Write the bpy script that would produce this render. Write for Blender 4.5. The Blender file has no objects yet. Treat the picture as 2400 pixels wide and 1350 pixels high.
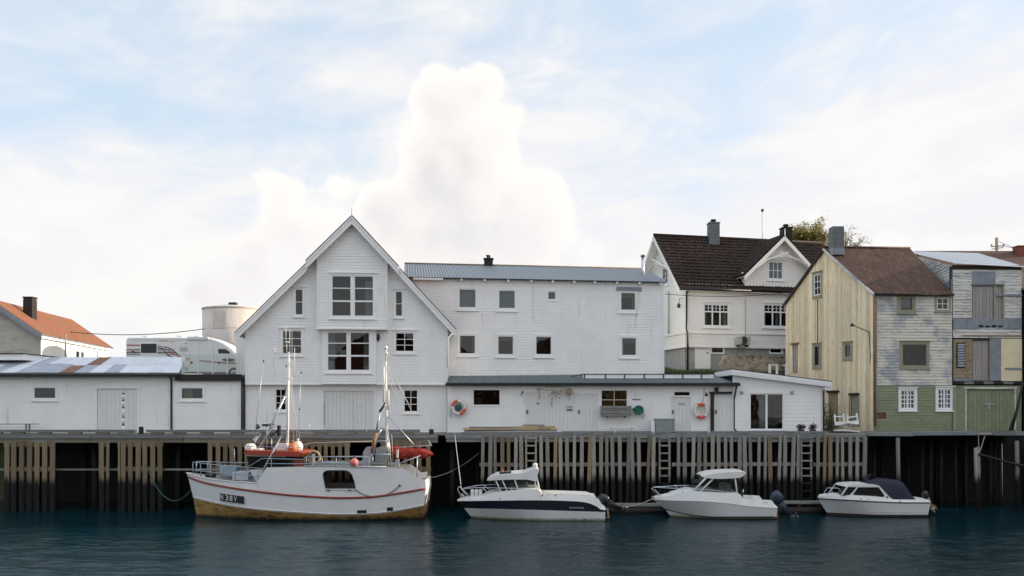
import bpy, math, random
from mathutils import Vector, noise
random.seed(11)
R = math.radians
sc = bpy.context.scene

# ------------------------------------------------------------------ camera
F, H0, CX, CZ = 2000.0, 950.0, 1200.0, 5.2       # focal length in photo pixels, horizon row, centre column, eye height (water = 0)
cam_d = bpy.data.cameras.new('camera'); cam = bpy.data.objects.new('camera', cam_d)
sc.collection.objects.link(cam); sc.camera = cam
cam_d.sensor_fit = 'HORIZONTAL'; cam_d.sensor_width = 36.0; cam_d.lens = 36.0 * F / 2400.0
cam_d.shift_y = (H0 - 675.0) / 2400.0
cam.location = (0, 0, CZ); cam.rotation_euler = (R(90), 0, 0); cam_d.clip_start = 0.1; cam_d.clip_end = 4000

# ------------------------------------------------------------------ sky and sun
SUN_EL, SUN_AZ = 16.0, 79.0                       # degrees; azimuth clockwise from +Y (straight ahead)
SKY_STRENGTH = 0.10
world = bpy.data.worlds.new('World'); sc.world = world; world.use_nodes = True
NT = world.node_tree; NT.nodes.clear()
def nd(t, **k):
    n = NT.nodes.new(t)
    for a, b in k.items(): setattr(n, a, b)
    return n
def lk(a, b): NT.links.new(a, b)
def mth(op, a, b=None, c=None, clamp=False):
    n = nd('ShaderNodeMath', operation=op); n.use_clamp = clamp
    for i, x in enumerate((a, b, c)):
        if x is None: continue
        if isinstance(x, (int, float)): n.inputs[i].default_value = x
        else: lk(x, n.inputs[i])
    return n.outputs[0]
def sstep(x, lo, hi):
    n = nd('ShaderNodeMapRange', interpolation_type='SMOOTHSTEP')
    lk(x, n.inputs[0]); n.inputs[1].default_value = lo; n.inputs[2].default_value = hi
    return n.outputs[0]
def nz(vec, scale, detail=6, rough=.55, dist=0.0):
    n = nd('ShaderNodeTexNoise', noise_dimensions='2D'); n.inputs['Scale'].default_value = scale; n.inputs['Detail'].default_value = detail
    n.inputs['Roughness'].default_value = rough; n.inputs['Distortion'].default_value = dist
    lk(vec, n.inputs['Vector']); return n.outputs['Fac']
def comb(x, y, z=0.0):
    n = nd('ShaderNodeCombineXYZ')
    for i, q in enumerate((x, y, z)):
        if isinstance(q, (int, float)): n.inputs[i].default_value = q
        else: lk(q, n.inputs[i])
    return n.outputs[0]
def mixc(f, a, b):
    n = nd('ShaderNodeMix', data_type='RGBA')
    if isinstance(f, (int, float)): n.inputs[0].default_value = f
    else: lk(f, n.inputs[0])
    for i, q in ((6, a), (7, b)):
        if isinstance(q, tuple): n.inputs[i].default_value = (*q, 1)
        else: lk(q, n.inputs[i])
    return n.outputs[2]
tc = nd('ShaderNodeTexCoord'); sx = nd('ShaderNodeSeparateXYZ'); lk(tc.outputs['Generated'], sx.inputs[0])
az = mth('ARCTAN2', sx.outputs[0], sx.outputs[1]); el = mth('ARCSINE', sx.outputs[2])
sky = nd('ShaderNodeTexSky'); sky.sky_type = 'NISHITA'; sky.sun_disc = False
sky.sun_elevation = R(SUN_EL); sky.sun_rotation = R(SUN_AZ); sky.altitude = 10; sky.air_density = 1.0; sky.dust_density = 1.2; sky.ozone_density = 1.2
G = 1.0 / SKY_STRENGTH
def gc(c, k=1.0): return tuple(q * k * G for q in c)
# high veil of cloud: thick low down and towards the sun, torn open to blue higher up and on the left
shear = mth('ADD', el, mth('MULTIPLY', az, -0.10))
n1 = nz(comb(mth('MULTIPLY', az, 1.6), mth('MULTIPLY', shear, 3.6), 3.7), 2.1, 8, .55, .5)
n2 = nz(comb(mth('MULTIPLY', az, 3.0), mth('MULTIPLY', shear, 9.0), 9.1), 2.0, 7, .58, .35)
elc = mth('MINIMUM', el, .46)
sunward = mth('MULTIPLY', mth('SINE', mth('MAXIMUM', mth('MINIMUM', az, 1.57), -1.57)), .20)
cov = mth('ADD', mth('ADD', mth('ADD', mth('MULTIPLY', n1, .95), mth('MULTIPLY', n2, .42)), mth('MULTIPLY', elc, -.95)), sunward)
low = sstep(el, .34, .10)
veil = sstep(mth('ADD', cov, mth('MULTIPLY', low, .22)), .10, .54)
veil_lit = mth('MINIMUM', mth('ADD', sstep(mth('ADD', mth('MULTIPLY', n2, .8), mth('MULTIPLY', n1, .3)), .42, .72), mth('MULTIPLY', low, .45)), 1.0)
# low cumulus banks with one tall tower ahead
cp = comb(az, mth('MULTIPLY', el, 1.1), 1.3)
def cells(vec, scale, rnd=1.0):
    n = nd('ShaderNodeTexVoronoi', feature='F1', voronoi_dimensions='2D'); n.inputs['Scale'].default_value = scale; n.inputs['Randomness'].default_value = rnd
    lk(vec, n.inputs['Vector']); return n.outputs['Distance']
def warp(vec, scale, amt):
    n = nd('ShaderNodeTexNoise', noise_dimensions='2D'); n.inputs['Scale'].default_value = scale; n.inputs['Detail'].default_value = 4; lk(vec, n.inputs['Vector'])
    v = nd('ShaderNodeVectorMath', operation='MULTIPLY_ADD'); lk(n.outputs['Color'], v.inputs[0]); v.inputs[1].default_value = (amt, amt, 0); lk(vec, v.inputs[2]); return v.outputs[0]
def billow(vec):
    w = warp(vec, 9, .05)
    return mth('ADD', mth('ADD', mth('MULTIPLY', cells(w, 8), .120), mth('MULTIPLY', cells(w, 19), .070)), mth('MULTIPLY', nz(vec, 45, 5, .6), .045))
def blob(px, py, r, ry=None):                                   # a billow of cloud: where it stands (given by its place ahead of the harbour) and its size
    a0, e0 = math.atan2(px-CX, F), math.atan2(H0-py, F); k = r/F; q = (ry or r)/F
    dx = mth('DIVIDE', mth('SUBTRACT', az, a0), k); dy = mth('DIVIDE', mth('SUBTRACT', el, e0), q)
    return mth('MULTIPLY', mth('SUBTRACT', 1.0, mth('SQRT', mth('ADD', mth('MULTIPLY', dx, dx), mth('MULTIPLY', dy, dy)))), min(k, q))
base = mth('SUBTRACT', mth('MULTIPLY', sstep(nz(comb(az, 0.0, 4.4), 2.1, 2, .5), .3, .75), .13), mth('ADD', el, .03))
fld = base
for bl in ((1112, 225, 95), (1045, 285, 130), (1165, 330, 115), (1060, 420, 215), (1180, 440, 100), (900, 500, 150), (800, 560, 120), (1120, 600, 260), (700, 590, 150), (600, 640, 140), (470, 700, 170, 110), (1400, 640, 260, 120), (1800, 640, 420, 110)):
    fld = mth('SMOOTH_MAX', fld, blob(*bl), .02)
hgt = mth('SUBTRACT', mth('ADD', fld, .042), mth('MULTIPLY', billow(cp), .50))
soft = sstep(el, .06, .25)                                     # crisp at the tops, melting into haze lower down
bank = mth('MULTIPLY', sstep(mth('DIVIDE', hgt, mth('ADD', .075, mth('MULTIPLY', soft, -.060))), -.10, 1.0), mth('ADD', .50, mth('MULTIPLY', soft, .42)))
cp2 = comb(mth('ADD', az, .022), mth('MULTIPLY', mth('ADD', el, .016), 1.1), 1.3)
relief = mth('SUBTRACT', billow(cp2), billow(cp))                # billows turned to the sun are bright
lit = sstep(relief, -.04, .045)
deep = sstep(hgt, .006, .085)
left = sstep(az, R(1), R(-12))
shade_f = mth('MULTIPLY', mth('SUBTRACT', 1.0, mth('MULTIPLY', lit, .55)), mth('ADD', mth('MULTIPLY', deep, .55), mth('MULTIPLY', mth('MULTIPLY', deep, left), .55)))
cum_col = mixc(shade_f, gc((.535, .520, .502)), gc((.385, .374, .383)))
veil_col = mixc(veil_lit, gc((.462, .458, .478)), gc((.512, .497, .484)))
hor = sstep(el, .20, -.02)                                     # towards the horizon the air is whiter
skyc = nd('ShaderNodeMix', data_type='RGBA', blend_type='MULTIPLY'); skyc.inputs[0].default_value = 1.0
lk(sky.outputs[0], skyc.inputs[6]); skyc.inputs[7].default_value = (1.2, 1.2, 1.2, 1)
blue = mixc(mth('ADD', .68, mth('MULTIPLY', hor, .30)), skyc.outputs[2], gc((.395, .46, .525)))
c = mixc(mth('MULTIPLY', veil, .93), blue, veil_col)
c = mixc(bank, c, cum_col)
world.cycles.sampling_method = 'MANUAL'; world.cycles.sample_map_resolution = 512
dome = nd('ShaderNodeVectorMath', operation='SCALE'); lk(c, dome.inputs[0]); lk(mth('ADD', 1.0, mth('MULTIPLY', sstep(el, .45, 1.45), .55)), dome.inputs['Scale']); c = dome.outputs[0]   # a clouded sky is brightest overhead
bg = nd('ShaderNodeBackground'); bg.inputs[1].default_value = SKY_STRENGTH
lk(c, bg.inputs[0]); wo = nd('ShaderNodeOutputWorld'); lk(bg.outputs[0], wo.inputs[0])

sun_d = bpy.data.lights.new('sun', 'SUN'); sun_d.energy = 3.2; sun_d.angle = R(.6); sun_d.color = (1.0, .86, .68)
sun = bpy.data.objects.new('sun', sun_d); sc.collection.objects.link(sun)
sdir = Vector((math.cos(R(SUN_EL)) * math.sin(R(SUN_AZ)), math.cos(R(SUN_EL)) * math.cos(R(SUN_AZ)), math.sin(R(SUN_EL))))
sun.rotation_euler = sdir.to_track_quat('Z', 'Y').to_euler(); sun.location = (60, 30, 60)

sc.view_settings.view_transform = 'Standard'; sc.view_settings.look = 'None'
sc.view_settings.exposure = 0.97; sc.view_settings.gamma = 1.0; sc.view_settings.use_curve_mapping = False
sc.cycles.use_denoising = True; sc.cycles.max_bounces = 6; sc.cycles.diffuse_bounces = 3; sc.cycles.glossy_bounces = 3
sc.cycles.transparent_max_bounces = 12; sc.cycles.transmission_bounces = 4
sc.cycles.caustics_reflective = False; sc.cycles.caustics_refractive = False

# ------------------------------------------------------------------ materials
M = {}
def mk(name, col, rough=.6, var=.12, scale=2.0, stretch=(1, 1, 1), layers=(), bump=0.0, bscale=30.0, bstretch=None, metal=0.0, spec=.4, per=0.0, tide=None, grain=.09, cont=False):
    """Principled paint/wood/metal: base colour with soft variation, then layers of (colour, amount, scale, stretch, softness) of dirt or wear."""
    m = bpy.data.materials.new(name); m.use_nodes = True; M[name] = m
    t = m.node_tree; n = t.nodes; L = t.links.new; b = n['Principled BSDF']
    b.inputs['Roughness'].default_value = rough; b.inputs['Metallic'].default_value = metal
    b.inputs['Specular IOR Level'].default_value = spec
    g = n.new('ShaderNodeNewGeometry'); info = n.new('ShaderNodeObjectInfo')
    off = n.new('ShaderNodeVectorMath'); off.operation = 'MULTIPLY_ADD'
    cv = n.new('ShaderNodeCombineXYZ'); L(info.outputs['Random'], cv.inputs[0]); L(info.outputs['Random'], cv.inputs[1]); L(info.outputs['Random'], cv.inputs[2])
    L(cv.outputs[0], off.inputs[0]); off.inputs[1].default_value = (57, 91, 73) if per and not cont else (0, 0, 0); L(g.outputs['Position'], off.inputs[2])
    def nt(sc_, st, det=5, ro=.6):
        mp = n.new('ShaderNodeMapping'); mp.inputs['Scale'].default_value = st; L(off.outputs[0], mp.inputs[0])
        x = n.new('ShaderNodeTexNoise'); x.inputs['Scale'].default_value = sc_; x.inputs['Detail'].default_value = det; x.inputs['Roughness'].default_value = ro
        L(mp.outputs[0], x.inputs['Vector']); return x.outputs['Fac']
    def mx(f, a, b2):
        x = n.new('ShaderNodeMix'); x.data_type = 'RGBA'
        L(f, x.inputs[0])
        for i, q in ((6, a), (7, b2)):
            if isinstance(q, tuple): x.inputs[i].default_value = (*q, 1)
            else: L(q, x.inputs[i])
        return x.outputs[2]
    def ss(f, lo, hi):
        x = n.new('ShaderNodeMapRange'); x.interpolation_type = 'SMOOTHSTEP'; L(f, x.inputs[0]); x.inputs[1].default_value = lo; x.inputs[2].default_value = hi; return x.outputs[0]
    c_ = mx(ss(nt(scale, stretch), .3, .7), tuple(q * (1 - var) for q in col), tuple(min(.95, q * (1 + var)) for q in col))
    for (lc, amt, ls, lst, soft) in layers:
        c_ = mx(ss(nt(ls, lst, 6, .65), 1 - amt - soft, 1 - amt + soft), c_, lc)
    if grain:                                      # fine unevenness of paint, wood or metal
        gm = n.new('ShaderNodeMapRange'); L(nt(16.0, (1, 1, 1.6), 4, .75), gm.inputs[0]); gm.inputs[1].default_value = .25; gm.inputs[2].default_value = .75; gm.inputs[3].default_value = 1 - grain; gm.inputs[4].default_value = 1 + grain
        hg = n.new('ShaderNodeHueSaturation'); L(gm.outputs[0], hg.inputs['Value']); L(c_, hg.inputs['Color']); c_ = hg.outputs[0]
    if per:
        pm = n.new('ShaderNodeMapRange'); L(info.outputs['Random'], pm.inputs[0]); pm.inputs[3].default_value = 1 - per; pm.inputs[4].default_value = 1 + per
        hs = n.new('ShaderNodeHueSaturation'); L(pm.outputs[0], hs.inputs['Value']); L(c_, hs.inputs['Color']); c_ = hs.outputs[0]
    if tide:                                       # weed and wet below the tide line
        tz, tsoft, tcol = tide
        s = n.new('ShaderNodeSeparateXYZ'); L(g.outputs['Position'], s.inputs[0])
        a = n.new('ShaderNodeMath'); a.operation = 'MULTIPLY_ADD'; L(nt(1.4, (3, 3, .5)), a.inputs[0]); a.inputs[1].default_value = -tsoft * 2.2; L(s.outputs[2], a.inputs[2])
        f = ss(a.outputs[0], tz + .1 - tsoft * 1.1, tz - tsoft - tsoft * 1.1)
        c_ = mx(f, c_, tcol)
    L(c_, b.inputs['Base Color'])
    if bump:
        bp = n.new('ShaderNodeBump'); bp.inputs['Strength'].default_value = bump; bp.inputs['Distance'].default_value = .02
        L(nt(bscale, bstretch or stretch), bp.inputs['Height']); L(bp.outputs[0], b.inputs['Normal'])
    return m
HZ, VT = (.25, .25, 6), (6, 6, .25)
mk('white_paint', (.92, .915, .90), .55, .035, .8, layers=[((.60, .58, .54), .31, 1.1, (2.5, 2.5, .35), .11), ((.52, .50, .46), .24, 1.6, (1, 1, 1), .08), ((.62, .55, .45), .23, 2.4, (5, 5, .22), .05)], bump=.06, bscale=25, bstretch=(1, 1, 6))
mk('white_trim', (.91, .905, .895), .5, .03, 2)
mk('warm_white', (.93, .90, .85), .55, .03, .8, layers=[((.78, .73, .66), .30, 1.0, (2.5, 2.5, .35), .10)], bump=.08, bscale=25)
mk('door_white', (.80, .80, .78), .5, .03, 2, layers=[((.5, .49, .45), .3, 1.5, (5, 5, .3), .08)])
mk('old_white', (.72, .70, .65), .8, .10, 2, HZ, layers=[((.27, .29, .31), .42, 3.2, (.45, .45, 6), .05), ((.40, .35, .28), .36, .8, (1, 1, 1.6), .12)], bump=.4, bscale=18, bstretch=HZ, per=.06, cont=True)
mk('old_cream', (.74, .70, .61), .8, .10, 2, HZ, layers=[((.37, .395, .425), .46, .9, (1, 1, 1.2), .10), ((.30, .32, .34), .38, 3.6, (.7, .7, 4.5), .06), ((.74, .70, .60), .36, 4.1, (.35, .35, 7), .04)], bump=.4, bscale=18, bstretch=HZ, per=.05, cont=True)
mk('yellow_board', (.91, .71, .43), .75, .08, 3, VT, layers=[((.93, .82, .63), .5, 5, (7, 7, .2), .06), ((.50, .37, .20), .40, 5, (9, 9, .35), .05), ((.25, .22, .15), .27, 1.2, (2, 2, .8), .08)], bump=.3, bscale=20, bstretch=VT, per=.16)
mk('green_paint', (.25, .285, .175), .65, .08, 1.5, layers=[((.13, .15, .10), .34, 1.3, (2, 2, .5), .10), ((.30, .33, .24), .30, 9, (.3, .3, 4), .05)], bump=.2, bscale=18, bstretch=HZ, per=.05)
mk('green_trim', (.31, .305, .215), .6, .1, 4, layers=[((.42, .39, .29), .40, 8, (1, 1, 1), .05)])
mk('old_grey', (.55, .52, .47), .8, .08, 2, HZ, layers=[((.30, .285, .26), .36, 1.2, (1, 1, 2), .12)], bump=.2)
mk('grey_board', (.26, .29, .33), .8, .12, 2, layers=[((.34, .35, .36), .4, 5, (3, 3, .5), .08)], bump=.2)
mk('grey_door', (.34, .325, .31), .8, .15, 2, VT, layers=[((.40, .33, .28), .40, 1.6, (3, 3, .5), .10), ((.12, .12, .12), .34, 4, (5, 5, .4), .05)], bump=.2, per=.08)
mk('brown_board', (.36, .27, .17), .8, .15, 3, HZ, layers=[((.20, .17, .13), .4, 4, (.5, .5, 4), .06)], bump=.3, per=.1)
mk('cream_panel', (.84, .73, .48), .7, .05, 2, layers=[((.5, .42, .27), .30, 2, (3, 3, .4), .08)])
mk('rust_roof', (.23, .105, .056), .7, .15, 3, layers=[((.30, .09, .035), .45, 1.5, (1, 1, 1), .10), ((.36, .19, .10), .32, 4, (1, 1, 1), .06)], bump=.2)
mk('brown_roof', (.085, .045, .032), .8, .2, 3, layers=[((.15, .078, .05), .45, 2.2, (3, .6, .6), .10), ((.045, .03, .027), .4, 5, (2, 2, 2), .06)], bump=.3)
mk('tile', (.050, .034, .027), .75, .3, 5, layers=[((.090, .055, .040), .38, 7, (1, 1, 1), .08), ((.03, .026, .024), .4, 3, (1, 1, 1), .08)], bump=.2, spec=.15)
mk('wing_roof', (.135, .162, .188), .5, .14, 6, (1.4, 1.4, 1.4), layers=[((.19, .23, .275), .35, 3, (4, .5, .5), .08)], spec=.6)
mk('leanto_roof', (.075, .11, .125), .5, .18, 5, layers=[((.14, .17, .17), .35, 3, (4, .6, .6), .08)], spec=.5)
mk('silver_roof', (.38, .41, .44), .40, .1, 4, layers=[((.22, .24, .27), .40, 1.5, (3, .8, .8), .06)], metal=.25, spec=.5)
mk('sheet_white', (.62, .65, .70), .4, .06, 4, layers=[((.42, .44, .48), .32, 2, (4, .6, .6), .06)], spec=.6, per=.06)
mk('sheet_grey', (.33, .37, .43), .4, .1, 4, layers=[((.22, .25, .30), .4, 2, (4, .6, .6), .06)], spec=.6, per=.08)
mk('sheet_rust', (.24, .13, .085), .8, .2, 4, layers=[((.22, .10, .06), .4, 3, (3, .7, .7), .08)], per=.1)
mk('black_paint', (.012, .013, .015), .45, .2, 4, spec=.4)
mk('dark_metal', (.035, .037, .04), .45, .2, 5)
mk('galv', (.42, .45, .48), .4, .12, 8, metal=.55, spec=.5)
mk('alu', (.62, .64, .66), .35, .08, 8, metal=.6)
mk('blue_rail', (.33, .42, .48), .45, .1, 5, metal=.2)
mk('chimney_grey', (.16, .17, .18), .8, .15, 6, bump=.4, bscale=20)
mk('chimney_black', (.028, .024, .024), .8, .2, 6, bump=.4, bscale=20)
mk('brick_red', (.22, .075, .045), .85, .2, 9, bump=.4, bscale=22)
mk('concrete', (.38, .38, .37), .85, .10, 1.5, layers=[((.26, .26, .25), .4, 2.5, (1, 1, 1), .1)], bump=.3, bscale=14)
mk('ruin', (.42, .37, .29), .9, .2, 2, layers=[((.20, .15, .10), .42, 3, (1, 1, 2), .06), ((.10, .11, .06), .34, 2, (1, 1, 1), .06)], bump=.7, bscale=8)
mk('tank', (.66, .60, .55), .6, .06, 1.2, layers=[((.45, .36, .29), .34, 1.5, (4, 4, .3), .08), ((.40, .24, .15), .24, 4, (3, 3, .5), .03)], bump=.1)
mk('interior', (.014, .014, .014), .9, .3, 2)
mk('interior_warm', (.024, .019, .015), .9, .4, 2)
mk('curtain', (.62, .61, .58), .8, .06, 3)
mk('blind', (.66, .73, .84), .6, .03, 2)
mk('cardboard', (.50, .36, .20), .8, .08, 3)
WEED = (.0085, .0100, .0070)
mk('quay_grey', (.26, .243, .215), .85, .12, 4, VT, layers=[((.34, .325, .295), .38, 6, (8, 8, .3), .06), ((.10, .095, .085), .38, 4, (9, 9, .5), .05), ((.24, .20, .12), .36, 1.5, (1, 1, .6), .08)], bump=.5, bscale=22, bstretch=VT, per=.30, tide=(1.80, .40, WEED))
mk('quay_brown', (.235, .178, .108), .85, .15, 4, VT, layers=[((.33, .29, .21), .38, 6, (8, 8, .3), .06), ((.10, .085, .06), .38, 4, (9, 9, .5), .05)], bump=.5, bscale=22, bstretch=VT, per=.22, tide=(1.70, .40, WEED))
mk('beam_grey', (.215, .225, .225), .85, .15, 3, (.3, 4, 6), layers=[((.33, .36, .37), .38, 5, (.3, 6, 8), .06), ((.09, .09, .085), .36, 3, (.4, 5, 5), .06)], bump=.4, per=.12)
mk('beam_brown', (.20, .175, .125), .85, .15, 3, (.3, 4, 6), layers=[((.25, .26, .24), .42, 1.2, (.5, 2, 3), .08), ((.085, .07, .05), .36, 3, (.4, 5, 5), .06)], bump=.4, per=.12)
mk('wet_shade_dark', (.009, .0085, .007), .7, .5, 3, (2, 2, .4), bump=.4, bscale=8)  # wet wood, darkened further: the under-deck shade is put into the colour
mk('tarred', (.035, .026, .02), .8, .3, 4, VT, bump=.3)
mk('deck_wood', (.17, .165, .15), .85, .2, 3, (5, .3, 1), bump=.3)
mk('plank_new', (.50, .36, .20), .75, .12, 4, (.4, 5, 5), per=.18, layers=[((.30, .27, .23), .42, 2.5, (.4, 4, 4), .06)])
mk('plank_old', (.22, .215, .20), .85, .15, 4, (.4, 5, 5), per=.2)
mk('soil', (.07, .06, .04), .95, .3, 1.2, layers=[((.05, .07, .025), .5, 2, (1, 1, 1), .08)], bump=.6, bscale=6)
mk('grass', (.045, .068, .020), .8, .4, 2, layers=[((.12, .10, .045), .38, 3, (1, 1, 1), .06)], per=0)
mk('leaf', (.16, .145, .04), .6, .4, 3, layers=[((.16, .13, .04), .4, 3, (1, 1, 1), .06)])
mk('bark', (.07, .055, .042), .9, .2, 5, VT, bump=.4)
mk('plant_dark', (.022, .012, .012), .9, .4, 8)
# boats
mk('hull_white', (.82, .81, .80), .36, .03, 1.2, layers=[((.66, .63, .57), .30, 1.2, (1.2, 1, 2), .10), ((.48, .36, .25), .23, 2.2, (3.5, 3.5, .25), .05), ((.55, .53, .48), .27, 5, (.5, 1, 3), .06)], spec=.5, grain=.05)
mk('gelcoat', (.80, .785, .76), .30, .03, 1.5, layers=[((.64, .60, .52), .30, 1.5, (1, 1, 1.5), .10), ((.50, .46, .38), .25, 3, (4, 4, .3), .06)], spec=.5, grain=.04, tide=(.07, .06, (.20, .19, .10)))
mk('antifoul', (.40, .235, .075), .7, .25, 2, (1, 1, 2.5), layers=[((.13, .085, .035), .42, 2.5, (.8, 1, 3), .08), ((.36, .25, .11), .36, 5, (.6, 1, 3), .06), ((.05, .045, .02), .30, 1.6, (.6, 1, 1.5), .08)], bump=.2, tide=(.16, .14, (.022, .02, .012)))
mk('rail_red', (.30, .055, .03), .55, .12, 5)
mk('roof_red', (.37, .055, .03), .5, .10, 4, layers=[((.25, .03, .02), .32, 4, (1, 1, 1), .06)])
mk('navy', (.012, .016, .026), .25, .1, 3, spec=.5)
mk('black_rub', (.012, .012, .013), .5, .1, 4)
mk('cover_blue', (.010, .014, .034), .75, .2, 3, bump=.5, bscale=5)
mk('engine_blue', (.03, .045, .075), .3, .12, 5, spec=.5)
mk('engine_black', (.014, .016, .02), .35, .15, 5, spec=.5)
mk('orange', (.58, .18, .065), .45, .08, 5)
mk('buoy_pink', (.72, .19, .18), .5, .08, 5)
mk('ring_red', (.72, .115, .055), .55, .08, 6)
mk('net_red', (.33, .036, .024), .9, .3, 14, bump=.8, bscale=40)
mk('rope_white', (.62, .60, .54), .9, .1, 9)
mk('rope_green', (.05, .12, .11), .9, .1, 9)
mk('rope_grey', (.12, .13, .13), .9, .1, 9)
mk('mast_white', (.80, .77, .73), .45, .05, 6)
mk('rust_pipe', (.30, .14, .07), .7, .25, 7)
mk('hose_green', (.015, .14, .085), .5, .1, 6)
mk('red_paint', (.46, .035, .022), .5, .06, 5)
mk('rubber', (.015, .015, .016), .7, .1, 5)
mk('stripe_dark', (.035, .037, .042), .5, .1, 5)
mk('van_white', (.78, .77, .75), .35, .02, 3, spec=.5)
mk('beige_vent', (.50, .49, .44), .7, .05, 5)
mk('terracotta_house', (.15, .052, .038), .75, .12, 2, HZ, per=.05)
mk('ochre_house', (.50, .33, .10), .75, .1, 2, HZ)
mk('rock', (.20, .19, .17), .9, .25, .8, bump=.8, bscale=3)
mk('lamp_cream', (.80, .77, .66), .4, .03, 4)

def leafy():
    m = M['leaf']; t = m.node_tree; n = t.nodes; L = t.links.new; b = n['Principled BSDF']; o = [x for x in n if x.type == 'OUTPUT_MATERIAL'][0]
    tr = n.new('ShaderNodeBsdfTranslucent'); tr.inputs[0].default_value = (.42, .37, .09, 1); mx = n.new('ShaderNodeMixShader'); mx.inputs[0].default_value = .5
    L(b.outputs[0], mx.inputs[1]); L(tr.outputs[0], mx.inputs[2]); L(mx.outputs[0], o.inputs[0])
leafy()
def mk_glass(name, tint, refl=.07, wob=.12, rough=.01):
    m = bpy.data.materials.new(name); m.use_nodes = True; M[name] = m
    t = m.node_tree; n = t.nodes; L = t.links.new; n.clear()
    o = n.new('ShaderNodeOutputMaterial'); mix = n.new('ShaderNodeMixShader'); tr = n.new('ShaderNodeBsdfTransparent'); gl = n.new('ShaderNodeBsdfGlossy')
    tr.inputs[0].default_value = (*tint, 1); gl.inputs['Roughness'].default_value = rough
    g = n.new('ShaderNodeNewGeometry'); d = n.new('ShaderNodeVectorMath'); d.operation = 'DOT_PRODUCT'
    L(g.outputs['Incoming'], d.inputs[0]); L(g.outputs['Normal'], d.inputs[1])
    def mt(op, a, b=None):
        x = n.new('ShaderNodeMath'); x.operation = op
        for i, q in enumerate((a, b)):
            if q is None: continue
            if isinstance(q, (int, float)): x.inputs[i].default_value = q
            else: L(q, x.inputs[i])
        return x.outputs[0]
    f = mt('ADD', mt('MULTIPLY', mt('POWER', mt('SUBTRACT', 1.0, mt('ABSOLUTE', d.outputs['Value'])), 5.0), 1 - refl), refl)
    ns = n.new('ShaderNodeTexNoise'); ns.inputs['Scale'].default_value = 1.3; ns.inputs['Detail'].default_value = 1; L(g.outputs['Position'], ns.inputs['Vector'])
    bp = n.new('ShaderNodeBump'); bp.inputs['Strength'].default_value = wob; bp.inputs['Distance'].default_value = .05; L(ns.outputs['Fac'], bp.inputs['Height']); L(bp.outputs[0], gl.inputs['Normal'])
    L(f, mix.inputs[0]); L(tr.outputs[0], mix.inputs[1]); L(gl.outputs[0], mix.inputs[2]); L(mix.outputs[0], o.inputs[0])
mk_glass('glass', (.60, .64, .64), .052, .10)
mk_glass('glass_dark', (.40, .43, .43), .045, .15)
mk_glass('glass_clear', (.86, .90, .89), .045, .05)

# ------------------------------------------------------------------ mesh helpers
def V(*a): return Vector(a)
def P(px, py, Y): return Vector(((px - CX) * Y / F, Y, CZ - (py - H0) * Y / F))    # the point at depth Y seen at that place of the photograph
def zc(pts):
    """Smooth curve through (x, y) points, as a function of x."""
    xs = [p[0] for p in pts]; ys = [p[1] for p in pts]
    def f(x):
        if x <= xs[0]: return ys[0]
        if x >= xs[-1]: return ys[-1]
        i = max(j for j in range(len(xs) - 1) if xs[j] <= x); h = xs[i + 1] - xs[i]; t = (x - xs[i]) / h
        def sl(j):
            if j <= 0: return (ys[1] - ys[0]) / (xs[1] - xs[0])
            if j >= len(xs) - 1: return (ys[-1] - ys[-2]) / (xs[-1] - xs[-2])
            a = (ys[j] - ys[j - 1]) / (xs[j] - xs[j - 1]); b = (ys[j + 1] - ys[j]) / (xs[j + 1] - xs[j])
            return 0.0 if a * b <= 0 else 2 * a * b / (a + b)
        m0, m1 = sl(i) * h, sl(i + 1) * h
        return (2*t**3 - 3*t*t + 1) * ys[i] + (t**3 - 2*t*t + t) * m0 + (3*t*t - 2*t**3) * ys[i + 1] + (t**3 - t*t) * m1
    return f
def lin(pts):
    def f(x):
        if x <= pts[0][0]: return pts[0][1]
        for a, b in zip(pts, pts[1:]):
            if x <= b[0]: return a[1] + (b[1] - a[1]) * (x - a[0]) / (b[0] - a[0])
        return pts[-1][1]
    return f
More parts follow.
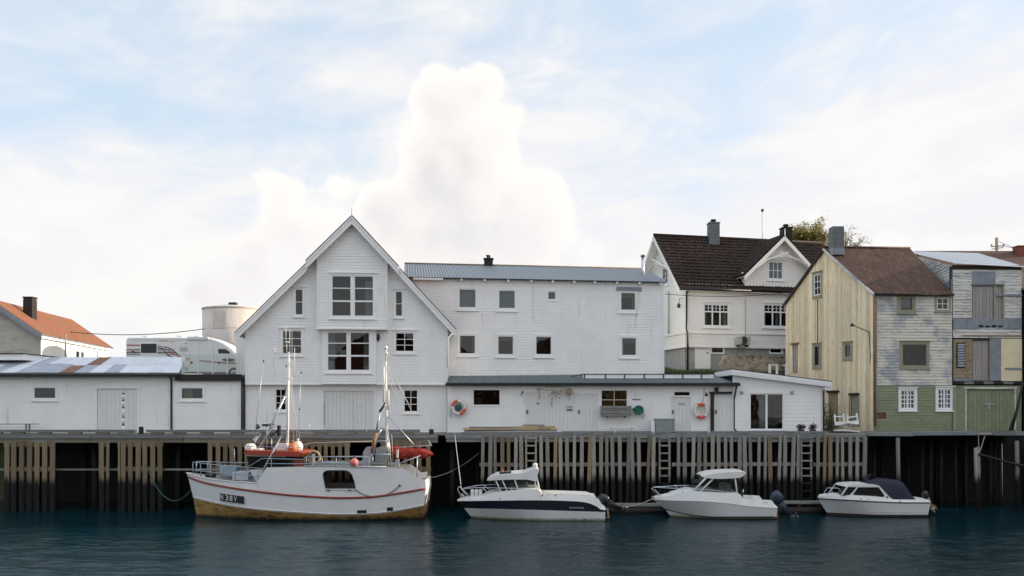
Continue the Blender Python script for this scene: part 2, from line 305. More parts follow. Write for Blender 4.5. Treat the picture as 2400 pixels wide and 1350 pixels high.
class MB:
    def __init__(s): s.v = []; s.f = []
    def add(s, pts, faces):
        o = len(s.v); s.v += [tuple(p) for p in pts]; s.f += [tuple(i + o for i in f) for f in faces]; return s
    def quad(s, a, b, c, d): return s.add((a, b, c, d), [(0, 1, 2, 3)])
    def poly(s, pts): return s.add(pts, [tuple(range(len(pts)))])
    def obox(s, o, a, b, c):
        o, a, b, c = map(Vector, (o, a, b, c))
        return s.add((o, o+a, o+a+b, o+b, o+c, o+a+c, o+a+b+c, o+b+c), [(0,3,2,1), (4,5,6,7), (0,1,5,4), (1,2,6,5), (2,3,7,6), (3,0,4,7)])
    def box(s, x0, x1, y0, y1, z0, z1): return s.obox((x0, y0, z0), (x1-x0, 0, 0), (0, y1-y0, 0), (0, 0, z1-z0))
    def prism(s, pts, vec):
        n = len(pts); vec = Vector(vec); q = [Vector(p) for p in pts]
        return s.add(q + [p + vec for p in q], [tuple(range(n))[::-1], tuple(range(n, 2*n))] + [(i, (i+1) % n, (i+1) % n + n, i + n) for i in range(n)])
    def tube(s, path, r, n=6, caps=True):
        path = [Vector(p) for p in path]; k = len(path); rs = r if isinstance(r, (list, tuple)) else [r] * k
        o = len(s.v); prev = None
        for i, p in enumerate(path):
            t = (path[min(i+1, k-1)] - path[max(i-1, 0)]).normalized()
            if prev is None: a = t.cross(Vector((0, 0, 1)) if abs(t.z) < .9 else Vector((1, 0, 0))).normalized()
            else:
                a = prev - t * prev.dot(t); a = a.normalized() if a.length > 1e-6 else t.orthogonal().normalized()
            prev = a; b = t.cross(a)
            for j in range(n):
                w = 2 * math.pi * j / n; s.v.append(tuple(p + (a * math.cos(w) + b * math.sin(w)) * rs[i]))
        for i in range(k - 1):
            for j in range(n): s.f.append((o+i*n+j, o+i*n+(j+1) % n, o+(i+1)*n+(j+1) % n, o+(i+1)*n+j))
        if caps: s.f.append(tuple(o+j for j in range(n))[::-1]); s.f.append(tuple(o+(k-1)*n+j for j in range(n)))
        return s
    def lathe(s, prof, c, n=16, axis='z'):
        c = Vector(c); o = len(s.v)
        for (r, h) in prof:
            for j in range(n):
                w = 2 * math.pi * j / n; a, b = r * math.cos(w), r * math.sin(w)
                s.v.append(tuple(c + {'z': Vector((a, b, h)), 'y': Vector((a, h, b)), 'x': Vector((h, a, b))}[axis]))
        for i in range(len(prof) - 1):
            for j in range(n): s.f.append((o+i*n+j, o+i*n+(j+1) % n, o+(i+1)*n+(j+1) % n, o+(i+1)*n+j))
        s.f.append(tuple(o+j for j in range(n))[::-1]); s.f.append(tuple(o+(len(prof)-1)*n+j for j in range(n)))
        return s
    def ball(s, c, r, n=14, m=9, jit=0.0):
        rx, ry, rz = r if isinstance(r, (tuple, list)) else (r, r, r)
        c = Vector(c); o = len(s.v)
        for i in range(m + 1):
            th = math.pi * i / m
            for j in range(n):
                w = 2 * math.pi * j / n; k = 1 + random.uniform(-jit, jit)
                s.v.append((c.x + rx*k*math.sin(th)*math.cos(w), c.y + ry*k*math.sin(th)*math.sin(w), c.z - rz*k*math.cos(th)))
        for i in range(m):
            for j in range(n): s.f.append((o+i*n+j, o+i*n+(j+1) % n, o+(i+1)*n+(j+1) % n, o+(i+1)*n+j))
        return s
    def torus(s, c, R_, r, ax, up, n=28, m=8, a0=0.0, a1=2*math.pi):
        c, ax, up = Vector(c), Vector(ax), Vector(up); pts = []
        full = abs(a1 - a0 - 2*math.pi) < 1e-4
        k = n if full else n + 1
        o = len(s.v); nn = ax.cross(up).normalized()
        for i in range(k):
            w = a0 + (a1 - a0) * i / n; d = ax * math.cos(w) + up * math.sin(w)
            for j in range(m):
                q = 2*math.pi*j/m; s.v.append(tuple(c + d * (R_ + r*math.cos(q)) + nn * (r*math.sin(q))))
        for i in range(n):
            i2 = (i+1) % k
            for j in range(m): s.f.append((o+i*m+j, o+i2*m+j, o+i2*m+(j+1) % m, o+i*m+(j+1) % m))
        return s
    def grid(s, nu, nv, fn):
        o = len(s.v)
        for i in range(nu + 1):
            for j in range(nv + 1): s.v.append(tuple(fn(i / nu, j / nv)))
        for i in range(nu):
            for j in range(nv): s.f.append((o+i*(nv+1)+j, o+(i+1)*(nv+1)+j, o+(i+1)*(nv+1)+j+1, o+i*(nv+1)+j+1))
        return s
    def build(s, name, mat, parent=None, smooth=False, kind=None):
        off = wloc(parent) if parent else Vector((0, 0, 0))
        me = bpy.data.meshes.new(name); me.from_pydata([(x-off.x, y-off.y, z-off.z) for x, y, z in s.v], [], s.f)
        me.materials.append(M[mat] if isinstance(mat, str) else mat)
        if smooth: me.polygons.foreach_set('use_smooth', [True] * len(me.polygons))
        me.update(); o = bpy.data.objects.new(name, me); sc.collection.objects.link(o)
        if parent: o.parent = parent
        if kind: o['kind'] = kind
        return o
def wloc(o):
    v = Vector((0, 0, 0))
    while o: v += o.location; o = o.parent
    return v
def thing(name, label, cat, loc, group=None):
    o = bpy.data.objects.new(name, None); sc.collection.objects.link(o); o.location = loc; o.empty_display_size = .2
    o['label'] = label; o['category'] = cat
    if group: o['group'] = group
    return o
def tag(o, label, cat, group=None):
    o['label'] = label; o['category'] = cat
    if group: o['group'] = group
    return o
def solo(mb, name, mat, label, cat, group=None, smooth=False):
    """A thing that is one mesh; its origin is put at the middle of its base."""
    xs, ys, zs = zip(*mb.v); b = Vector(((min(xs)+max(xs))/2, (min(ys)+max(ys))/2, min(zs)))
    mb.v = [(x-b.x, y-b.y, z-b.z) for x, y, z in mb.v]
    o = mb.build(name, mat, None, smooth); o.location = b
    return tag(o, label, cat, group)
def text(name, body, mat, parent, origin, xdir, height, zdir=(0, 0, 1), depth=.004, width=None, off=.006):
    cu = bpy.data.curves.new(name, 'FONT'); cu.body = body; cu.size = 1.0; cu.extrude = 0.0
    t = bpy.data.objects.new(name, cu); sc.collection.objects.link(t); bpy.context.view_layer.update()
    me = bpy.data.meshes.new_from_object(t); bpy.data.objects.remove(t)
    xs = [v.co.x for v in me.vertices]; ys = [v.co.y for v in me.vertices]; w = max(xs)-min(xs); h = max(ys)-min(ys)
    X = Vector(xdir).normalized(); Z = Vector(zdir).normalized(); Nn = X.cross(Z); o3 = Vector(origin)
    k = height / h; kx = (width / w) if width else k; base = wloc(parent)
    for v in me.vertices:
        v.co = o3 + X * ((v.co.x - min(xs)) * kx) + Z * ((v.co.y - min(ys)) * k) + Nn * off - base
    me.materials.clear(); me.materials.append(M[mat]); o = bpy.data.objects.new(name, me); sc.collection.objects.link(o); o.parent = parent
    return o

class Wall:
    """A vertical wall plane through two photo columns at their depths: u runs along it, z up, w out of it towards the water."""
    def __init__(s, px0, Y0, px1, Y1):
        s.A = Vector(((px0-CX)*Y0/F, Y0, 0)); B = Vector(((px1-CX)*Y1/F, Y1, 0)); s.len = (B-s.A).length
        s.d = (B-s.A)/s.len; s.n = Vector((s.d.y, -s.d.x, 0))
    @classmethod
    def xy(cls, a, b):
        s = cls.__new__(cls); s.A = Vector((a[0], a[1], 0)); B = Vector((b[0], b[1], 0)); s.len = (B-s.A).length
        s.d = (B-s.A)/s.len; s.n = Vector((s.d.y, -s.d.x, 0)); return s
    def off(s, w):
        q = Wall.__new__(Wall); q.A = s.A + s.n*w; q.d = s.d; q.n = s.n; q.len = s.len; return q
    def uz(s, px, py):
        k = (px-CX)/F; u = (k*s.A.y - s.A.x)/(s.d.x - k*s.d.y); Y = s.A.y + s.d.y*u
        return u, CZ - (py-H0)*Y/F
    def pt(s, u, z, w=0.0): return s.A + s.d*u + s.n*w + Vector((0, 0, z))
    def rect(s, x0, y0, x1, y1):
        c = (x0+x1)/2; return s.uz(x0, y0)[0], s.uz(x1, y0)[0], s.uz(c, y1)[1], s.uz(c, y0)[1]
    def bx(s, mb, u0, u1, z0, z1, w0, w1):
        return mb.obox(s.pt(u0, z0, w0), s.d*(u1-u0), s.n*(w1-w0), (0, 0, z1-z0))
    def bxp(s, mb, x0, y0, x1, y1, w0, w1):
        u0, u1, z0, z1 = s.rect(x0, y0, x1, y1); return s.bx(mb, u0, u1, z0, z1, w0, w1)
def span(poly, z):
    us = []
    n = len(poly)
    for i in range(n):
        (u0, z0), (u1, z1) = poly[i], poly[(i+1) % n]
        if (z0 <= z <= z1) or (z1 <= z <= z0):
            if abs(z1-z0) < 1e-9: us += [u0, u1]
            else: us.append(u0 + (u1-u0)*(z-z0)/(z1-z0))
    return (min(us), max(us)) if us else None
def siding(W, poly, holes, pitch, mat, name, parent, proud=.019, each=False, jit=0.0):
    """Lapped boards over a convex wall outline (u, z) with openings left free: one mesh, or each length of board a plank of its own."""
    zmin = min(p[1] for p in poly); zmax = max(p[1] for p in poly); corners = [p[1] for p in poly]; whole = MB(); z = zmin
    while z < zmax - 1e-4:
        zt = min(z + pitch, zmax); jw = random.uniform(-jit, jit); row = []
        cuts = sorted({z, zt} | {q for h in holes for q in (h[2], h[3]) if z < q < zt} | {q for q in corners if z + 1e-4 < q < zt - 1e-4})
        for k, (za, zb) in enumerate(zip(cuts, cuts[1:])):
            a, b = span(poly, za + 1e-6), span(poly, zb - 1e-6)
            if not a or not b: continue
            zm = (za+zb)/2; occ = sorted((h[0], h[1]) for h in holes if h[2] < zm < h[3])
            wa = proud*(1-(za-z)/pitch) + jw; wb = proud*(1-(zb-z)/pitch) + jw
            edges = [(a[0], b[0])] + [(q, q) for h in occ for q in h] + [(a[1], b[1])]
            for i in range(0, len(edges), 2):
                (l0, l1), (r0, r1) = edges[i], edges[i+1]
                if r0 - l0 < 1e-4 and r1 - l1 < 1e-4: continue
                row.append((k, min(l0, l1), max(r0, r1), (l0, l1, r0, r1, za, zb, wa, wb)))
        sets = []
        for it in row:
            hit = [q for q in sets if any(abs(x[0]-it[0]) <= 1 and x[1] < it[2]-1e-4 and it[1] < x[2]-1e-4 for x in q)] if each else sets[:1]
            for q in hit: sets.remove(q)
            sets.append([it] + [x for q in hit for x in q])
        for q in sets:
            mb = MB() if each else whole
            for (_, _, _, (l0, l1, r0, r1, za, zb, wa, wb)) in q:
                mb.quad(W.pt(l0, za, wa), W.pt(r0, za, wa), W.pt(r1, zb, wb), W.pt(l1, zb, wb))
                if abs(za - z) < 1e-6: mb.quad(W.pt(l0, za, -.01), W.pt(r0, za, -.01), W.pt(r0, za, wa), W.pt(l0, za, wa))
            if each: mb.build(name, mat, parent)
        z = zt
    if not each: return whole.build(name, mat, parent)
def backing(W, poly, mat, name, parent, w=-.03, holes=()):
    return None
def window(W, parent, x0, y0, x1, y1, cols=1, rows=1, name='window', trim=.10, frame=.055, mun=.032, mat='white_trim', glass='glass', hs=None, rowf=None, colf=None,
           curtain=None, inside='interior', header=True, sill=True, w0=.0, cas=None, deep=.55, blind=None):
    """A window set in an opening: casing and frame (one mesh), a pane for each light, sill, header, dark room behind. Returns its opening."""
    u0, u1, z0, z1 = W.rect(x0, y0, x1, y1)
    mb = MB()
    T = trim
    cm = cas or mat
    for (a, b, c, d) in ((u0-T, u0, z0-T, z1+T), (u1, u1+T, z0-T, z1+T), (u0, u1, z0-T, z0), (u0, u1, z1, z1+T)):
        W.bx(mb, a, b, c, d, w0-.02, w0+.045)
    fr = MB()
    for (a, b, c, d) in ((u0, u0+frame, z0, z1), (u1-frame, u1, z0, z1), (u0+frame, u1-frame, z0, z0+frame), (u0+frame, u1-frame, z1-frame, z1)):
        W.bx(fr, a, b, c, d, w0-.07, w0+.018)
    iu0, iu1, iz0, iz1 = u0+frame, u1-frame, z0+frame, z1-frame
    rf = rowf or [i/rows for i in range(rows+1)]; cf = colf or [i/cols for i in range(cols+1)]
    zs = [iz0+(iz1-iz0)*q for q in rf]; us = [iu0+(iu1-iu0)*q for q in cf]
    wid = lambda k, m_: mun*(1.0 if not hs else hs.get((k, m_), 1.0))
    for i in range(1, len(us)-1): W.bx(fr, us[i]-wid('c', i)/2, us[i]+wid('c', i)/2, iz0, iz1, w0-.055, w0+.008)
    for j in range(1, len(zs)-1):
        for i in range(len(us)-1):
            a = us[i] + (wid('c', i)/2 if i else 0); b = us[i+1] - (wid('c', i+1)/2 if i < len(us)-2 else 0)
            W.bx(fr, a, b, zs[j]-wid('r', j)/2, zs[j]+wid('r', j)/2, w0-.055, w0+.006)
    o = mb.build(name, cm, parent); fr.build('frame', mat, o)
    for i in range(len(us)-1):
        for j in range(len(zs)-1):
            p = MB(); W.bx(p, us[i], us[i+1], zs[j], zs[j+1], w0-.036, w0-.030); p.build('pane', glass, o)
    if header:
        h = MB(); W.bx(h, u0-T-.05, u1+T+.05, z1+T, z1+T+.045, w0-.02, w0+.10); h.build('header', cm, o)
    if sill:
        h = MB(); W.bx(h, u0-T-.03, u1+T+.03, z0-T-.045, z0-T, w0-.02, w0+.085); h.build('sill', cm, o)
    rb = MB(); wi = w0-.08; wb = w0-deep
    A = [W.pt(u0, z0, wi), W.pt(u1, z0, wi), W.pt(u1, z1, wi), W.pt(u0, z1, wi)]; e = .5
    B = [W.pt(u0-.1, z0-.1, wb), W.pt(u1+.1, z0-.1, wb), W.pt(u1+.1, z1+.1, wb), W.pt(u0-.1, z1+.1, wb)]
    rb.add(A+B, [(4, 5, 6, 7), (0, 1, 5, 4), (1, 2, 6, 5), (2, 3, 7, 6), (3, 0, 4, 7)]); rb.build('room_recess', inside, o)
    for (a, b, c, d) in (curtain or []):
        q = MB(); k = 24
        def cf_(s, t, a=a, b=b, c=c, d=d):
            uu = iu0+(iu1-iu0)*(a+(b-a)*s); zz = iz0+(iz1-iz0)*(c+(d-c)*t)
            return W.pt(uu, zz, w0-.16+.018*math.sin(uu*55))
        q.grid(k, 1, cf_); q.build('curtain', 'curtain', o)
    if blind:
        q = MB(); W.bx(q, iu0, iu1, iz0+(iz1-iz0)*blind[0], iz0+(iz1-iz0)*blind[1], w0-.12, w0-.10); q.build('blind', blind[2], o)
    return (u0, u1, z0, z1)
def hole(W, x0, y0, x1, y1): return W.rect(x0, y0, x1, y1)
def corrugated(mb, o, U, Vv, pitch=.13, amp=.018, per=4, lip=.02):
    o, U, Vv = Vector(o), Vector(U), Vector(Vv); N = U.cross(Vv).normalized()
    if N.z < 0: N = -N
    n = max(4, int(U.length/pitch*per))
    def fn(s, t): return o + U*s + Vv*t + N*(amp*math.sin(2*math.pi*s*U.length/pitch))
    mb.grid(n, 1, fn)
    mb.grid(n, 1, lambda s, t: fn(s, 0) - N*lip*t)
    return mb

# ================================================================== the setting: water, ground
YQ, DECK = 42.0, 3.77                              # face of the wharf, top of its deck
def sm(x, a, b):
    t = max(0.0, min(1.0, (x-a)/(b-a))); return t*t*(3-2*t)
def ground_z(x, y):
    k = 3.3*sm(x, 12.5, 15.0); z = 3.4 + 3.55*sm(y, 47.2+k, 51.5+k)
    z += (.42*sm(x, 7.5, 13.0) + .12*sm(x, 13, 18))*sm(y, 50+k, 56+k*.4)
    z += .9*(1-sm(x, 8.0, 11.6))*sm(x, 4, 8)*sm(y, 52, 57)
    z -= 3.0*sm(y, 95, 200)
    return z + .10*noise.noise(Vector((x*.35, y*.35, 0)))*sm(y, 49, 52)
def water():
    m = bpy.data.materials.new('sea_water'); m.use_nodes = True; t = m.node_tree; n = t.nodes; L = t.links.new; b = n['Principled BSDF']
    b.inputs['Base Color'].default_value = (.0015, .021, .029, 1); b.inputs['Roughness'].default_value = .07; b.inputs['IOR'].default_value = 1.33
    b.inputs["Specular IOR Level"].default_value = .34; b.inputs['Specular Tint'].default_value = (.40, .76, .95, 1)
    g = n.new('ShaderNodeNewGeometry'); prev = None
    for scl, st, dist in ((6.0, (.5, 1.3, 1), .020), (14.0, (.55, 1.2, 1), .011), (32.0, (.7, 1.1, 1), .004)):
        mp = n.new('ShaderNodeMapping'); mp.inputs['Scale'].default_value = st; mp.inputs['Rotation'].default_value = (0, 0, R(9)); L(g.outputs['Position'], mp.inputs[0])
        x = n.new('ShaderNodeTexNoise'); x.inputs['Scale'].default_value = scl; x.inputs['Detail'].default_value = 3; L(mp.outputs[0], x.inputs['Vector'])
        bp = n.new('ShaderNodeBump'); bp.inputs['Strength'].default_value = 1.0; bp.inputs['Distance'].default_value = dist; L(x.outputs['Fac'], bp.inputs['Height'])
        if prev: L(prev.outputs[0], bp.inputs['Normal'])
        prev = bp
    L(prev.outputs[0], b.inputs['Normal']); M['water'] = m
    mb = MB(); x0, x1, y0, y1 = -30.0, 30.0, 24.0, 46.5; nx, ny = 420, 420
    def fn(s, q):
        x = x0+(x1-x0)*s; y = y0+(y1-y0)*q
        calm = (1.25 - .97*sm(y, 31.5, 40.0))*(.75+.5*noise.noise(Vector((x*.09, y*.16, 5))))
        p = Vector((x*.55+y*.06, y*1.25, 0))
        h = .040*noise.noise(p*.8) + .030*noise.noise(p*1.9+Vector((7, 3, 1))) + .018*noise.noise(p*4.2+Vector((1, 9, 4)))
        ed = sm(x, x0, x0+2)*(1-sm(x, x1-2, x1))*sm(y, y0, y0+1.5)*(1-sm(y, y1-1, y1))
        return (x, y, h*calm*ed)
    mb.grid(nx, ny, fn)
    big = [(-400, -120), (400, -120), (400, 46.5), (-400, 46.5)]
    for (a, b_, c, d) in ((-400, 400, -120, y0), (-400, x0, y0, y1), (x1, 400, y0, y1)):
        mb.quad((a, c, 0), (b_, c, 0), (b_, d, 0), (a, d, 0))
    o = mb.build('water', 'water', None, True); o['kind'] = 'structure'
water()
def ground():
    mb = MB()
    xs = [-220, -120, -80] + [-60+1.5*i for i in range(81)] + [80, 120, 220]
    ys = [46.4, 46.6] + [47+.5*i for i in range(27)] + [62, 66, 72, 80, 95, 120, 160, 220]
    nv = len(ys)
    pts = [(x, y, ground_z(x, y) if y > 46.5 else -1.5) for x in xs for y in ys]
    mb.add(pts, [(i*nv+j, (i+1)*nv+j, (i+1)*nv+j+1, i*nv+j+1) for i in range(len(xs)-1) for j in range(nv-1)])
    o = mb.build('ground', 'soil', None, True); o['kind'] = 'structure'
    # sea bed under everything
    b = MB(); b.quad((-400, -120, -3), (400, -120, -3), (400, 46.5, -3), (-400, 46.5, -3)); o = b.build('sea_bed', 'wet_shade_dark'); o['kind'] = 'structure'
ground()
def grass_tufts():
    mb = MB()
    for k in range(5200):
        px = 1556+294*random.random()**2.2; Y = random.uniform(50.6, 56.8)
        x = (px-CX)*Y/F; z = ground_z(x, Y)
        h = random.uniform(.08, .30); a = random.uniform(0, 6.28); w = random.uniform(.012, .03); lx, ly = random.uniform(-.12, .12), random.uniform(-.12, .12)
        dx, dy = w*math.cos(a), w*math.sin(a)
        mb.add([(x-dx, Y-dy, z-.03), (x+dx, Y+dy, z-.03), (x+lx, Y+ly, z+h)], [(0, 1, 2)])
    o = mb.build('grass', 'grass'); o['kind'] = 'stuff'; o['label'] = 'rough green grass on the slope below the white villa'; o['category'] = 'grass'
grass_tufts()

# ================================================================== wharves
def plank_v(name, mat, parent, px0, px1, ytop, zbot, Y, th=.06, lean=0.0):
    a, b = P(px0, ytop, Y), P(px1, ytop, Y)
    mb = MB(); o = Vector((a.x, Y, zbot)); mb.obox(o, (b.x-a.x, 0, 0), (0, th, 0), (lean, 0, a.z-zbot)); return mb.build(name, mat, parent)
def beam_h(name, mat, parent, px0, px1, y0, y1, Y, th=.16, dz=0.0):
    a, b = P(px0, y1, Y), P(px1, y0, Y); mb = MB(); mb.obox((a.x, Y, a.z), (b.x-a.x, 0, dz), (0, th, 0), (0, 0, b.z-a.z)); return mb.build(name, mat, parent)
# --- brown wharf under the sheds and the gabled house
wl = thing('timber_wharf', 'brown timber wharf with gaps between plank groups, left of the opening behind the fishing boat', 'wharf', P(520, 1018, 43.2) * 1.0)
def deck(parent, x0, x1, y0, y1, mat='deck_wood'):
    mb = MB(); x = x0
    while x < x1:
        w = min(.19, x1-x); mb.box(x, x+w-.012, y0, y1, DECK-.055, DECK+random.uniform(-.004, .004)); x += w
    return mb.build('deck_planks', mat, parent, kind='stuff')
XL, XM, XR = P(-90, 0, YQ).x, P(1040, 0, YQ).x, P(2032, 0, YQ).x
deck(wl, XL, XM, YQ-.02, 46.6)
for (a, b) in ((-90, 212), (213, 430), (431, 700), (701, 1026)):
    beam_h('edge_beam', 'beam_grey' if a < 900 else 'beam_brown', wl, a, b, 1020, 1027.5, YQ-.03, .2)
    beam_h('stringer', 'beam_brown', wl, a, b, 1028, 1037.5, YQ+.02, .2)
for (a, b) in ((-90, 66), (68, 210), (212, 318), (342, 446), (448, 590), (592, 716), (718, 858), (860, 985)):      # kerb timber on blocks
    z0 = DECK+.10; p, q = P(a, 0, YQ+.05), P(b, 0, YQ+.05)
    mb = MB(); mb.box(p.x, q.x-.02, YQ+.05, YQ+.23, z0, z0+.13); mb.build('kerb_timber', 'beam_grey', wl)
    n = max(2, round((b-a)/62)); 
    for i in range(n):
        x = p.x + (q.x-p.x)*(i+.5)/n; mb = MB(); mb.box(x-.32, x+.32, YQ+.06, YQ+.21, DECK+.004, z0-.002); mb.build('kerb_block', 'beam_brown', wl)
groups = [[(9.5, 20.5), (26, 37), (44, 54.5), (62, 73), (80, 91), (98, 109), (116, 127)], [(232, 243), (248.5, 255)],
          [(276, 280.5), (282, 292.5), (300, 310), (317, 328), (335, 345), (351.5, 362), (370, 380.5)],
          [(488, 497.5), (505, 515), (522, 532), (539, 549), (557, 567), (574, 584), (591, 601), (608, 618), (625, 635), (643, 653), (660, 670), (678, 688), (695, 705), (712, 722), (729, 738), (744, 753), (760, 768.5), (776.5, 785), (793, 801.5), (809, 820)],
          [(893, 902), (911, 919), (927, 936), (945, 953.5), (962, 971), (980, 988.5), (999, 1009)]]
for g in groups:
    for (a, b) in g: plank_v('fender_plank', 'quay_brown', wl, a, b, 1036 + random.uniform(-1.5, 3), -.4, YQ-.10, .07, random.uniform(-.03, .03))
    beam_h('cross_rail', 'quay_brown', wl, g[0][0]-1, g[-1][1]+1, 1037.5, 1047, YQ-.02, .06)
    beam_h('cross_rail', 'quay_brown', wl, g[0][0]-1, g[-1][1]+1, 1094, 1104.5, YQ-.02, .06)
for (a, b) in ((-60, 8), (128, 231), (256, 275.5), (381, 487), (821, 892)): beam_h('bracing_rail', 'quay_grey', wl, a, b, 1098.5, 1102.5, YQ+.25, .10)
# under the deck: dark piles and the sunk wall behind
def piles(parent, pxs, Y, r=.15, mat='tarred', top=DECK-.06):
    for px in pxs:
        p = P(px, 0, Y); mb = MB(); mb.tube([(p.x, Y, -1.6), (p.x+random.uniform(-.08, .08), Y, top)], r, 8); mb.build('pile', mat, parent, True)
mb = MB(); mb.box(XL, XM, 46.0, 46.3, -1.6, DECK-.07); mb.build('quay_wall', 'wet_shade_dark', wl)
piles(wl, range(-60, 1040, 95), 43.1, .16, 'wet_shade_dark'); piles(wl, range(-20, 1040, 110), 44.7, .16, 'wet_shade_dark')
# --- grey wharf under the long lean-to
wr = thing('timber_wharf', 'silver-grey timber wharf with a close row of upright planks and three ladders', 'wharf', P(1580, 1018, 43.2))
deck(wr, XM+.02, XR, YQ-.02, 46.6)
beam_h('edge_beam', 'beam_grey', wr, 1044, 1128, 1019.5, 1028, YQ-.04, .2); beam_h('stringer', 'beam_grey', wr, 1046, 1124, 1029, 1036, YQ, .2)
for (a, b) in ((1124, 1412), (1413, 1720), (1721, 2030)): beam_h('edge_beam', 'beam_grey', wr, a, b, 1019, 1027, YQ-.03, .2, random.uniform(-.02, .03)); beam_h('stringer', 'beam_grey', wr, a, b, 1028, 1036, YQ+.02, .18)
for (a, b) in ((1318, 1440), (1446, 1528), (1536, 1660), (1668, 1760), (1840, 1935)):
    z0 = DECK+.06; p, q = P(a, 0, YQ+.05), P(b, 0, YQ+.05); mb = MB(); mb.box(p.x, q.x, YQ+.05, YQ+.2, z0, z0+.10); mb.build('kerb_timber', 'beam_grey', wr)
    for i in (0.12, .5, .88): x = p.x+(q.x-p.x)*i; mb = MB(); mb.box(x-.25, x+.25, YQ+.06, YQ+.19, DECK+.004, z0-.002); mb.build('kerb_block', 'beam_grey', wr)
LAD = ((1231, 1258), (1544, 1571), (1876, 1903))
px = 1126.0
while px < 2026:
    w = random.uniform(6.4, 9.2)
    if not any(a-9.5 < px < b+1.5 for a, b in LAD):
        plank_v('fender_plank', 'quay_grey' if random.random() > .16 else 'quay_brown', wr, px, px+w, 1021+random.uniform(-3, 5), -.4, YQ-.10-random.uniform(0, .03), .07, random.gauss(0, .05))
    px += random.uniform(14.7, 16.3)
for (a, b) in ((1124, 1228), (1262, 1540), (1575, 1872), (1907, 2030)): beam_h('cross_rail', 'quay_grey', wr, a, b, 1084.5, 1093, YQ-.02, .06, random.uniform(-.03, .03))
for (a, b) in LAD:
    pa, pb = P(a, 1030, YQ-.16), P(b, 1030, YQ-.16); ld = thing('wharf_ladder', {1231: 'grey wooden ladder on the wharf behind the dark-banded boat', 1544: 'grey wooden ladder on the wharf above the bow of the all-white hardtop boat', 1876: 'grey wooden ladder on the wharf nearest the boat with the blue cover'}[a], 'ladder', (pa.x, YQ-.2, .5), 'ladders on the wharf face')
    for x in (pa.x, pb.x-.09): mb = MB(); mb.box(x, x+.09, YQ-.19, YQ-.11, .4, 3.70); mb.build('stile', 'quay_grey', ld)
    z = .6
    while z < 3.6: mb = MB(); mb.box(pa.x-.01, pb.x+.01, YQ-.23, YQ-.193, z, z+.075); mb.build('rung', 'quay_grey', ld); z += .37
mb = MB(); mb.box(XM, XR, 46.0, 46.3, -1.6, DECK-.07); mb.build('quay_wall', 'wet_shade_dark', wr)
piles(wr, range(1060, 2030, 95), 43.1, .16, 'wet_shade_dark'); piles(wr, range(1010, 2030, 110), 44.7, .16, 'wet_shade_dark')
# --- old wharf on bare piles at the right
wo_ = thing('timber_wharf', 'decaying open wharf on bare piles below the green boarded walls at far right', 'wharf', P(2220, 1012, 43.6))
XE = P(2480, 0, YQ).x
deck(wo_, XR+.02, XE, YQ+.35, 47.6)
for (a, b, t, u) in ((2034, 2140, 1013, 1021.5), (2141, 2294, 1012, 1021), (2331, 2378, 1012, 1020.5), (2379, 2480, 1011, 1020)): beam_h('edge_beam', 'beam_grey', wo_, a, b, t, u, YQ+.3, .22, random.uniform(-.03, .03))
for px, t in ((2104, 1026), (2287, 1050), (2292, 1047), (2383, 1033), (2440, 1024)):
    a = P(px, t, YQ+.35); mb = MB(); mb.tube([(a.x+.1, YQ+.35, -1.2), (a.x+.03, YQ+.35, 1.7), (a.x, YQ+.35, a.z)], [.10, .10, .10], 8); mb.build('pile', 'quay_grey', wo_, True)
piles(wo_, (2050, 2160, 2180, 2205, 2240, 2265, 2320, 2345, 2420), 44.0, .11, 'wet_shade_dark'); piles(wo_, (2070, 2130, 2195, 2260, 2330, 2400, 2460), 45.6, .12, 'wet_shade_dark')
mb = MB(); mb.tube([P(2294, 1064, YQ+.2), P(2368, 1085, YQ+.2), P(2450, 1102, YQ+.2)], .055, 8); mb.build('brace_pole', 'tarred', wo_, True)
mb = MB(); mb.tube([P(2293, 1015, YQ+.25), P(2294, 1050, YQ+.25)], .02, 5); mb.tube([P(2308, 1022, YQ+.25), P(2298, 1055, YQ+.25)], .02, 5); mb.build('hanging_rod', 'galv', wo_)
mb = MB(); mb.box(XR, XE+20, 46.0, 46.3, -1.6, DECK-.07); mb.build('quay_wall', 'wet_shade_dark', wo_)
# --- floating log pontoon behind the small boats
for (a, b, t, lab) in ((1425, 1560, 1183, 'low floating timber pontoon between the dark-banded boat and the hardtop boat'), (1800, 1945, 1177, 'low floating timber pontoon between the hardtop boat and the boat with the blue cover')):
    Y = 41.05; p0, p1 = P(a, t, Y), P(b, t, Y)
    fl = thing('floating_pontoon', lab, 'pontoon', ((p0.x+p1.x)/2, Y, 0), 'floating pontoons')
    for i, (w, mt) in enumerate(((0, 'plank_old'), (.27, 'plank_old'), (.54, 'plank_old'))):
        mb = MB(); mb.box(p0.x, p1.x, Y+w, Y+w+.24, p0.z-.09, p0.z+random.uniform(-.01, .01)); mb.build('plank', mt, fl)
    mb = MB(); mb.tube([(p0.x-.2, Y+.13, .12), (p1.x+.2, Y+.13, .12)], .20, 8); mb.build('log_float', 'tarred', fl, True)
    for x in (p0.x+.5, (p0.x+p1.x)/2, p1.x-.5): mb = MB(); mb.box(x-.09, x+.09, Y+.02, Y+.76, .30, p0.z-.092); mb.build('crosspiece', 'tarred', fl)

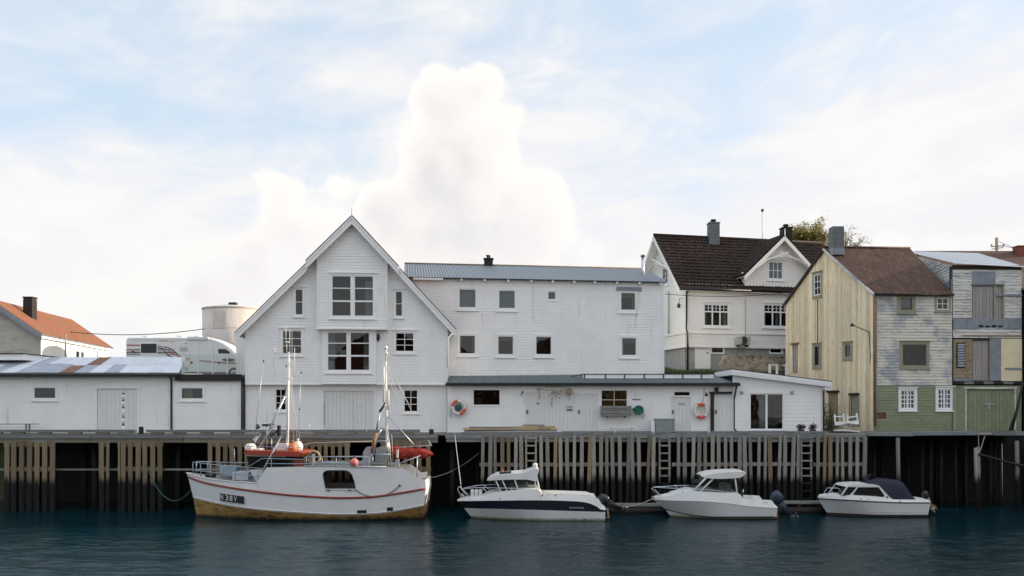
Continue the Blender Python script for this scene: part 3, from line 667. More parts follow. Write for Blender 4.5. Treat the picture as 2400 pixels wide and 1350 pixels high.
# ================================================================== buildings
def quadpart(pts, name, mat, parent, th=None):
    mb = MB()
    if th: 
        n = (Vector(pts[1])-Vector(pts[0])).cross(Vector(pts[3])-Vector(pts[0])).normalized(); mb.prism(pts, n*th)
    else: mb.poly(pts)
    return mb.build(name, mat, parent)
def corr4(E0, E1, R0, R1, name, mat, parent, pitch=.13, amp=.016, kind=None, lip=.03):
    E0, E1, R0, R1 = map(Vector, (E0, E1, R0, R1)); n = int((E1-E0).length/pitch*4); N = (E1-E0).cross(R0-E0).normalized()
    if N.z < 0: N = -N
    k = (E1-E0).length/pitch
    f = lambda s, t: (E0+(E1-E0)*s)*(1-t)+(R0+(R1-R0)*s)*t + N*(amp*math.sin(2*math.pi*s*k))
    mb = MB(); mb.grid(n, 4, f); mb.grid(n, 1, lambda s, t: f(s, 0)-N*lip*t); return mb.build(name, mat, parent, kind=kind)
def slab(E0, E1, R1, R0, th, name, mat, parent):
    E0, E1, R1, R0 = map(Vector, (E0, E1, R1, R0)); N = (E1-E0).cross(R0-E0).normalized()
    if N.z < 0: N = -N
    mb = MB(); mb.prism([E0, E1, R1, R0], -N*th); return mb.build(name, mat, parent)
def pipe(path, name, mat, parent, r=.045): return MB().tube(path, r, 8).build(name, mat, parent, True)
def chimney(parent, p, w, d, h, mat, cap=True, course=.22, name='chimney'):
    x, y, z = p; mb = MB(); mb.box(x-w/2, x+w/2, y-d/2, y+d/2, z, z+h); c = mb.build(name, mat, parent)
    k = 0; q = z + .02
    while q + course < z + h:
        b = MB(); b.box(x-w/2-.012, x+w/2+.012, y-d/2-.012, y+d/2+.012, q, q+course-.02); b.build('block_course', mat, c); q += course
    if cap: b = MB(); b.box(x-w/2-.05, x+w/2+.05, y-d/2-.05, y+d/2+.05, z+h, z+h+.07); b.build('cap', mat, c)
    return c
def back_and_sides(W, u0, u1, z0, z1, depth, mat, parent):
    mb = MB(); a, b = W.pt(u0, z0, -.02), W.pt(u1, z0, -.02); B = -W.n*depth; up = Vector((0, 0, z1-z0))
    mb.quad(a, a+B, a+B+up, a+up); mb.quad(b, b+B, b+B+up, b+up); mb.quad(a+B, b+B, b+B+up, a+B+up); return mb.build('side_walls', mat, parent)

# ---------------------------------------------------------------- left: house with the rusty roof
def rusty_house():
    E1 = Vector((-31.9, 58, 0)); E2 = Vector((-33.7, 72, 0)); run = (E2-E1).normalized(); lat = Vector((-run.y, run.x, 0))    # lat points left
    t = thing('rusty_roof_house', 'grey wooden house with a rust-orange roof and a sunlit cream side wall', 'house', (-34, 62, 6.9))
    WS = Wall.xy(E1 + run*.35 + lat*.25, E2 - run*.6 + lat*.25)
    WS.n = -lat; 
    zE, zR, hw = 10.05, 12.42, 3.35
    # side wall facing right
    hs = [(6.2, 6.9, 8.2, 9.3), (7.2, 7.8, 8.0, 9.3)]
    siding(WS, [(0, 6.6), (WS.len, 6.6), (WS.len, zE), (0, zE)], hs, .17, 'warm_white', 'side_wall', t)
    for (a, b, c, d) in hs:
        mb = MB()
        for (p, q, r, s) in ((a-.08, a, c-.08, d+.08), (b, b+.08, c-.08, d+.08), (a, b, d, d+.08), (a, b, c-.08, c)): WS.bx(mb, p, q, r, s, -.05, .05)
        w = mb.build('window', 'white_trim', t); mb = MB(); WS.bx(mb, a, b, c, d, -.06, -.05); mb.build('pane', 'glass_dark', w)
        mb = MB(); WS.bx(mb, a, b, c, d, -.4, -.38); mb.build('room_recess', 'interior', w)
    # gable wall facing the water
    g0 = E1 + run*.35 + lat*(.25+2*hw-.5); g1 = E1 + run*.35 + lat*.25; WG = Wall.xy(g0, g1)
    L = WG.len
    siding(WG, [(0, 6.6), (L, 6.6), (L, zE), (L/2, zR-.1), (0, zE)], [], .16, 'old_grey', 'gable_wall', t)
    up = Vector((0, 0, 1))
    n0, n1 = E1 - run*.1, E2 + run*.2
    slab(n0+up*(zE-.03), n1+up*(zE-.03), n1+lat*hw+up*(zR-.03), n0+lat*hw+up*(zR-.03), .07, 'roof_boards', 'grey_board', t); corr4(n0+up*zE, n1+up*zE, n0+lat*hw+up*zR, n1+lat*hw+up*zR, 'roof', 'rust_roof', t, .22, .022)
    slab(n0+lat*2*hw+up*zE, n1+lat*2*hw+up*zE, n1+lat*(hw+.002)+up*zR, n0+lat*(hw+.002)+up*zR, .10, 'roof', 'rust_roof', t)
    a = n0 - run*.03
    mb = MB(); mb.prism([a+up*(zE-.12), a+lat*hw+up*(zR-.12), a+lat*hw+up*(zR-.42), a+up*(zE-.42)], -run*.05); mb.build('bargeboard', 'grey_board', t)
    mb = MB(); mb.prism([a+lat*2*hw+up*(zE-.12), a+lat*hw+up*(zR-.12), a+lat*hw+up*(zR-.42), a+lat*2*hw+up*(zE-.42)], -run*.05); mb.build('bargeboard', 'grey_board', t)
    mb = MB(); mb.obox(n0+up*(zE-.28)+lat*.05, n1-n0, lat*.04, up*.16); mb.build('fascia', 'white_trim', t)
    c = P(61, 727, 60.5); chimney(t, (c.x, 61.0, c.z-1.0), .62, .62, 1.92, 'chimney_black', True, .25)
    for (yy, z) in ((3.0, 9.2), (9.5, 8.4)):
        p = E1 + run*yy - lat*.35; mb = MB(); mb.obox(p+up*(z-.9), run*.14, lat*.05, up*2.0); mb.build('leaning_board', 'brown_board', t)
rusty_house()

# ---------------------------------------------------------------- left: long white shed on the wharf
def shed():
    t = thing('white_shed', 'long white boarded shed with patched corrugated roof at the left edge', 'shed', P(200, 1015, 46))
    W = Wall(-90, 44.6, 405, 44.6); zt = W.uz(200, 876)[1]
    H = [window(W, t, 80, 908, 131, 934, 1, 1, trim=.11, frame=.03, glass='glass', inside='interior_warm', header=False)]
    d = W.rect(228, 911, 322, 1014); H.append(d)
    siding(W, [(0, DECK), (W.len, DECK), (W.len, zt), (0, zt)], H, .155, 'white_paint', 'wall', t)
    u0, u1, z0, z1 = d; mb = MB()
    for (a, b, c, e) in ((u0-.16, u0, DECK, z1), (u1, u1+.16, DECK, z1), (u0-.22, u1+.22, z1, z1+.10)): W.bx(mb, a, b, c, e, -.02, .05)
    dr = mb.build('door', 'white_trim', t)
    n = 9
    for i in range(n): mb = MB(); W.bx(mb, u0+(u1-u0)*i/n+.004, u0+(u1-u0)*(i+1)/n-.004, DECK+.01, z1, -.06, -.03+.004*(i % 2)); mb.build('plank', 'door_white', dr)
    back_and_sides(W, 0, W.len, DECK-.3, zt, 3.7, 'white_paint', t)
    # roof sheets
    e0 = zt + .05; rz = 7.92; back = 3.75; ov = .38
    u = -.1; i = 0
    kinds = ['sheet_grey', 'sheet_white', 'sheet_grey', 'sheet_white', 'sheet_grey', 'sheet_grey', 'sheet_grey', 'sheet_rust', 'sheet_grey', 'sheet_white', 'sheet_grey', 'sheet_white', 'sheet_white', 'sheet_white', 'sheet_white']
    top = ['sheet_white', 'sheet_white', 'sheet_white', 'sheet_white', 'sheet_grey', 'sheet_white', 'sheet_white', 'sheet_white', 'sheet_rust', 'sheet_white', 'sheet_white', 'sheet_white', 'sheet_white', 'sheet_white', 'sheet_white']
    end = W.uz(424, 876)[0]; n = 15; w = (end-u)/n; wt = (end-1.22-u)/n
    rf = MB(); rf.prism([W.pt(u, e0-.08, ov-.03), W.pt(end-.02, e0-.08, ov-.03), W.pt(end-1.24, rz-.08, -back), W.pt(u, rz-.08, -back)], (0, 0, .04)); roof = rf.build('roof', 'beam_grey', t)
    for i in range(n):
        split = random.uniform(.45, .6)
        for k, (a, b) in enumerate(((0, split), (split-.03, 1))):
            mt = (kinds, top)[k][i]
            q_ = lambda j, f, e=0.0: W.pt(u+(w+(wt-w)*f)*j+e, e0+(rz-e0)*f+.012*k+.006*(i % 2), ov-(ov+back)*f)
            corr4(q_(i, a), q_(i+1, a, .05), q_(i, b), q_(i+1, b, .05), 'roof_sheet', mt, roof, .125, .016)
    mb = MB(); W.bx(mb, u, end-1.3, 4.0, rz-.09, -back-.1, -back+.0); mb.build('rear_wall', 'white_paint', t)
    mb = MB(); W.bx(mb, u, end, e0-.22, e0-.10, .34, .47); mb.build('gutter', 'black_paint', t)
    mb = MB(); W.bx(mb, u+.05, end-.1, zt-.18, zt-.02, .02, .06); mb.build('fascia', 'white_trim', t)
    a = W.uz(403, 0)[0]; pipe([W.pt(a, e0-.15, .38), W.pt(a, e0-.35, .10), W.pt(a, DECK+.05, .10)], 'downpipe', 'black_paint', t)
    mb = MB(); W.bxp(mb, -20, 884, 68, 888.5, .05, .14); mb.build('tube_lamp', 'lamp_cream', t)
    # raised flat white roof piece at the left end
    mb = MB(); mb.box(P(-90, 0, 47).x, P(74, 0, 47).x, 46.2, 50, 7.66, 7.98); mb.build('roof_box', 'white_paint', t)
    mb = MB(); mb.box(P(-90, 0, 47).x, P(74, 0, 47).x+.05, 46.1, 50.05, 7.984, 8.03); mb.build('roof_box_cap', 'black_paint', t)
shed()

# ---------------------------------------------------------------- small annex with a glazed terrace on top
def annex():
    t = thing('terrace_annex', 'low white annex with black fascia and glass terrace railing, beside the gabled house', 'annex', P(490, 1015, 46))
    W = Wall(405.5, 44.55, 569, 44.55); zt = W.uz(490, 892)[1]
    H = [window(W, t, 425, 909, 476, 935, 1, 1, trim=.11, frame=.03, header=False, inside='interior_warm')]
    mb = MB(); u0, u1, z0, z1 = H[0]; W.bx(mb, u0+.05, u0+(u1-u0)*.42, z0+.05, z1-.06, -.30, -.27); mb.build('yellow_board', 'cream_panel', t)
    siding(W, [(0, DECK), (W.len, DECK), (W.len, zt), (0, zt)], H, .155, 'white_paint', 'wall', t)
    back_and_sides(W, 0, W.len, DECK-.3, zt, 5.5, 'white_paint', t)
    f0, f1, g0, g1 = W.rect(414, 892, 569, 878)
    mb = MB(); W.bx(mb, f0, f1, W.uz(490, 892.5)[1], W.uz(490, 877.5)[1], .02, .22); mb.build('fascia', 'black_paint', t)
    mb = MB(); W.bx(mb, f0, f1, zt+.02, zt+.25, -5.4, .018); mb.build('terrace', 'deck_wood', t)
    b = MB(); zb = zt+.27; top = W.uz(490, 830)[1]
    pxs = [429, 466, 500, 534, 567]
    rail = thing_part('railing', t, W, pxs, zb, top)
    for px in (403, 568.5):
        if px > 500: a = W.uz(px, 0)[0]; pipe([W.pt(a, zt+.1, .12), W.pt(a, DECK+.04, .12)], 'downpipe', 'black_paint', t)
def thing_part(name, t, W, pxs, zb, top):
    mb = MB(); u0, u1 = W.uz(pxs[0], 0)[0], W.uz(pxs[-1], 0)[0]; W.bx(mb, u0, u1, top-.03, top+.02, .05, .10); r = mb.build(name, 'alu', t)
    for px in pxs: mb = MB(); a = W.uz(px, 0)[0]; W.bx(mb, a-.03, a+.03, zb-.05, top-.032, .05, .10); mb.build('post', 'alu', r)
    for a, b in zip(pxs, pxs[1:]):
        mb = MB(); W.bx(mb, W.uz(a, 0)[0]+.05, W.uz(b, 0)[0]-.05, zb+.03, top-.06, .07, .078); mb.build('glass_panel', 'glass_clear', r)
    return r
annex()

# ---------------------------------------------------------------- the gabled white house
def gabled():
    t = thing('gabled_house', 'tall white gabled wharf house with projecting centre bay, behind the fishing boat', 'house', P(810, 1015, 48))
    WL = Wall(571, 44.75, 1047, 45.45); W = WL.off(.26); WB = W.off(.45); WB2 = W.off(.20)
    RF = W.off(.42)
    el, pk, er = RF.uz(549, 779), RF.uz(827, 508), RF.uz(1069, 770)
    zr = lin([el, pk, er])
    uL, uR = W.uz(575, 0)[0], W.uz(1049, 0)[0]; zb = W.uz(810, 901)[1]
    # lower storey
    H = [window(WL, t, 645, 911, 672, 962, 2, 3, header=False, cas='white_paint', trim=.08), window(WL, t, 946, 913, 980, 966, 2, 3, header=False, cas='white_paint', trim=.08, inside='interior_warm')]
    d = WL.rect(759, 916, 876, 1013); H.append((d[0], d[1], DECK, d[3]))
    siding(WL, [(0, DECK), (WL.len, DECK), (WL.len, zb+.02), (0, zb+.02)], H, .15, 'white_paint', 'lower_wall', t)
    u0, u1, z0, z1 = d; mb = MB()
    for (a, b, c, e) in ((u0-.13, u0, DECK, z1), (u1, u1+.13, DECK, z1), (u0-.13, u1+.13, z1, z1+.12)): WL.bx(mb, a, b, c, e, -.02, .05)
    dr = mb.build('double_door', 'white_trim', t); n = 12
    for i in range(n):
        a = u0+(u1-u0)*i/n+(.012 if i == n//2+1 else .004); mb = MB(); WL.bx(mb, a, u0+(u1-u0)*(i+1)/n-.004, DECK+.02, z1, -.06, -.03+.005*(i % 2)); mb.build('plank', 'door_white', dr)
    mb = MB(); WL.bx(mb, u0, u0+.02, DECK+.4, DECK+1.55, -.02, .03); mb.build('hinge_strap', 'dark_metal', dr)
    # upper wall with its gable
    bu = WB.rect(743, 600, 908, 770); b2 = WB2.rect(755, 770, 882, 900)
    H = [window(W, t, 691, 677, 711, 739, 1, 2, cas='white_paint', trim=.09, frame=.05), window(W, t, 926, 682, 944, 742, 1, 2, cas='white_paint', trim=.09, frame=.05),
         window(W, t, 661, 774, 708, 830, 2, 3, cas='white_paint', trim=.10), window(W, t, 926, 779, 971, 825, 2, 3, cas='white_paint', trim=.10)]
    poly = [(uL, zb), (uR, zb), (uR, zr(uR)-.16), (pk[0], pk[1]-.2), (uL, zr(uL)-.16)]
    siding(W, poly, H + [(bu[0]+.06, bu[1]-.06, bu[2]+.06, 99), (b2[0]+.06, b2[1]-.06, b2[2]+.3, bu[2]+.05)], .15, 'white_paint', 'upper_wall', t)
    mb = MB(); mb.quad(W.pt(uL, zb, .02), W.pt(uR, zb, .02), W.pt(uR, zb, -.3), W.pt(uL, zb, -.3)); W.bx(mb, uL, uR, zb-.03, zb+.05, .0, .045); mb.build('jetty_trim', 'white_trim', t)
    for u in (uL, uR-.12): mb = MB(); W.bx(mb, u, u+.12, zb+.05, zr(u+.06)-.25, .0, .05); mb.build('corner_board', 'white_trim', t)
    # centre bay, upper and lower
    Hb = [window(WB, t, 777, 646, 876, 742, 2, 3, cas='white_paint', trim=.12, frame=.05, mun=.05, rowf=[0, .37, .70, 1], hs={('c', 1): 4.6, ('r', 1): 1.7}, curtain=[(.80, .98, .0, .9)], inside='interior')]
    pb = [(bu[0], bu[2]), (bu[1], bu[2]), (bu[1], zr(bu[1])-.18), (pk[0], pk[1]-.22), (bu[0], zr(bu[0])-.18)]
    siding(WB, pb, Hb, .15, 'white_paint', 'bay_wall', t)
    mb = MB()
    for u in (bu[0], bu[1]): mb.quad(WB.pt(u, bu[2], 0), WB.pt(u, zr(u)-.1, 0), WB.pt(u, zr(u)-.1, -.5), WB.pt(u, bu[2], -.5))
    mb.quad(WB.pt(bu[0], bu[2], .02), WB.pt(bu[1], bu[2], .02), WB.pt(bu[1], bu[2], -.5), WB.pt(bu[0], bu[2], -.5)); mb.build('bay_sides', 'white_paint', t)
    mb = MB(); WB.bx(mb, bu[0]-.03, bu[1]+.03, bu[2]-.05, bu[2]+.02, -.4, .06); mb.build('bay_moulding', 'white_trim', t)
    for u in (bu[0]-.01, bu[1]-.10): mb = MB(); WB.bx(mb, u, u+.11, bu[2]+.02, zr(u+.05)-.3, .0, .045); mb.build('corner_board', 'white_trim', t)
    Hb = [window(WB2, t, 767, 778, 867, 869, 2, 3, cas='white_paint', trim=.12, frame=.05, mun=.05, rowf=[0, .38, .72, 1], hs={('c', 1): 4.6, ('r', 1): 1.7}, curtain=[(.0, .16, 0, 1), (.86, 1, 0, 1)], inside='interior_warm', header=False)]
    siding(WB2, [(b2[0], zb+.02), (b2[1], zb+.02), (b2[1], bu[2]-.03), (b2[0], bu[2]-.03)], Hb, .15, 'white_paint', 'bay_wall', t)
    mb = MB()
    for u in (b2[0], b2[1]): mb.quad(WB2.pt(u, zb, 0), WB2.pt(u, bu[2], 0), WB2.pt(u, bu[2], -.25), WB2.pt(u, zb, -.25))
    mb.quad(WB2.pt(b2[0], zb+.02, .02), WB2.pt(b2[1], zb+.02, .02), WB2.pt(b2[1], zb+.02, -.25), WB2.pt(b2[0], zb+.02, -.25)); mb.build('bay_sides', 'white_paint', t)
    # roof: dark covering, white soffit, bargeboards; the peak part reaches further out over the bay
    D = -9.5
    def piece(a, b, w0, w1, tag_, dz=0.0):
        (ua, za), (ub, zb_) = a, b; za += dz; zb_ += dz
        mb = MB(); mb.prism([W.pt(ua, za, w0), W.pt(ub, zb_, w0), W.pt(ub, zb_-.07, w0), W.pt(ua, za-.07, w0)], W.n*(w1-w0)); mb.build('roof', 'brown_roof', t)
        mb = MB(); mb.prism([W.pt(ua, za-.072, w0), W.pt(ub, zb_-.072, w0), W.pt(ub, zb_-.13, w0), W.pt(ua, za-.13, w0)], W.n*(w1-.04-w0)); mb.build('soffit', 'white_trim', t)
    def barge(a, b, w):
        (ua, za), (ub, zb_) = a, b
        mb = MB(); mb.prism([W.pt(ua, za-.072, w-.038), W.pt(ub, zb_-.072, w-.038), W.pt(ub, zb_-.47, w-.038), W.pt(ua, za-.47, w-.038)], W.n*.036); o = mb.build('bargeboard', 'white_trim', t)
        mb = MB(); mb.prism([W.pt(ua, za-.074, w-.001), W.pt(ub, zb_-.074, w-.001), W.pt(ub, zb_-.20, w-.001), W.pt(ua, za-.20, w-.001)], W.n*.03); mb.build('moulding', 'white_trim', o)
    bl = W.off(.86).uz(716, 605)[0]; br = W.off(.86).uz(934, 620)[0]
    piece(el, pk, D, .42, 0); piece(er, pk, D, .42, 0, -.0005)
    barge(el, (bl, zr(bl)), .42); barge(er, (br, zr(br)), .42)
    piece((bl, zr(bl)+.012), (pk[0], pk[1]+.012), .42, .88, 0); piece((br, zr(br)+.012), (pk[0], pk[1]+.012), .42, .88, 0)
    barge((bl, zr(bl)), pk, .88); barge((br, zr(br)), (pk[0]+.001, pk[1]), .882)
    mb = MB(); mb.tube([W.pt(pk[0], pk[1]-.25, .90), W.pt(pk[0], pk[1]+.36, .90)], [.03, .015], 6); mb.build('finial', 'galv', t)
    mb = MB(); mb.tube([W.pt(er[0]-.12, er[1]-.14, .3), W.pt(er[0]-.12, er[1]-.14, D)], .06, 8); mb.build('gutter', 'white_trim', t, True)
    mb = MB(); mb.tube([W.pt(el[0]+.12, el[1]-.14, .3), W.pt(el[0]+.12, el[1]-.14, D)], .06, 8); mb.build('gutter', 'white_trim', t, True)
    pipe([W.pt(er[0]-.14, er[1]-.18, .2), W.pt(uR+.02, er[1]-.48, .12), W.pt(uR+.02, zb+.9, .12)], 'downpipe', 'white_trim', t)
    pipe([W.pt(uL-.05, zb+.5, .05), W.pt(uL-.05, zb+.1, .05), WL.pt(.04, zb-.1, .1), WL.pt(.04, DECK+.03, .1)], 'downpipe', 'black_paint', t)
    back_and_sides(W, uL+.02, uR-.02, 3.2, zr(uL)-.2, 9.2, 'white_paint', t)
    # wing that stands back on the left
    W3 = Wall(553, 47.3, 576, 47.3); mb = MB(); W3.bx(mb, 0, W3.len+.3, 6.8, W3.uz(560, 777)[1], -3.0, 0); mb.build('side_wing', 'warm_white', t)
    # wall lamp beside the bay window
    mb = MB(); c = WB2.uz(886, 790); mb.ball(WB2.pt(c[0], c[1], -.1), (.09, .09, .20), 10, 7); mb.build('wall_lamp', 'dark_metal', t, True)
gabled()

# ---------------------------------------------------------------- long white wing behind the lean-to
def wing():
    t = thing('wing_building', 'long plain white two-storey building with blue-grey ribbed roof right of the gabled house', 'building', P(1300, 890, 50))
    W = Wall(940, 46.5, 1556, 48.4); zt = W.uz(1300, 658)[1]; zb = 6.2
    H = []
    for (a, b, c, d, k) in ((1075, 677, 1116, 722, 'blind'), (1168, 680, 1208, 724, 'blind'), (1454, 685, 1490, 728, 'dark'), (1076, 785, 1115, 830, 'd'), (1166, 787, 1204, 832, 'd'), (1255, 788, 1293, 832, 'd'), (1456, 791, 1492, 834, 'c')):
        H.append(window(W, t, a, b, c, d, 1, 1, cas='white_paint', trim=.13, frame=.05, header=False, sill=True, blind=(0, 1, 'blind') if k == 'blind' else ((.72, .98, 'sheet_grey') if k in ('dark', 'c') else None), inside='interior_warm' if k == 'd' else 'interior',
                 curtain={'c': [(0, .2, 0, .95)], 'd': [(0, .12, 0, 1), (.86, 1, 0, 1)] if a == 1076 else ([(.0, 1, .78, 1)] if a == 1166 else None), 'dark': [(.82, 1, 0, .7)]}.get(k)))
    H.append(window(W, t, 1283, 683, 1303, 703, 1, 1, cas='white_paint', trim=.09, frame=.05, header=False, sill=False, blind=(0, 1, 'curtain')))
    siding(W, [(0, zb), (W.len, zb), (W.len, zt), (0, zt)], H, .155, 'white_paint', 'wall', t)
    mb = MB(); W.bxp(mb, 1445, 673, 1503, 682, 0.0, .08); mb.build('header_board', 'grey_board', t)
    for u in (W.len-.13,): mb = MB(); W.bx(mb, u, u+.14, zb, zt, .0, .05); mb.build('corner_board', 'white_trim', t)
    back_and_sides(W, 0, W.len, 3.4, zt, 8.4, 'white_paint', t)
    ez, rz, ov, bk = zt+.02, 13.62, .32, 4.2
    uE = W.len+.12
    corr4(W.pt(.2, ez, ov), W.pt(uE, ez, ov), W.pt(.2, rz, -bk), W.pt(uE, rz, -bk), 'roof', 'wing_roof', t, .15, .012)
    corr4(W.pt(.2, ez, -2*bk-ov), W.pt(uE, ez, -2*bk-ov), W.pt(.2, rz-.005, -bk), W.pt(uE, rz-.005, -bk), 'roof', 'wing_roof', t, .15, .012)
    mb = MB(); mb.add([W.pt(W.len-.02, zt, 0), W.pt(W.len-.02, rz-.1, -bk), W.pt(W.len-.02, zt, -2*bk)], [(0, 1, 2)]); mb.build('gable_end', 'white_paint', t)
    mb = MB(); mb.tube([W.pt(.2, rz+.03, -bk), W.pt(uE-.05, rz+.02, -bk)], .045, 8); mb.build('ridge_cap', 'brown_board', t, True)
    a = W.uz(968, 0)[0]; b = W.uz(1038, 0)[0]; mb = MB(); W.bx(mb, a, b, zt-.12, zt-.005, .05, .30); mb.build('eave_board', 'white_trim', t)
    for px in (1081, 1135, 1190, 1244, 1294, 1344, 1392, 1444, 1496, 1545): u = W.uz(px, 0)[0]; mb = MB(); W.bx(mb, u-.06, u+.06, zt-.13, zt-.02, .02, .27); mb.build('rafter_tail', 'white_trim', t)
    c = P(1145, 618, 51.4); chimney(t, (c.x, c.y, c.z-.15), .5, .5, .38, 'chimney_black'); mb = MB(); mb.lathe([(.12, 0), (.12, .16), (.17, .17), (.17, .22)], (c.x, c.y, c.z+.3), 12); mb.build('chimney_pot', 'galv', t, True)
    q = P(1507, 652, 50.2); mb = MB(); mb.tube([(q.x, q.y, q.z-.3), (q.x, q.y, q.z+1.25)], .10, 12); o = mb.build('stove_pipe', 'alu', t, True); mb = MB(); mb.lathe([(.14, 0), (.15, .08), (.05, .14)], (q.x, q.y, q.z+1.25), 12); mb.build('pipe_cap', 'rust_pipe', o, True)
wing()

# ---------------------------------------------------------------- lean-to in front of it
def leanto():
    t = thing('lean_to', 'low white lean-to with dark ribbed roof along the wharf, hung with two lifebuoys', 'lean-to', P(1380, 1013, 46))
    W = Wall(1048, 45.1, 1720, 44.9); zt = W.uz(1400, 903)[1]
    H = [window(W, t, 1109, 913, 1172, 950, 1, 1, trim=.06, frame=.03, glass='glass_dark', header=False, sill=False, inside='interior'),
         window(W, t, 1409, 914, 1470, 974, 2, 2, trim=.06, frame=.03, mun=.025, glass='glass_dark', header=False, sill=False, rowf=[0, .62, 1], inside='interior_warm'),
         window(W, t, 1580, 918, 1617, 928, 1, 1, trim=.05, frame=.02, glass='glass_dark', header=False, sill=False)]
    u0, u1, z0, z1 = H[0]; mb = MB(); W.bx(mb, u0+.05, u0+(u1-u0)*.32, z0+.05, z0+(z1-z0)*.48, -.14, -.11); mb.build('cardboard_sheet', 'cardboard', t)
    doors = [(1232, 920, 1348, 1013), (1353, 923, 1401, 1013), (1573, 930, 1618, 1013), (1674, 925, 1713, 1013)]
    for (a, b, c, d) in doors:
        r = W.rect(a, b, c, d); H.append((r[0], r[1], DECK, r[3]))
    siding(W, [(0, DECK), (W.len, DECK), (W.len, zt), (0, zt)], H, .155, 'white_paint', 'wall', t)
    for (a, b, c, d) in doors:
        u0, u1, z0, z1 = W.rect(a, b, c, d); mb = MB()
        for (p, q, r, s) in ((u0-.07, u0, DECK, z1+.07), (u1, u1+.07, DECK, z1+.07), (u0, u1, z1, z1+.07)): W.bx(mb, p, q, r, s, -.02, .03)
        dr = mb.build('door', 'white_trim', t); n = max(4, int((u1-u0)/.2))
        for i in range(n): mb = MB(); W.bx(mb, u0+(u1-u0)*i/n+.003, u0+(u1-u0)*(i+1)/n-.003, DECK+.02, z1, -.05, -.02+.003*(i % 2)); mb.build('plank', 'door_white', dr)
        mb = MB(); W.bx(mb, u0+.06, u0+.12, DECK+1.0, DECK+1.18, -.015, .05); mb.build('handle', 'dark_metal', dr)
    back_and_sides(W, 0, W.len, 3.4, zt, 3.0, 'white_paint', t)
    uE = W.uz(1729, 0)[0]; ez = W.off(.36).uz(1400, 897)[1]
    uW = W.uz(1540, 0)[0]
    corr4(W.pt(-.02, ez, .36), W.pt(uE, ez, .36), W.pt(-.02, ez+.55, -2.3), W.pt(uE, ez+.50, -3.2), 'roof', 'leanto_roof', t, .17, .02)
    mb = MB(); W.bx(mb, -.05, uE+.03, ez-.17, ez-.03, .30, .45); mb.build('gutter', 'black_paint', t)
    mb = MB(); W.bx(mb, 0, uE, zt-.05, ez-.05, .0, .30); mb.build('eave_soffit', 'white_paint', t)
    # dark post and beam at the end door
    mb = MB(); W.bxp(mb, 1665, 921, 1672.5, 1014, .03, .14); mb.build('post', 'tarred', t)
    mb = MB(); W.bxp(mb, 1662, 918, 1714, 923, .031, .16); mb.build('lintel', 'tarred', t)
    mb = MB(); W.bxp(mb, 1674, 908, 1683, 917.5, .03, .12); mb.build('bracket_block', 'tarred', t)
    a = W.uz(1719, 0)[0]; pipe([W.pt(uE-.15, ez-.12, .36), W.pt(uE-.17, ez-.3, .36), W.pt(a, ez-.85, .14), W.pt(a, DECK+.2, .14), W.pt(a+.12, DECK+.05, .25)], 'downpipe', 'black_paint', t)
    # low white panel rail standing on the roof
    Wr = Wall(1340, 46.25, 1672, 46.25); zb = Wr.uz(1500, 889)[1]; zq = Wr.uz(1500, 876.5)[1]
    mb = MB(); Wr.bx(mb, Wr.uz(1366, 0)[0], Wr.len, zb+.05, zq-.03, -.01, .01); rp = mb.build('roof_rail', 'white_trim', t)
    mb = MB(); Wr.bx(mb, Wr.uz(1366, 0)[0], Wr.len-.2, zq-.028, zq+.015, -.04, .04); mb.prism([Wr.pt(0, zb+.12, -.03), Wr.pt(Wr.uz(1366, 0)[0], zq-.028, -.03), Wr.pt(Wr.uz(1366, 0)[0], zq+.015, -.03), Wr.pt(0, zb+.18, -.03)], Wr.n*.05); mb.build('top_rail', 'dark_metal', rp)
    mb = MB(); Wr.bx(mb, Wr.uz(1366, 0)[0], Wr.len-.2, zb-.02, zb+.045, -.04, .05); mb.build('bottom_rail', 'dark_metal', rp)
    for px in (1370, 1419, 1464, 1510, 1555, 1600, 1644): u = Wr.uz(px, 0)[0]; mb = MB(); Wr.bx(mb, u-.03, u+.03, zb+.046, zq-.03, -.03, .045); mb.build('post', 'dark_metal', rp)
    # things fixed to the wall: lamp tube, notices, cable
    mb = MB(); W.bxp(mb, 1266, 908.5, 1325, 913.5, .05, .14); mb.build('tube_lamp', 'lamp_cream', t)
    for (a, b, c, d, m) in ((1328, 952, 1342, 954, 'brown_board'), (1328, 959, 1342, 961.5, 'black_paint'), (1482, 935, 1501, 937, 'plank_old'), (1258, 944, 1264, 946, 'dark_metal'), (1590, 945, 1606, 947, 'beige_vent')):
        mb = MB(); W.bxp(mb, a, b, c, d, .022, .05); mb.build('wall_strip', m, t)
    mb = MB(); c0 = W.uz(1651, 928); c1 = W.uz(1659, 928); c2 = W.uz(1655, 919); mb.prism([W.pt(c0[0], c0[1], .025), W.pt(c1[0], c1[1], .025), W.pt(c2[0], c2[1], .025)], W.n*.012); mb.build('warning_triangle', 'black_paint', t)
    pipe([W.pt(*W.uz(1650, 908), .04), W.pt(*W.uz(1649, 930), .04), W.pt(*W.uz(1646, 943), .04)], 'cable', 'galv', t, .012)
leanto()

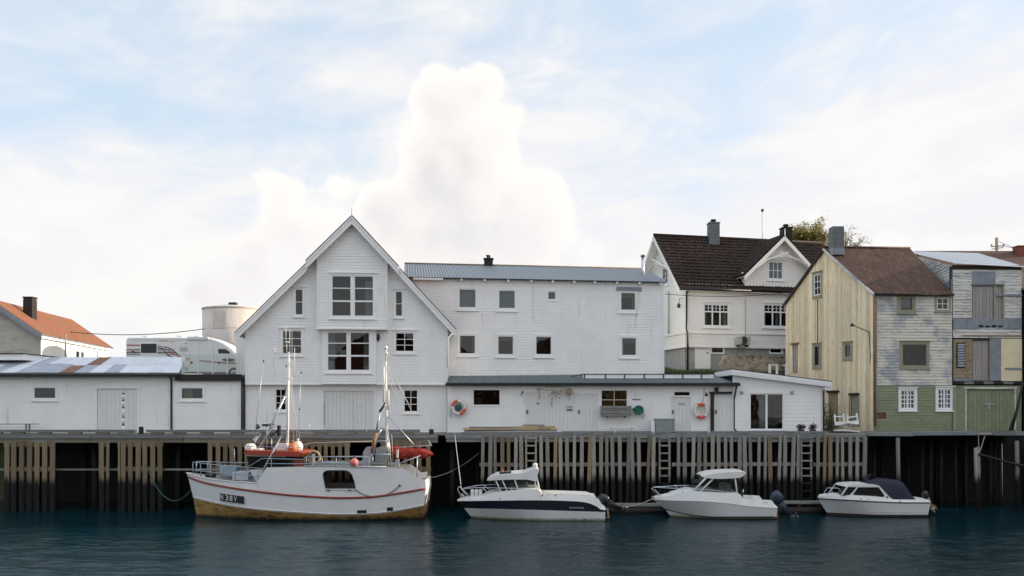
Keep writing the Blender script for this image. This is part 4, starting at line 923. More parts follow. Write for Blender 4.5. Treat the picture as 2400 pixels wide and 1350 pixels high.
# ---------------------------------------------------------------- small shed with sloping roof
def small_annex():
    t = thing('sloping_annex', 'small white annex with sloping fascia roof and glazed sliding door, right of the lean-to', 'annex', P(1822, 1012, 46))
    W = Wall(1717, 44.75, 1929, 44.75); z0 = W.uz(1717, 868)[1]; z1 = W.uz(1929, 897)[1]
    d = W.rect(1757, 922, 1836, 1007)
    window(W, t, 1757, 922, 1836, 1007, 2, 1, name='sliding_door', trim=.06, frame=.05, mun=.10, header=False, sill=True, deep=1.2, inside='interior_warm', curtain=[(.30, .48, 0, 1)])
    siding(W, [(0, DECK), (W.len, DECK), (W.len, z1), (0, z0)], [d], .2, 'white_paint', 'wall', t, .014)
    back_and_sides(W, 0, W.len, 3.4, z1, 3.4, 'white_paint', t)
    a, b = W.off(.3).uz(1716, 866), W.off(.3).uz(1950, 895)
    pts = [W.pt(a[0], a[1], .3), W.pt(b[0], b[1], .3), W.pt(b[0], b[1]-.28, .3), W.pt(a[0], a[1]-.28, .3)]
    mb = MB(); mb.prism(pts, W.n*-.05); mb.build('fascia', 'white_trim', t)
    for k in (.34, .67):
        mb = MB(); mb.prism([p - Vector((0, 0, .28*k)) + W.n*.003 for p in (pts[0], pts[1])] + [p - Vector((0, 0, .28*k+.018)) + W.n*.003 for p in (pts[1], pts[0])], W.n*.008); mb.build('fascia_bead', 'white_trim', t)
    mb = MB(); mb.prism([pts[0]+Vector((0, 0, .004)), pts[1]+Vector((0, 0, .004)), pts[1]+Vector((0, 0, .045)), pts[0]+Vector((0, 0, .045))], W.n*-4.0); mb.build('roof', 'black_paint', t)
    mb = MB(); mb.prism([p-W.n*.052 for p in pts], W.n*-3.8); mb.build('roof_body', 'white_paint', t)
    mb = MB(); mb.obox(pts[1]+Vector((-.35, .06, -.42)), (.34, 0, 0), (0, .25, 0), (0, 0, .14)); mb.build('boxed_eave', 'white_trim', t)
    a = W.len-.03; pipe([W.pt(a+.3, z1-.32, .1), W.pt(a+.03, z1-.42, .1), W.pt(a+.03, DECK+.03, .1)], 'downpipe', 'black_paint', t)
    for px in (1738, 1856): c = W.uz(px, 920); mb = MB(); mb.lathe([(.07, 0), (.09, -.03), (.06, -.12), (.02, -.15)], W.pt(c[0], c[1], .02), 12, 'y'); mb.build('wall_lamp', 'galv', t, True)
    mb = MB(); W.bx(mb, d[0]-.1, d[1]+.1, DECK+.003, DECK+.10, .03, .5); mb.build('door_step', 'beam_grey', t)
small_annex()

# ---------------------------------------------------------------- cream villa with the tiled roof
def villa():
    t = thing('villa', 'cream-white villa with dark tiled roof, cross gable and grey basement, up the slope', 'house', P(1750, 865, 59))
    W = Wall(1607, 57.0, 1840, 58.7); uE = W.uz(1992, 0)[0]
    back = W.pt(0, 0, -8.0); WS = Wall.xy((back.x, back.y), (W.pt(0, 0).x, W.pt(0, 0).y))
    zE = W.uz(1607, 664)[1]; zB = W.uz(1700, 812)[1]; zG = 6.5
    zR = zE + 3.95; bk = 4.0
    H = [window(W, t, 1650, 714, 1707, 764, 3, 2, trim=.13, frame=.05, mun=.09, rowf=[0, .68, 1], curtain=[(.0, .12, 0, .66), (.86, 1, 0, .66)]), window(W, t, 1790, 715, 1850, 765, 3, 2, trim=.13, frame=.05, mun=.09, rowf=[0, .68, 1], curtain=[(.0, .1, 0, .66), (.5, .62, 0, .66)])]
    for (u0, u1, z0, z1) in H:
        q = MB(); f = .05
        for i in range(3):
            a = u0+f+(u1-u0-2*f)*i/3; b = u0+f+(u1-u0-2*f)*(i+1)/3; m = (a+b)/2; zl = z0+f+(z1-z0-2*f)*.68+.04
            W.bx(q, m-.012, m+.012, zl, z1-f, -.04, .004); W.bx(q, a+.04, b-.04, (zl+z1-f)/2-.012, (zl+z1-f)/2+.012, -.039, .003)
        q.build('glazing_bars', 'white_trim', t)
    siding(W, [(0, zB), (uE, zB), (uE, zE), (0, zE)], H, .16, 'warm_white', 'front_wall', t)
    L = WS.len
    Hs = [window(WS, t, 1553, 628, 1566, 666, 2, 3, trim=.12, frame=.05)]
    siding(WS, [(0, zB), (L, zB), (L, zE), (L/2, zR-.1), (0, zE)], Hs, .16, 'warm_white', 'side_wall', t)
    # belt course, basement
    zb = W.uz(1700, 781)[1]
    for Wq, l in ((W, uE), (WS, L)):
        mb = MB(); Wq.bx(mb, -.03, l+.03, zb-.06, zb+.04, .0, .07); mb.build('belt_course', 'warm_white', t)
        mb = MB(); Wq.bx(mb, -.04, l+.04, zB-.10, zB+.03, -.02, .06); mb.build('base_board', 'warm_white', t)
    Hb = [window(W, t, 1669, 814, 1697, 827, 1, 1, name='basement_window', trim=.06, frame=.03, header=False, sill=False, w0=-.1), window(W, t, 1807, 813, 1834, 827, 1, 1, name='basement_window', trim=.09, frame=.03, header=False, sill=False, w0=-.1)]
    dr = W.rect(1634, 815, 1663, 864); Hb.append(dr)
    WB = W.off(-.1); siding(WB, [(0, zG), (uE, zG), (uE, zB), (0, zB)], Hb, 5, 'concrete', 'basement', t, 0.0)
    mb = MB(); WS.bx(mb, 0, L-.1, zG, zB, -.3, -.1); mb.build('basement_side', 'concrete', t)
    mb = MB(); WB.bx(mb, dr[0], dr[1], dr[2], dr[3], -.05, .02); db = mb.build('door', 'warm_white', t); mb = MB(); WB.bx(mb, dr[1]-.14, dr[1]-.08, dr[2]+1.0, dr[2]+1.12, .02, .07); mb.build('handle', 'dark_metal', db)
    for (a, b) in ((dr[0]-.12, dr[0]), (dr[1], dr[1]+.1)): mb = MB(); WB.bx(mb, a, b, dr[2], dr[3]+.1, -.02, .05); mb.build('door_frame', 'warm_white', t)
    mb = MB(); a, b = W.pt(uE, zG, -8), W.pt(uE, zE, -8); mb.quad(W.pt(0, zG, -8), a, b, W.pt(0, zE, -8)); mb.quad(W.pt(uE, zG, 0), a, b, W.pt(uE, zE, 0)); mb.build('rear_walls', 'warm_white', t)
    # tiled roof: wavy rows, each stepped over the one below
    def tiles(name, E0, E1, R0, R1, kind='stuff'):
        E0, E1, R0, R1 = map(Vector, (E0, E1, R0, R1)); ln = (E1-E0).length; up = (R0-E0).length; rows = int(up/.36); N = (E1-E0).cross(R0-E0).normalized()
        if N.z < 0: N = -N
        k = ln/.24; n = int(k*4); mb = MB()
        for r in range(rows):
            for (t0, t1, h0, h1) in ((r/rows, (r+1)/rows, .055, .0),):
                def f(s, q, t0=t0, t1=t1):
                    tt = t0+(t1-t0)*q; base = (E0+(E1-E0)*s)*(1-tt)+(R0+(R1-R0)*s)*tt
                    return base + N*(h0*(1-q) + .035*math.sin(2*math.pi*s*k) + .030*noise.noise(Vector((s*k*.9, r*1.7, 3))) + .05*noise.noise(Vector((s*ln*.35, tt*2, 8))))
                mb.grid(n, 1, f)
                mb.grid(n, 1, lambda s, q, t0=t0: (E0+(E1-E0)*s)*(1-t0)+(R0+(R1-R0)*s)*t0 + N*((h0+.035*math.sin(2*math.pi*s*k)+.030*noise.noise(Vector((s*k*.9, r*1.7, 3))))*(1-q)))
        return mb.build(name, 'tile', t, kind=kind)
    oL, ov = -.62, .40; sl = (zR-zE)/bk
    tiles('roof_tiles', W.pt(oL, zE-ov*sl, ov), W.pt(uE+.4, zE-ov*sl, ov), W.pt(oL, zR, -bk), W.pt(uE+.4, zR, -bk))
    slab(W.pt(oL, zE-ov*sl, -8-ov), W.pt(uE+.4, zE-ov*sl, -8-ov), W.pt(uE+.4, zR, -bk), W.pt(oL, zR, -bk), .1, 'roof_rear', 'tile', t)
    slab(W.pt(oL+.01, zE-ov*sl-.16, -8-ov), W.pt(uE+.39, zE-ov*sl-.16, -8-ov), W.pt(uE+.39, zR-.16, -bk), W.pt(oL+.01, zR-.16, -bk), .04, 'roof_boards', 'warm_white', t)
    slab(W.pt(oL+.02, zE-ov*sl-.08, ov-.03), W.pt(uE+.38, zE-ov*sl-.08, ov-.03), W.pt(uE+.38, zR-.09, -bk), W.pt(oL+.02, zR-.09, -bk), .02, 'roof_felt', 'tarred', t)
    slab(W.pt(oL+.02, zE-ov*sl-.12, ov-.03), W.pt(uE+.38, zE-ov*sl-.12, ov-.03), W.pt(uE+.38, zR-.13, -bk), W.pt(oL+.02, zR-.13, -bk), .03, 'roof_boards', 'warm_white', t)
    mb = MB(); mb.tube([W.pt(oL, zR+.05, -bk), W.pt(uE+.4, zR+.05, -bk)], .10, 8); mb.build('ridge_tiles', 'tile', t, True)
    mb = MB(); mb.tube([W.pt(oL, zE-ov*sl-.02, ov+.06), W.pt(W.uz(1752, 0)[0], zE-ov*sl-.02, ov+.06)], .07, 8); mb.build('gutter', 'black_paint', t, True)
    # bargeboards and braces of the side gable
    def gable_trim(Wg, uc, hw, z_e, z_r, w, ovz):
        s = (z_r-z_e)/hw
        for sg in (-1, 1):
            e = (uc+sg*(hw+ovz), z_e-ovz*s)
            mb = MB(); mb.prism([Wg.pt(e[0], e[1]-.05, w), Wg.pt(uc, z_r-.05, w), Wg.pt(uc, z_r-.36, w), Wg.pt(e[0], e[1]-.36, w)], Wg.n*.05); mb.build('bargeboard', 'warm_white', t)
            mb = MB(); mb.tube([Wg.pt(uc+sg*hw*.62, z_r-hw*.62*s-.3, w-.03), Wg.pt(uc-sg*hw*.12, z_r-hw*.30*s-.42, w-.03)], .055, 4); mb.build('brace', 'warm_white', t)
        mb = MB(); mb.tube([Wg.pt(uc-hw*.80, z_r-hw*.80*s-.3, w-.05), Wg.pt(uc-hw*.45, z_r-hw*.52*s-.38, w-.05), Wg.pt(uc, z_r-hw*.42*s-.38, w-.05), Wg.pt(uc+hw*.45, z_r-hw*.52*s-.38, w-.05), Wg.pt(uc+hw*.80, z_r-hw*.80*s-.3, w-.05)], .055, 4); mb.build('arched_brace', 'warm_white', t)
    gable_trim(WS, L/2, 4.0, zE, zR, .60, .40)
    # cross gable towards the water
    ul, ur = W.uz(1745, 0)[0], W.uz(1908, 0)[0]; uc = (ul+ur)/2; hw = (ur-ul)/2; zr2 = W.uz(1828, 556)[1]; ze2 = zr2 - hw*.93
    Hd = [window(W.off(.04), t, 1801, 614, 1834, 654, 3, 2, trim=.12, frame=.05, mun=.04, blind=(0, 1, 'blind'))]
    siding(W.off(.04), [(ul, zE-.5), (ur, zE-.5), (ur, ze2), (uc, zr2-.1), (ul, ze2)], Hd, .16, 'warm_white', 'cross_gable_wall', t)
    for u in (ul, ur): mb = MB(); mb.quad(W.pt(u, zE-.5, .04), W.pt(u, ze2, .04), W.pt(u, ze2, -3.2), W.pt(u, zE-.5, -3.2)); mb.build('cross_gable_side', 'warm_white', t)
    for sg in (-1, 1):
        e = uc+sg*(hw+.35); z_e = zr2-(hw+.35)*.93; w1 = .62
        a, b = (W.pt(e, z_e+.04, w1), W.pt(uc, zr2+.04, w1)); bk2 = -W.n*6.0
        if sg < 0: tiles('cross_roof_tiles', a+bk2, a, b+bk2, b)
        else: tiles('cross_roof_tiles', a, a+bk2, b, b+bk2)
        slab(a-Vector((0, 0, .09)), a+bk2-Vector((0, 0, .09)), b+bk2-Vector((0, 0, .09)), b-Vector((0, 0, .09)), .02, 'cross_roof_felt', 'tarred', t); slab(a-Vector((0, 0, .13)), a+bk2-Vector((0, 0, .13)), b+bk2-Vector((0, 0, .13)), b-Vector((0, 0, .13)), .03, 'cross_roof_boards', 'warm_white', t)
    gable_trim(W, uc, hw, zr2-hw*.93, zr2+.02, .62, .35)
    mb = MB(); mb.tube([W.pt(uc, zr2+.05, .6), W.pt(uc, zr2+.05, -5)], .09, 8); mb.build('ridge_tiles', 'tile', t, True)
    mb = MB(); mb.tube([W.pt(uc, zr2-.1, .66), W.pt(uc, zr2+.45, .66)], [.04, .015], 6); mb.build('finial', 'warm_white', t, True)
    pipe([W.pt(W.uz(1742, 0)[0]-.35, zE+.75, .5), W.pt(ul-.1, zE+.80, .1)], 'gutter_end', 'warm_white', t, .05)
    # chimneys, flagpole bracket, pipes
    for (px, py, w, h) in ((1672, 556, .72, .95), (1842, 560, .70, .75)):
        Y = 61.5 if px < 1800 else 63.0; c = P(px, py, Y); chimney(t, (c.x, Y, c.z-.6), w, w, h+.6, 'chimney_grey' if px < 1800 else 'chimney_black', True, .24)
        mb = MB(); mb.lathe([(.16, 0), (.16, .14), (.24, .16), (.20, .26)], (c.x, Y, c.z+h+.06), 10); mb.build('chimney_cowl', 'dark_metal', t, True)
    c0 = W.uz(1608, 668); pipe([W.pt(.25, zE-.35, .42), W.pt(.02, zE-.62, .12), W.pt(.02, W.uz(1610, 772)[1], .10), W.pt(.10, W.uz(1610, 780)[1], .14), W.pt(.10, zG+.6, .10)], 'downpipe', 'black_paint', t, .06)
    d = WS.uz(1570, 0)[0]; pipe([WS.pt(d, zE-.2, .1), WS.pt(d, zB+1.0, .1)], 'downpipe', 'beige_vent', t, .05)
    u0, u1, z0, z1 = W.rect(1722, 790, 1751, 809)
    mb = MB(); W.bx(mb, u0, u1, z0, z1, .12, .48); ac = mb.build('heat_pump', 'beige_vent', t)
    cx = u0+(u1-u0)*.42; cz = (z0+z1)/2; p = W.pt(cx, cz, .481); mb = MB(); mb.lathe([(.0, 0), (.25, 0), (.25, -.015), (.0, -.015)], p, 20, 'y'); mb.build('fan', 'dark_metal', ac)
    mb = MB(); mb.torus(p - Vector((0, .02, 0)), .26, .02, Vector((1, 0, 0)), Vector((0, 0, 1))); 
    for k in range(6): a = k*math.pi/6; mb.tube([p+Vector((.26*math.cos(a), -.02, .26*math.sin(a))), p-Vector((.26*math.cos(a), .02, .26*math.sin(a)))], .006, 4)
    mb.build('fan_grille', 'dark_metal', ac)
    mb = MB(); W.bx(mb, u0+.1, u0+.16, z0-.12, z0, .02, .46); W.bx(mb, u1-.2, u1-.14, z0-.12, z0, .02, .46); mb.build('bracket', 'dark_metal', ac)
    pipe([W.pt(u1-.15, z1+2.6, .05), W.pt(u1-.15, z1, .05)], 'conduit', 'beige_vent', t, .03)
    # lantern on the corner
    c = WS.uz(1600, 716); mb = MB(); mb.lathe([(.03, -.18), (.10, -.14), (.12, .05), (.03, .16)], WS.pt(c[0], c[1], .28), 8); mb.build('lantern', 'dark_metal', t, True); pipe([WS.pt(c[0], c[1]+.45, .0), WS.pt(c[0], c[1]+.5, .2), WS.pt(c[0], c[1]+.15, .28)], 'lantern_arm', 'dark_metal', t, .02)
villa()
def ruin():
    W = Wall(1690, 55.6, 1838, 56.6); mb = MB(); n = 60; prof = []
    zl = [W.uz(1764, 836)[1] + .16*noise.noise(Vector((i*.35, 2, 0))) + (-.5*max(0, 1-i/4)) for i in range(n+1)]
    pts = []
    for i in range(n+1): u = W.len*i/n; pts += [W.pt(u, 7.0, 0), W.pt(u, zl[i], .02*noise.noise(Vector((i*.5, 0, 0)))), W.pt(u, zl[i], -.35), W.pt(u, 7.0, -.35)]
    mb.add(pts, [(i*4+k, (i+1)*4+k, (i+1)*4+k+1, i*4+k+1) for i in range(n) for k in range(3)] + [(0, 1, 2, 3), (n*4, n*4+1, n*4+2, n*4+3)])
    o = solo(mb, 'retaining_wall', 'ruin', 'crumbling stained retaining wall in front of the villa basement', 'wall')
    q = MB(); off = wloc(o)
    for i in range(n-2):
        if random.random() < .75:
            u = W.len*i/n; a = W.pt(u, zl[i], .03); q.obox(a+Vector((0, 0, -.02)), W.d*random.uniform(.1, .3), -W.n*.42, (0, 0, random.uniform(.05, .14)))
    q.build('broken_coping', 'ruin', o)
    r = thing('porch_rail', 'small white wooden rail beside the door of the yellow house', 'railing', P(1820, 878, 52.8))
    Wq = Wall(1802, 52.8, 1846, 53.2)
    for (a, b) in ((1802, 856), (1819, 856), (1841, 856)): mb = MB(); Wq.bxp(mb, a, b, a+4, 880, -.04, .04); mb.build('post', 'white_trim', r)
    for (a, b, c, d) in ((1802, 854, 1823, 856.5), (1836, 855, 1852, 857.5), (1841, 872, 1852, 875)): mb = MB(); Wq.bxp(mb, a, b, c, d, -.05, .05); mb.build('rail', 'white_trim', r)
ruin()

# ---------------------------------------------------------------- yellow boarded house, grey front, green foot
def vboards(W, zb, topf, u0, u1, holes, pitch, mat, parent):
    u = u0
    while u < u1-.02:
        w = min(pitch*random.uniform(.85, 1.15), u1-u); mb = MB(); a, b = u+.010, u+w-.010; mid = (a+b)/2
        hs = sorted((h[2], h[3]) for h in holes if h[0] < mid < h[1]); zs = [zb] + [q for h in hs for q in h]; pw = random.uniform(0, .035)
        tops = (topf(a), topf(b))
        for i in range(0, len(zs), 2):
            z0 = zs[i]; last = i+1 >= len(zs)
            ta, tb = tops if last else (zs[i+1], zs[i+1])
            if last and z0 >= min(tops): continue
            mb = MB(); mb.prism([W.pt(a, z0, pw-.03), W.pt(b, z0, pw-.03), W.pt(b, tb, pw-.03), W.pt(a, ta, pw-.03)], W.n*.03); mb.build('board', mat, parent)
        u += w
def yellow_house():
    t = thing('yellow_house', 'tall weathered wharf house with yellow boarded gable and peeling grey front above green', 'house', (21.5, 50, DECK))
    c0 = Vector((642*55/2000, 55, 0)); c1 = Vector((848*47.4/2000, 47.4, 0))
    WG = Wall.xy(c0, c1); W = Wall.xy(c1, P(2231, 0, 47.7)); L = WG.len
    zEr = W.uz(2050, 690)[1]; zEl = 11.75; up_, zP = WG.uz(1933, 584)
    topf = lin([(0, zEl), (up_, zP), (L, zEr)])
    # gable wall
    Hg = []
    specs = [(1908, 643, 1924, 692, 2, 3, 'white_trim', 'green_trim'), (1908, 810, 1922, 858, 1, 1, 'green_trim', 'green_trim'), (1979, 807, 1996, 838, 1, 1, 'green_trim', 'green_trim')]
    for k, (a, b, c, d, cc, rr, m1, m2) in enumerate(specs):
        Hg.append(window(WG, t, a, b, c, d, cc, rr, mat=m1, cas=m2, trim=.13, frame=.06, blind=(0, 1, 'grey_board') if k == 2 else None))
    dr = WG.rect(1858, 808, 1872, 875); Hg.append(dr)
    d2 = WG.rect(1942, 920, 1966, 1000); d3 = WG.rect(1994, 926, 2012, 1000); Hg += [d2, d3]
    gw = MB(); gw.prism([WG.pt(0, 3.4, -.12), WG.pt(L, 3.4, -.12), WG.pt(L, zEr-.1, -.12), WG.pt(up_, zP-.15, -.12), WG.pt(0, zEl-.1, -.12)], -WG.n*.05)
    q = MB(); WG.bx(q, -.02, L, 3.3, 3.5, -.10, .0); gwall = q.build('gable_wall', 'tarred', t)
    vboards(WG, 3.5, lambda u: topf(u)-.05, 0, L, Hg, .155, 'yellow_board', gwall)
    for (h, m, nm) in ((dr, 'grey_door', 'door'), (d2, 'brown_board', 'boarded_door'), (d3, 'green_trim', 'boarded_door')):
        mb = MB(); WG.bx(mb, h[0], h[1], h[2], h[3], -.09, -.04); d_ = mb.build(nm, m, t); mb = MB(); WG.bx(mb, h[0]-.1, h[1]+.1, h[3], h[3]+.12, -.02, .10); mb.build('door_head', 'tarred' if h is not dr else 'rust_pipe', d_)
        mb = MB(); WG.bx(mb, h[0]-.1, h[0], h[2], h[3], -.02, .05); WG.bx(mb, h[1], h[1]+.1, h[2], h[3], -.02, .05); mb.build('door_jamb', 'yellow_board' if h is not d3 else 'green_trim', d_)
    # front wall: peeling boards row by row, green foot
    zg = W.uz(2140, 903)[1]
    Hf = [window(W, t, 2108, 696, 2140, 729, 1, 1, mat='green_trim', cas='green_trim', trim=.14, frame=.07, header=False, blind=(.22, 1, 'curtain')),
          window(W, t, 2195, 698, 2223, 726, 2, 2, mat='white_trim', cas='green_trim', trim=.12, frame=.05, header=False),
          window(W, t, 2114, 806, 2172, 858, 1, 1, mat='green_trim', cas='green_trim', trim=.14, frame=.05, glass='glass_dark', inside='grey_door', curtain=[(.25, .36, .12, .55)])]
    fw = MB(); W.bx(fw, .0, W.len, 3.3, zEr-.05, -.16, -.10); front = fw.build('front_wall', 'tarred', t)
    for (a, b, c, d) in Hf: pass
    siding(W, [(0, zg), (W.len, zg), (W.len, zEr), (0, zEr)], Hf, .165, 'old_cream', 'plank', front, .03, True, .006)
    Hf2 = [window(W, t, 2110, 914, 2144, 958, 4, 4, trim=.12, frame=.06, mun=.045, hs={('c', 2): 2.2}, curtain=[(.45, .8, .5, .95)]), window(W, t, 2197, 912, 2229, 958, 4, 4, trim=.12, frame=.06, mun=.045, hs={('c', 2): 2.2})]
    vent = W.rect(2053, 967, 2076, 982); Hf2.append(vent)
    siding(W, [(0, DECK-.1), (W.len, DECK-.1), (W.len, zg-.02), (0, zg-.02)], Hf2, .165, 'green_paint', 'plank', front, .02, True, .003)
    mb = MB(); W.bx(mb, vent[0], vent[1], vent[2], vent[3], -.10, -.04); mb.build('wall_vent', 'brick_red', t)
    # fix: the solid sheet behind the boards must leave the rooms free
    bpy.data.objects.remove(fw_fix(front, W, zEr, Hf+Hf2))
    mb = MB(); W.bx(mb, -.06, .16, DECK, zEr, .0, .06); mb.build('corner_board', 'green_trim', t)
    mb = MB(); WG.bx(mb, L-.16, L+.02, DECK, zEr, .03, .075); mb.build('corner_board', 'yellow_board', t)
    a = .02; pipe([W.pt(-.02, zEr-.3, .12), W.pt(.02, 8.5, .12), W.pt(.03, DECK+.3, .12)], 'rusty_pipe', 'rust_pipe', t, .06)
    pipe([W.pt(.08, 7.6, .16), W.pt(.08, DECK-.2, .16)], 'cable', 'galv', t, .015)
    # roof
    ov = .22; E0 = WG.pt(L, zEr+.03, .10)+W.n*ov; E1 = W.pt(W.len-.02, zEr+.03, ov)
    R0 = WG.pt(up_, zP+.10, .10); R1 = R0 + W.d*(P(2119, 0, R0.y).x-R0.x+.55); B0 = WG.pt(-.15, zEl-.02, .10); B1 = B0 + W.d*4.2
    corr4(E0, E1, R0, R1, 'roof', 'brown_roof', t, .16, .014)
    corr4(B0, B1, R0-Vector((0, 0, .004)), R1-Vector((0, 0, .004)), 'roof', 'brown_roof', t, .16, .014)
    dn = Vector((0, 0, -1))
    for (p, q, m, h) in ((R0, E0, 'old_cream', .16), (R0, B0, 'tarred', .20)):
        mb = MB(); n = WG.n*.05; mb.prism([p+dn*.03+n, q+dn*.03+n, q+dn*(.03+h)+n, p+dn*(.03+h)+n], -WG.n*.06); mb.build('bargeboard', m, t)
    mb = MB(); mb.tube([R0+Vector((0, 0, .03)), R1+Vector((0, 0, .03))], .07, 8); mb.build('ridge_cap', 'brown_roof', t, True)
    mb = MB(); mb.tube([E0+Vector((-.0, -.05, -.05)), E1+Vector((0, -.05, -.05))], .05, 8); mb.build('gutter', 'tarred', t, True)
    Rb = MB(); far = W.d*4.2; Rb.quad(WG.pt(0, 3.4, -.1), WG.pt(0, 3.4, -.1)+far, WG.pt(0, zEl, -.1)+far, WG.pt(0, zEl, -.1)); Rb.build('rear_wall', 'tarred', t)
    c = P(1958, 588, 50.8); chimney(t, (c.x+.05, c.y, c.z-.25), .66, .66, 1.65, 'chimney_grey', False, .31)
    mb = MB(); mb.box(c.x-.31, c.x+.41, c.y-.36, c.y+.36, c.z-.28, c.z+.12); mb.build('chimney_flashing', 'grey_board', t)
    # street lamp arm on the gable corner
    a = WG.uz(2038, 778); b = WG.uz(2018, 762); pipe([WG.pt(a[0], a[1], .05), WG.pt(b[0], b[1], .6)], 'lamp_arm', 'dark_metal', t, .025); mb = MB(); mb.lathe([(.02, .1), (.07, .05), (.15, -.08)], WG.pt(b[0], b[1], .6), 10); mb.build('lamp_shade', 'dark_metal', t, True)
    pipe([WG.pt(*WG.uz(2038, 778), .04), WG.pt(L-.2, 7.5, .04)], 'cable', 'dark_metal', t, .02)
    mb = MB(); u = WG.uz(1917, 0)[0]; WG.bx(mb, u-.02, u+.02, WG.uz(1917, 803)[1], WG.uz(1917, 700)[1], .03, .05); mb.build('cable', 'tarred', t)
def fw_fix(front, W, zEr, holes):
    """Swap the backing sheet's mesh for one with the openings cut out; returns a stand-in object to delete."""
    mb = MB(); Wb = W.off(-.10); off = wloc(front)
    zs = sorted({3.3, zEr-.05} | {q for h in holes for q in h[2:4]})
    for za, zb in zip(zs, zs[1:]):
        zm = (za+zb)/2; cur = 0.0
        for h in sorted(h for h in holes if h[2] < zm < h[3]): mb.quad(Wb.pt(cur, za), Wb.pt(h[0], za), Wb.pt(h[0], zb), Wb.pt(cur, zb)); cur = h[1]
        mb.quad(Wb.pt(cur, za), Wb.pt(W.len, za), Wb.pt(W.len, zb), Wb.pt(cur, zb))
    tmp = mb.build('backing_sheet', 'tarred', None)
    for v in tmp.data.vertices: v.co -= off
    old = front.data; front.data = tmp.data; tmp.data = old; return tmp
yellow_house()

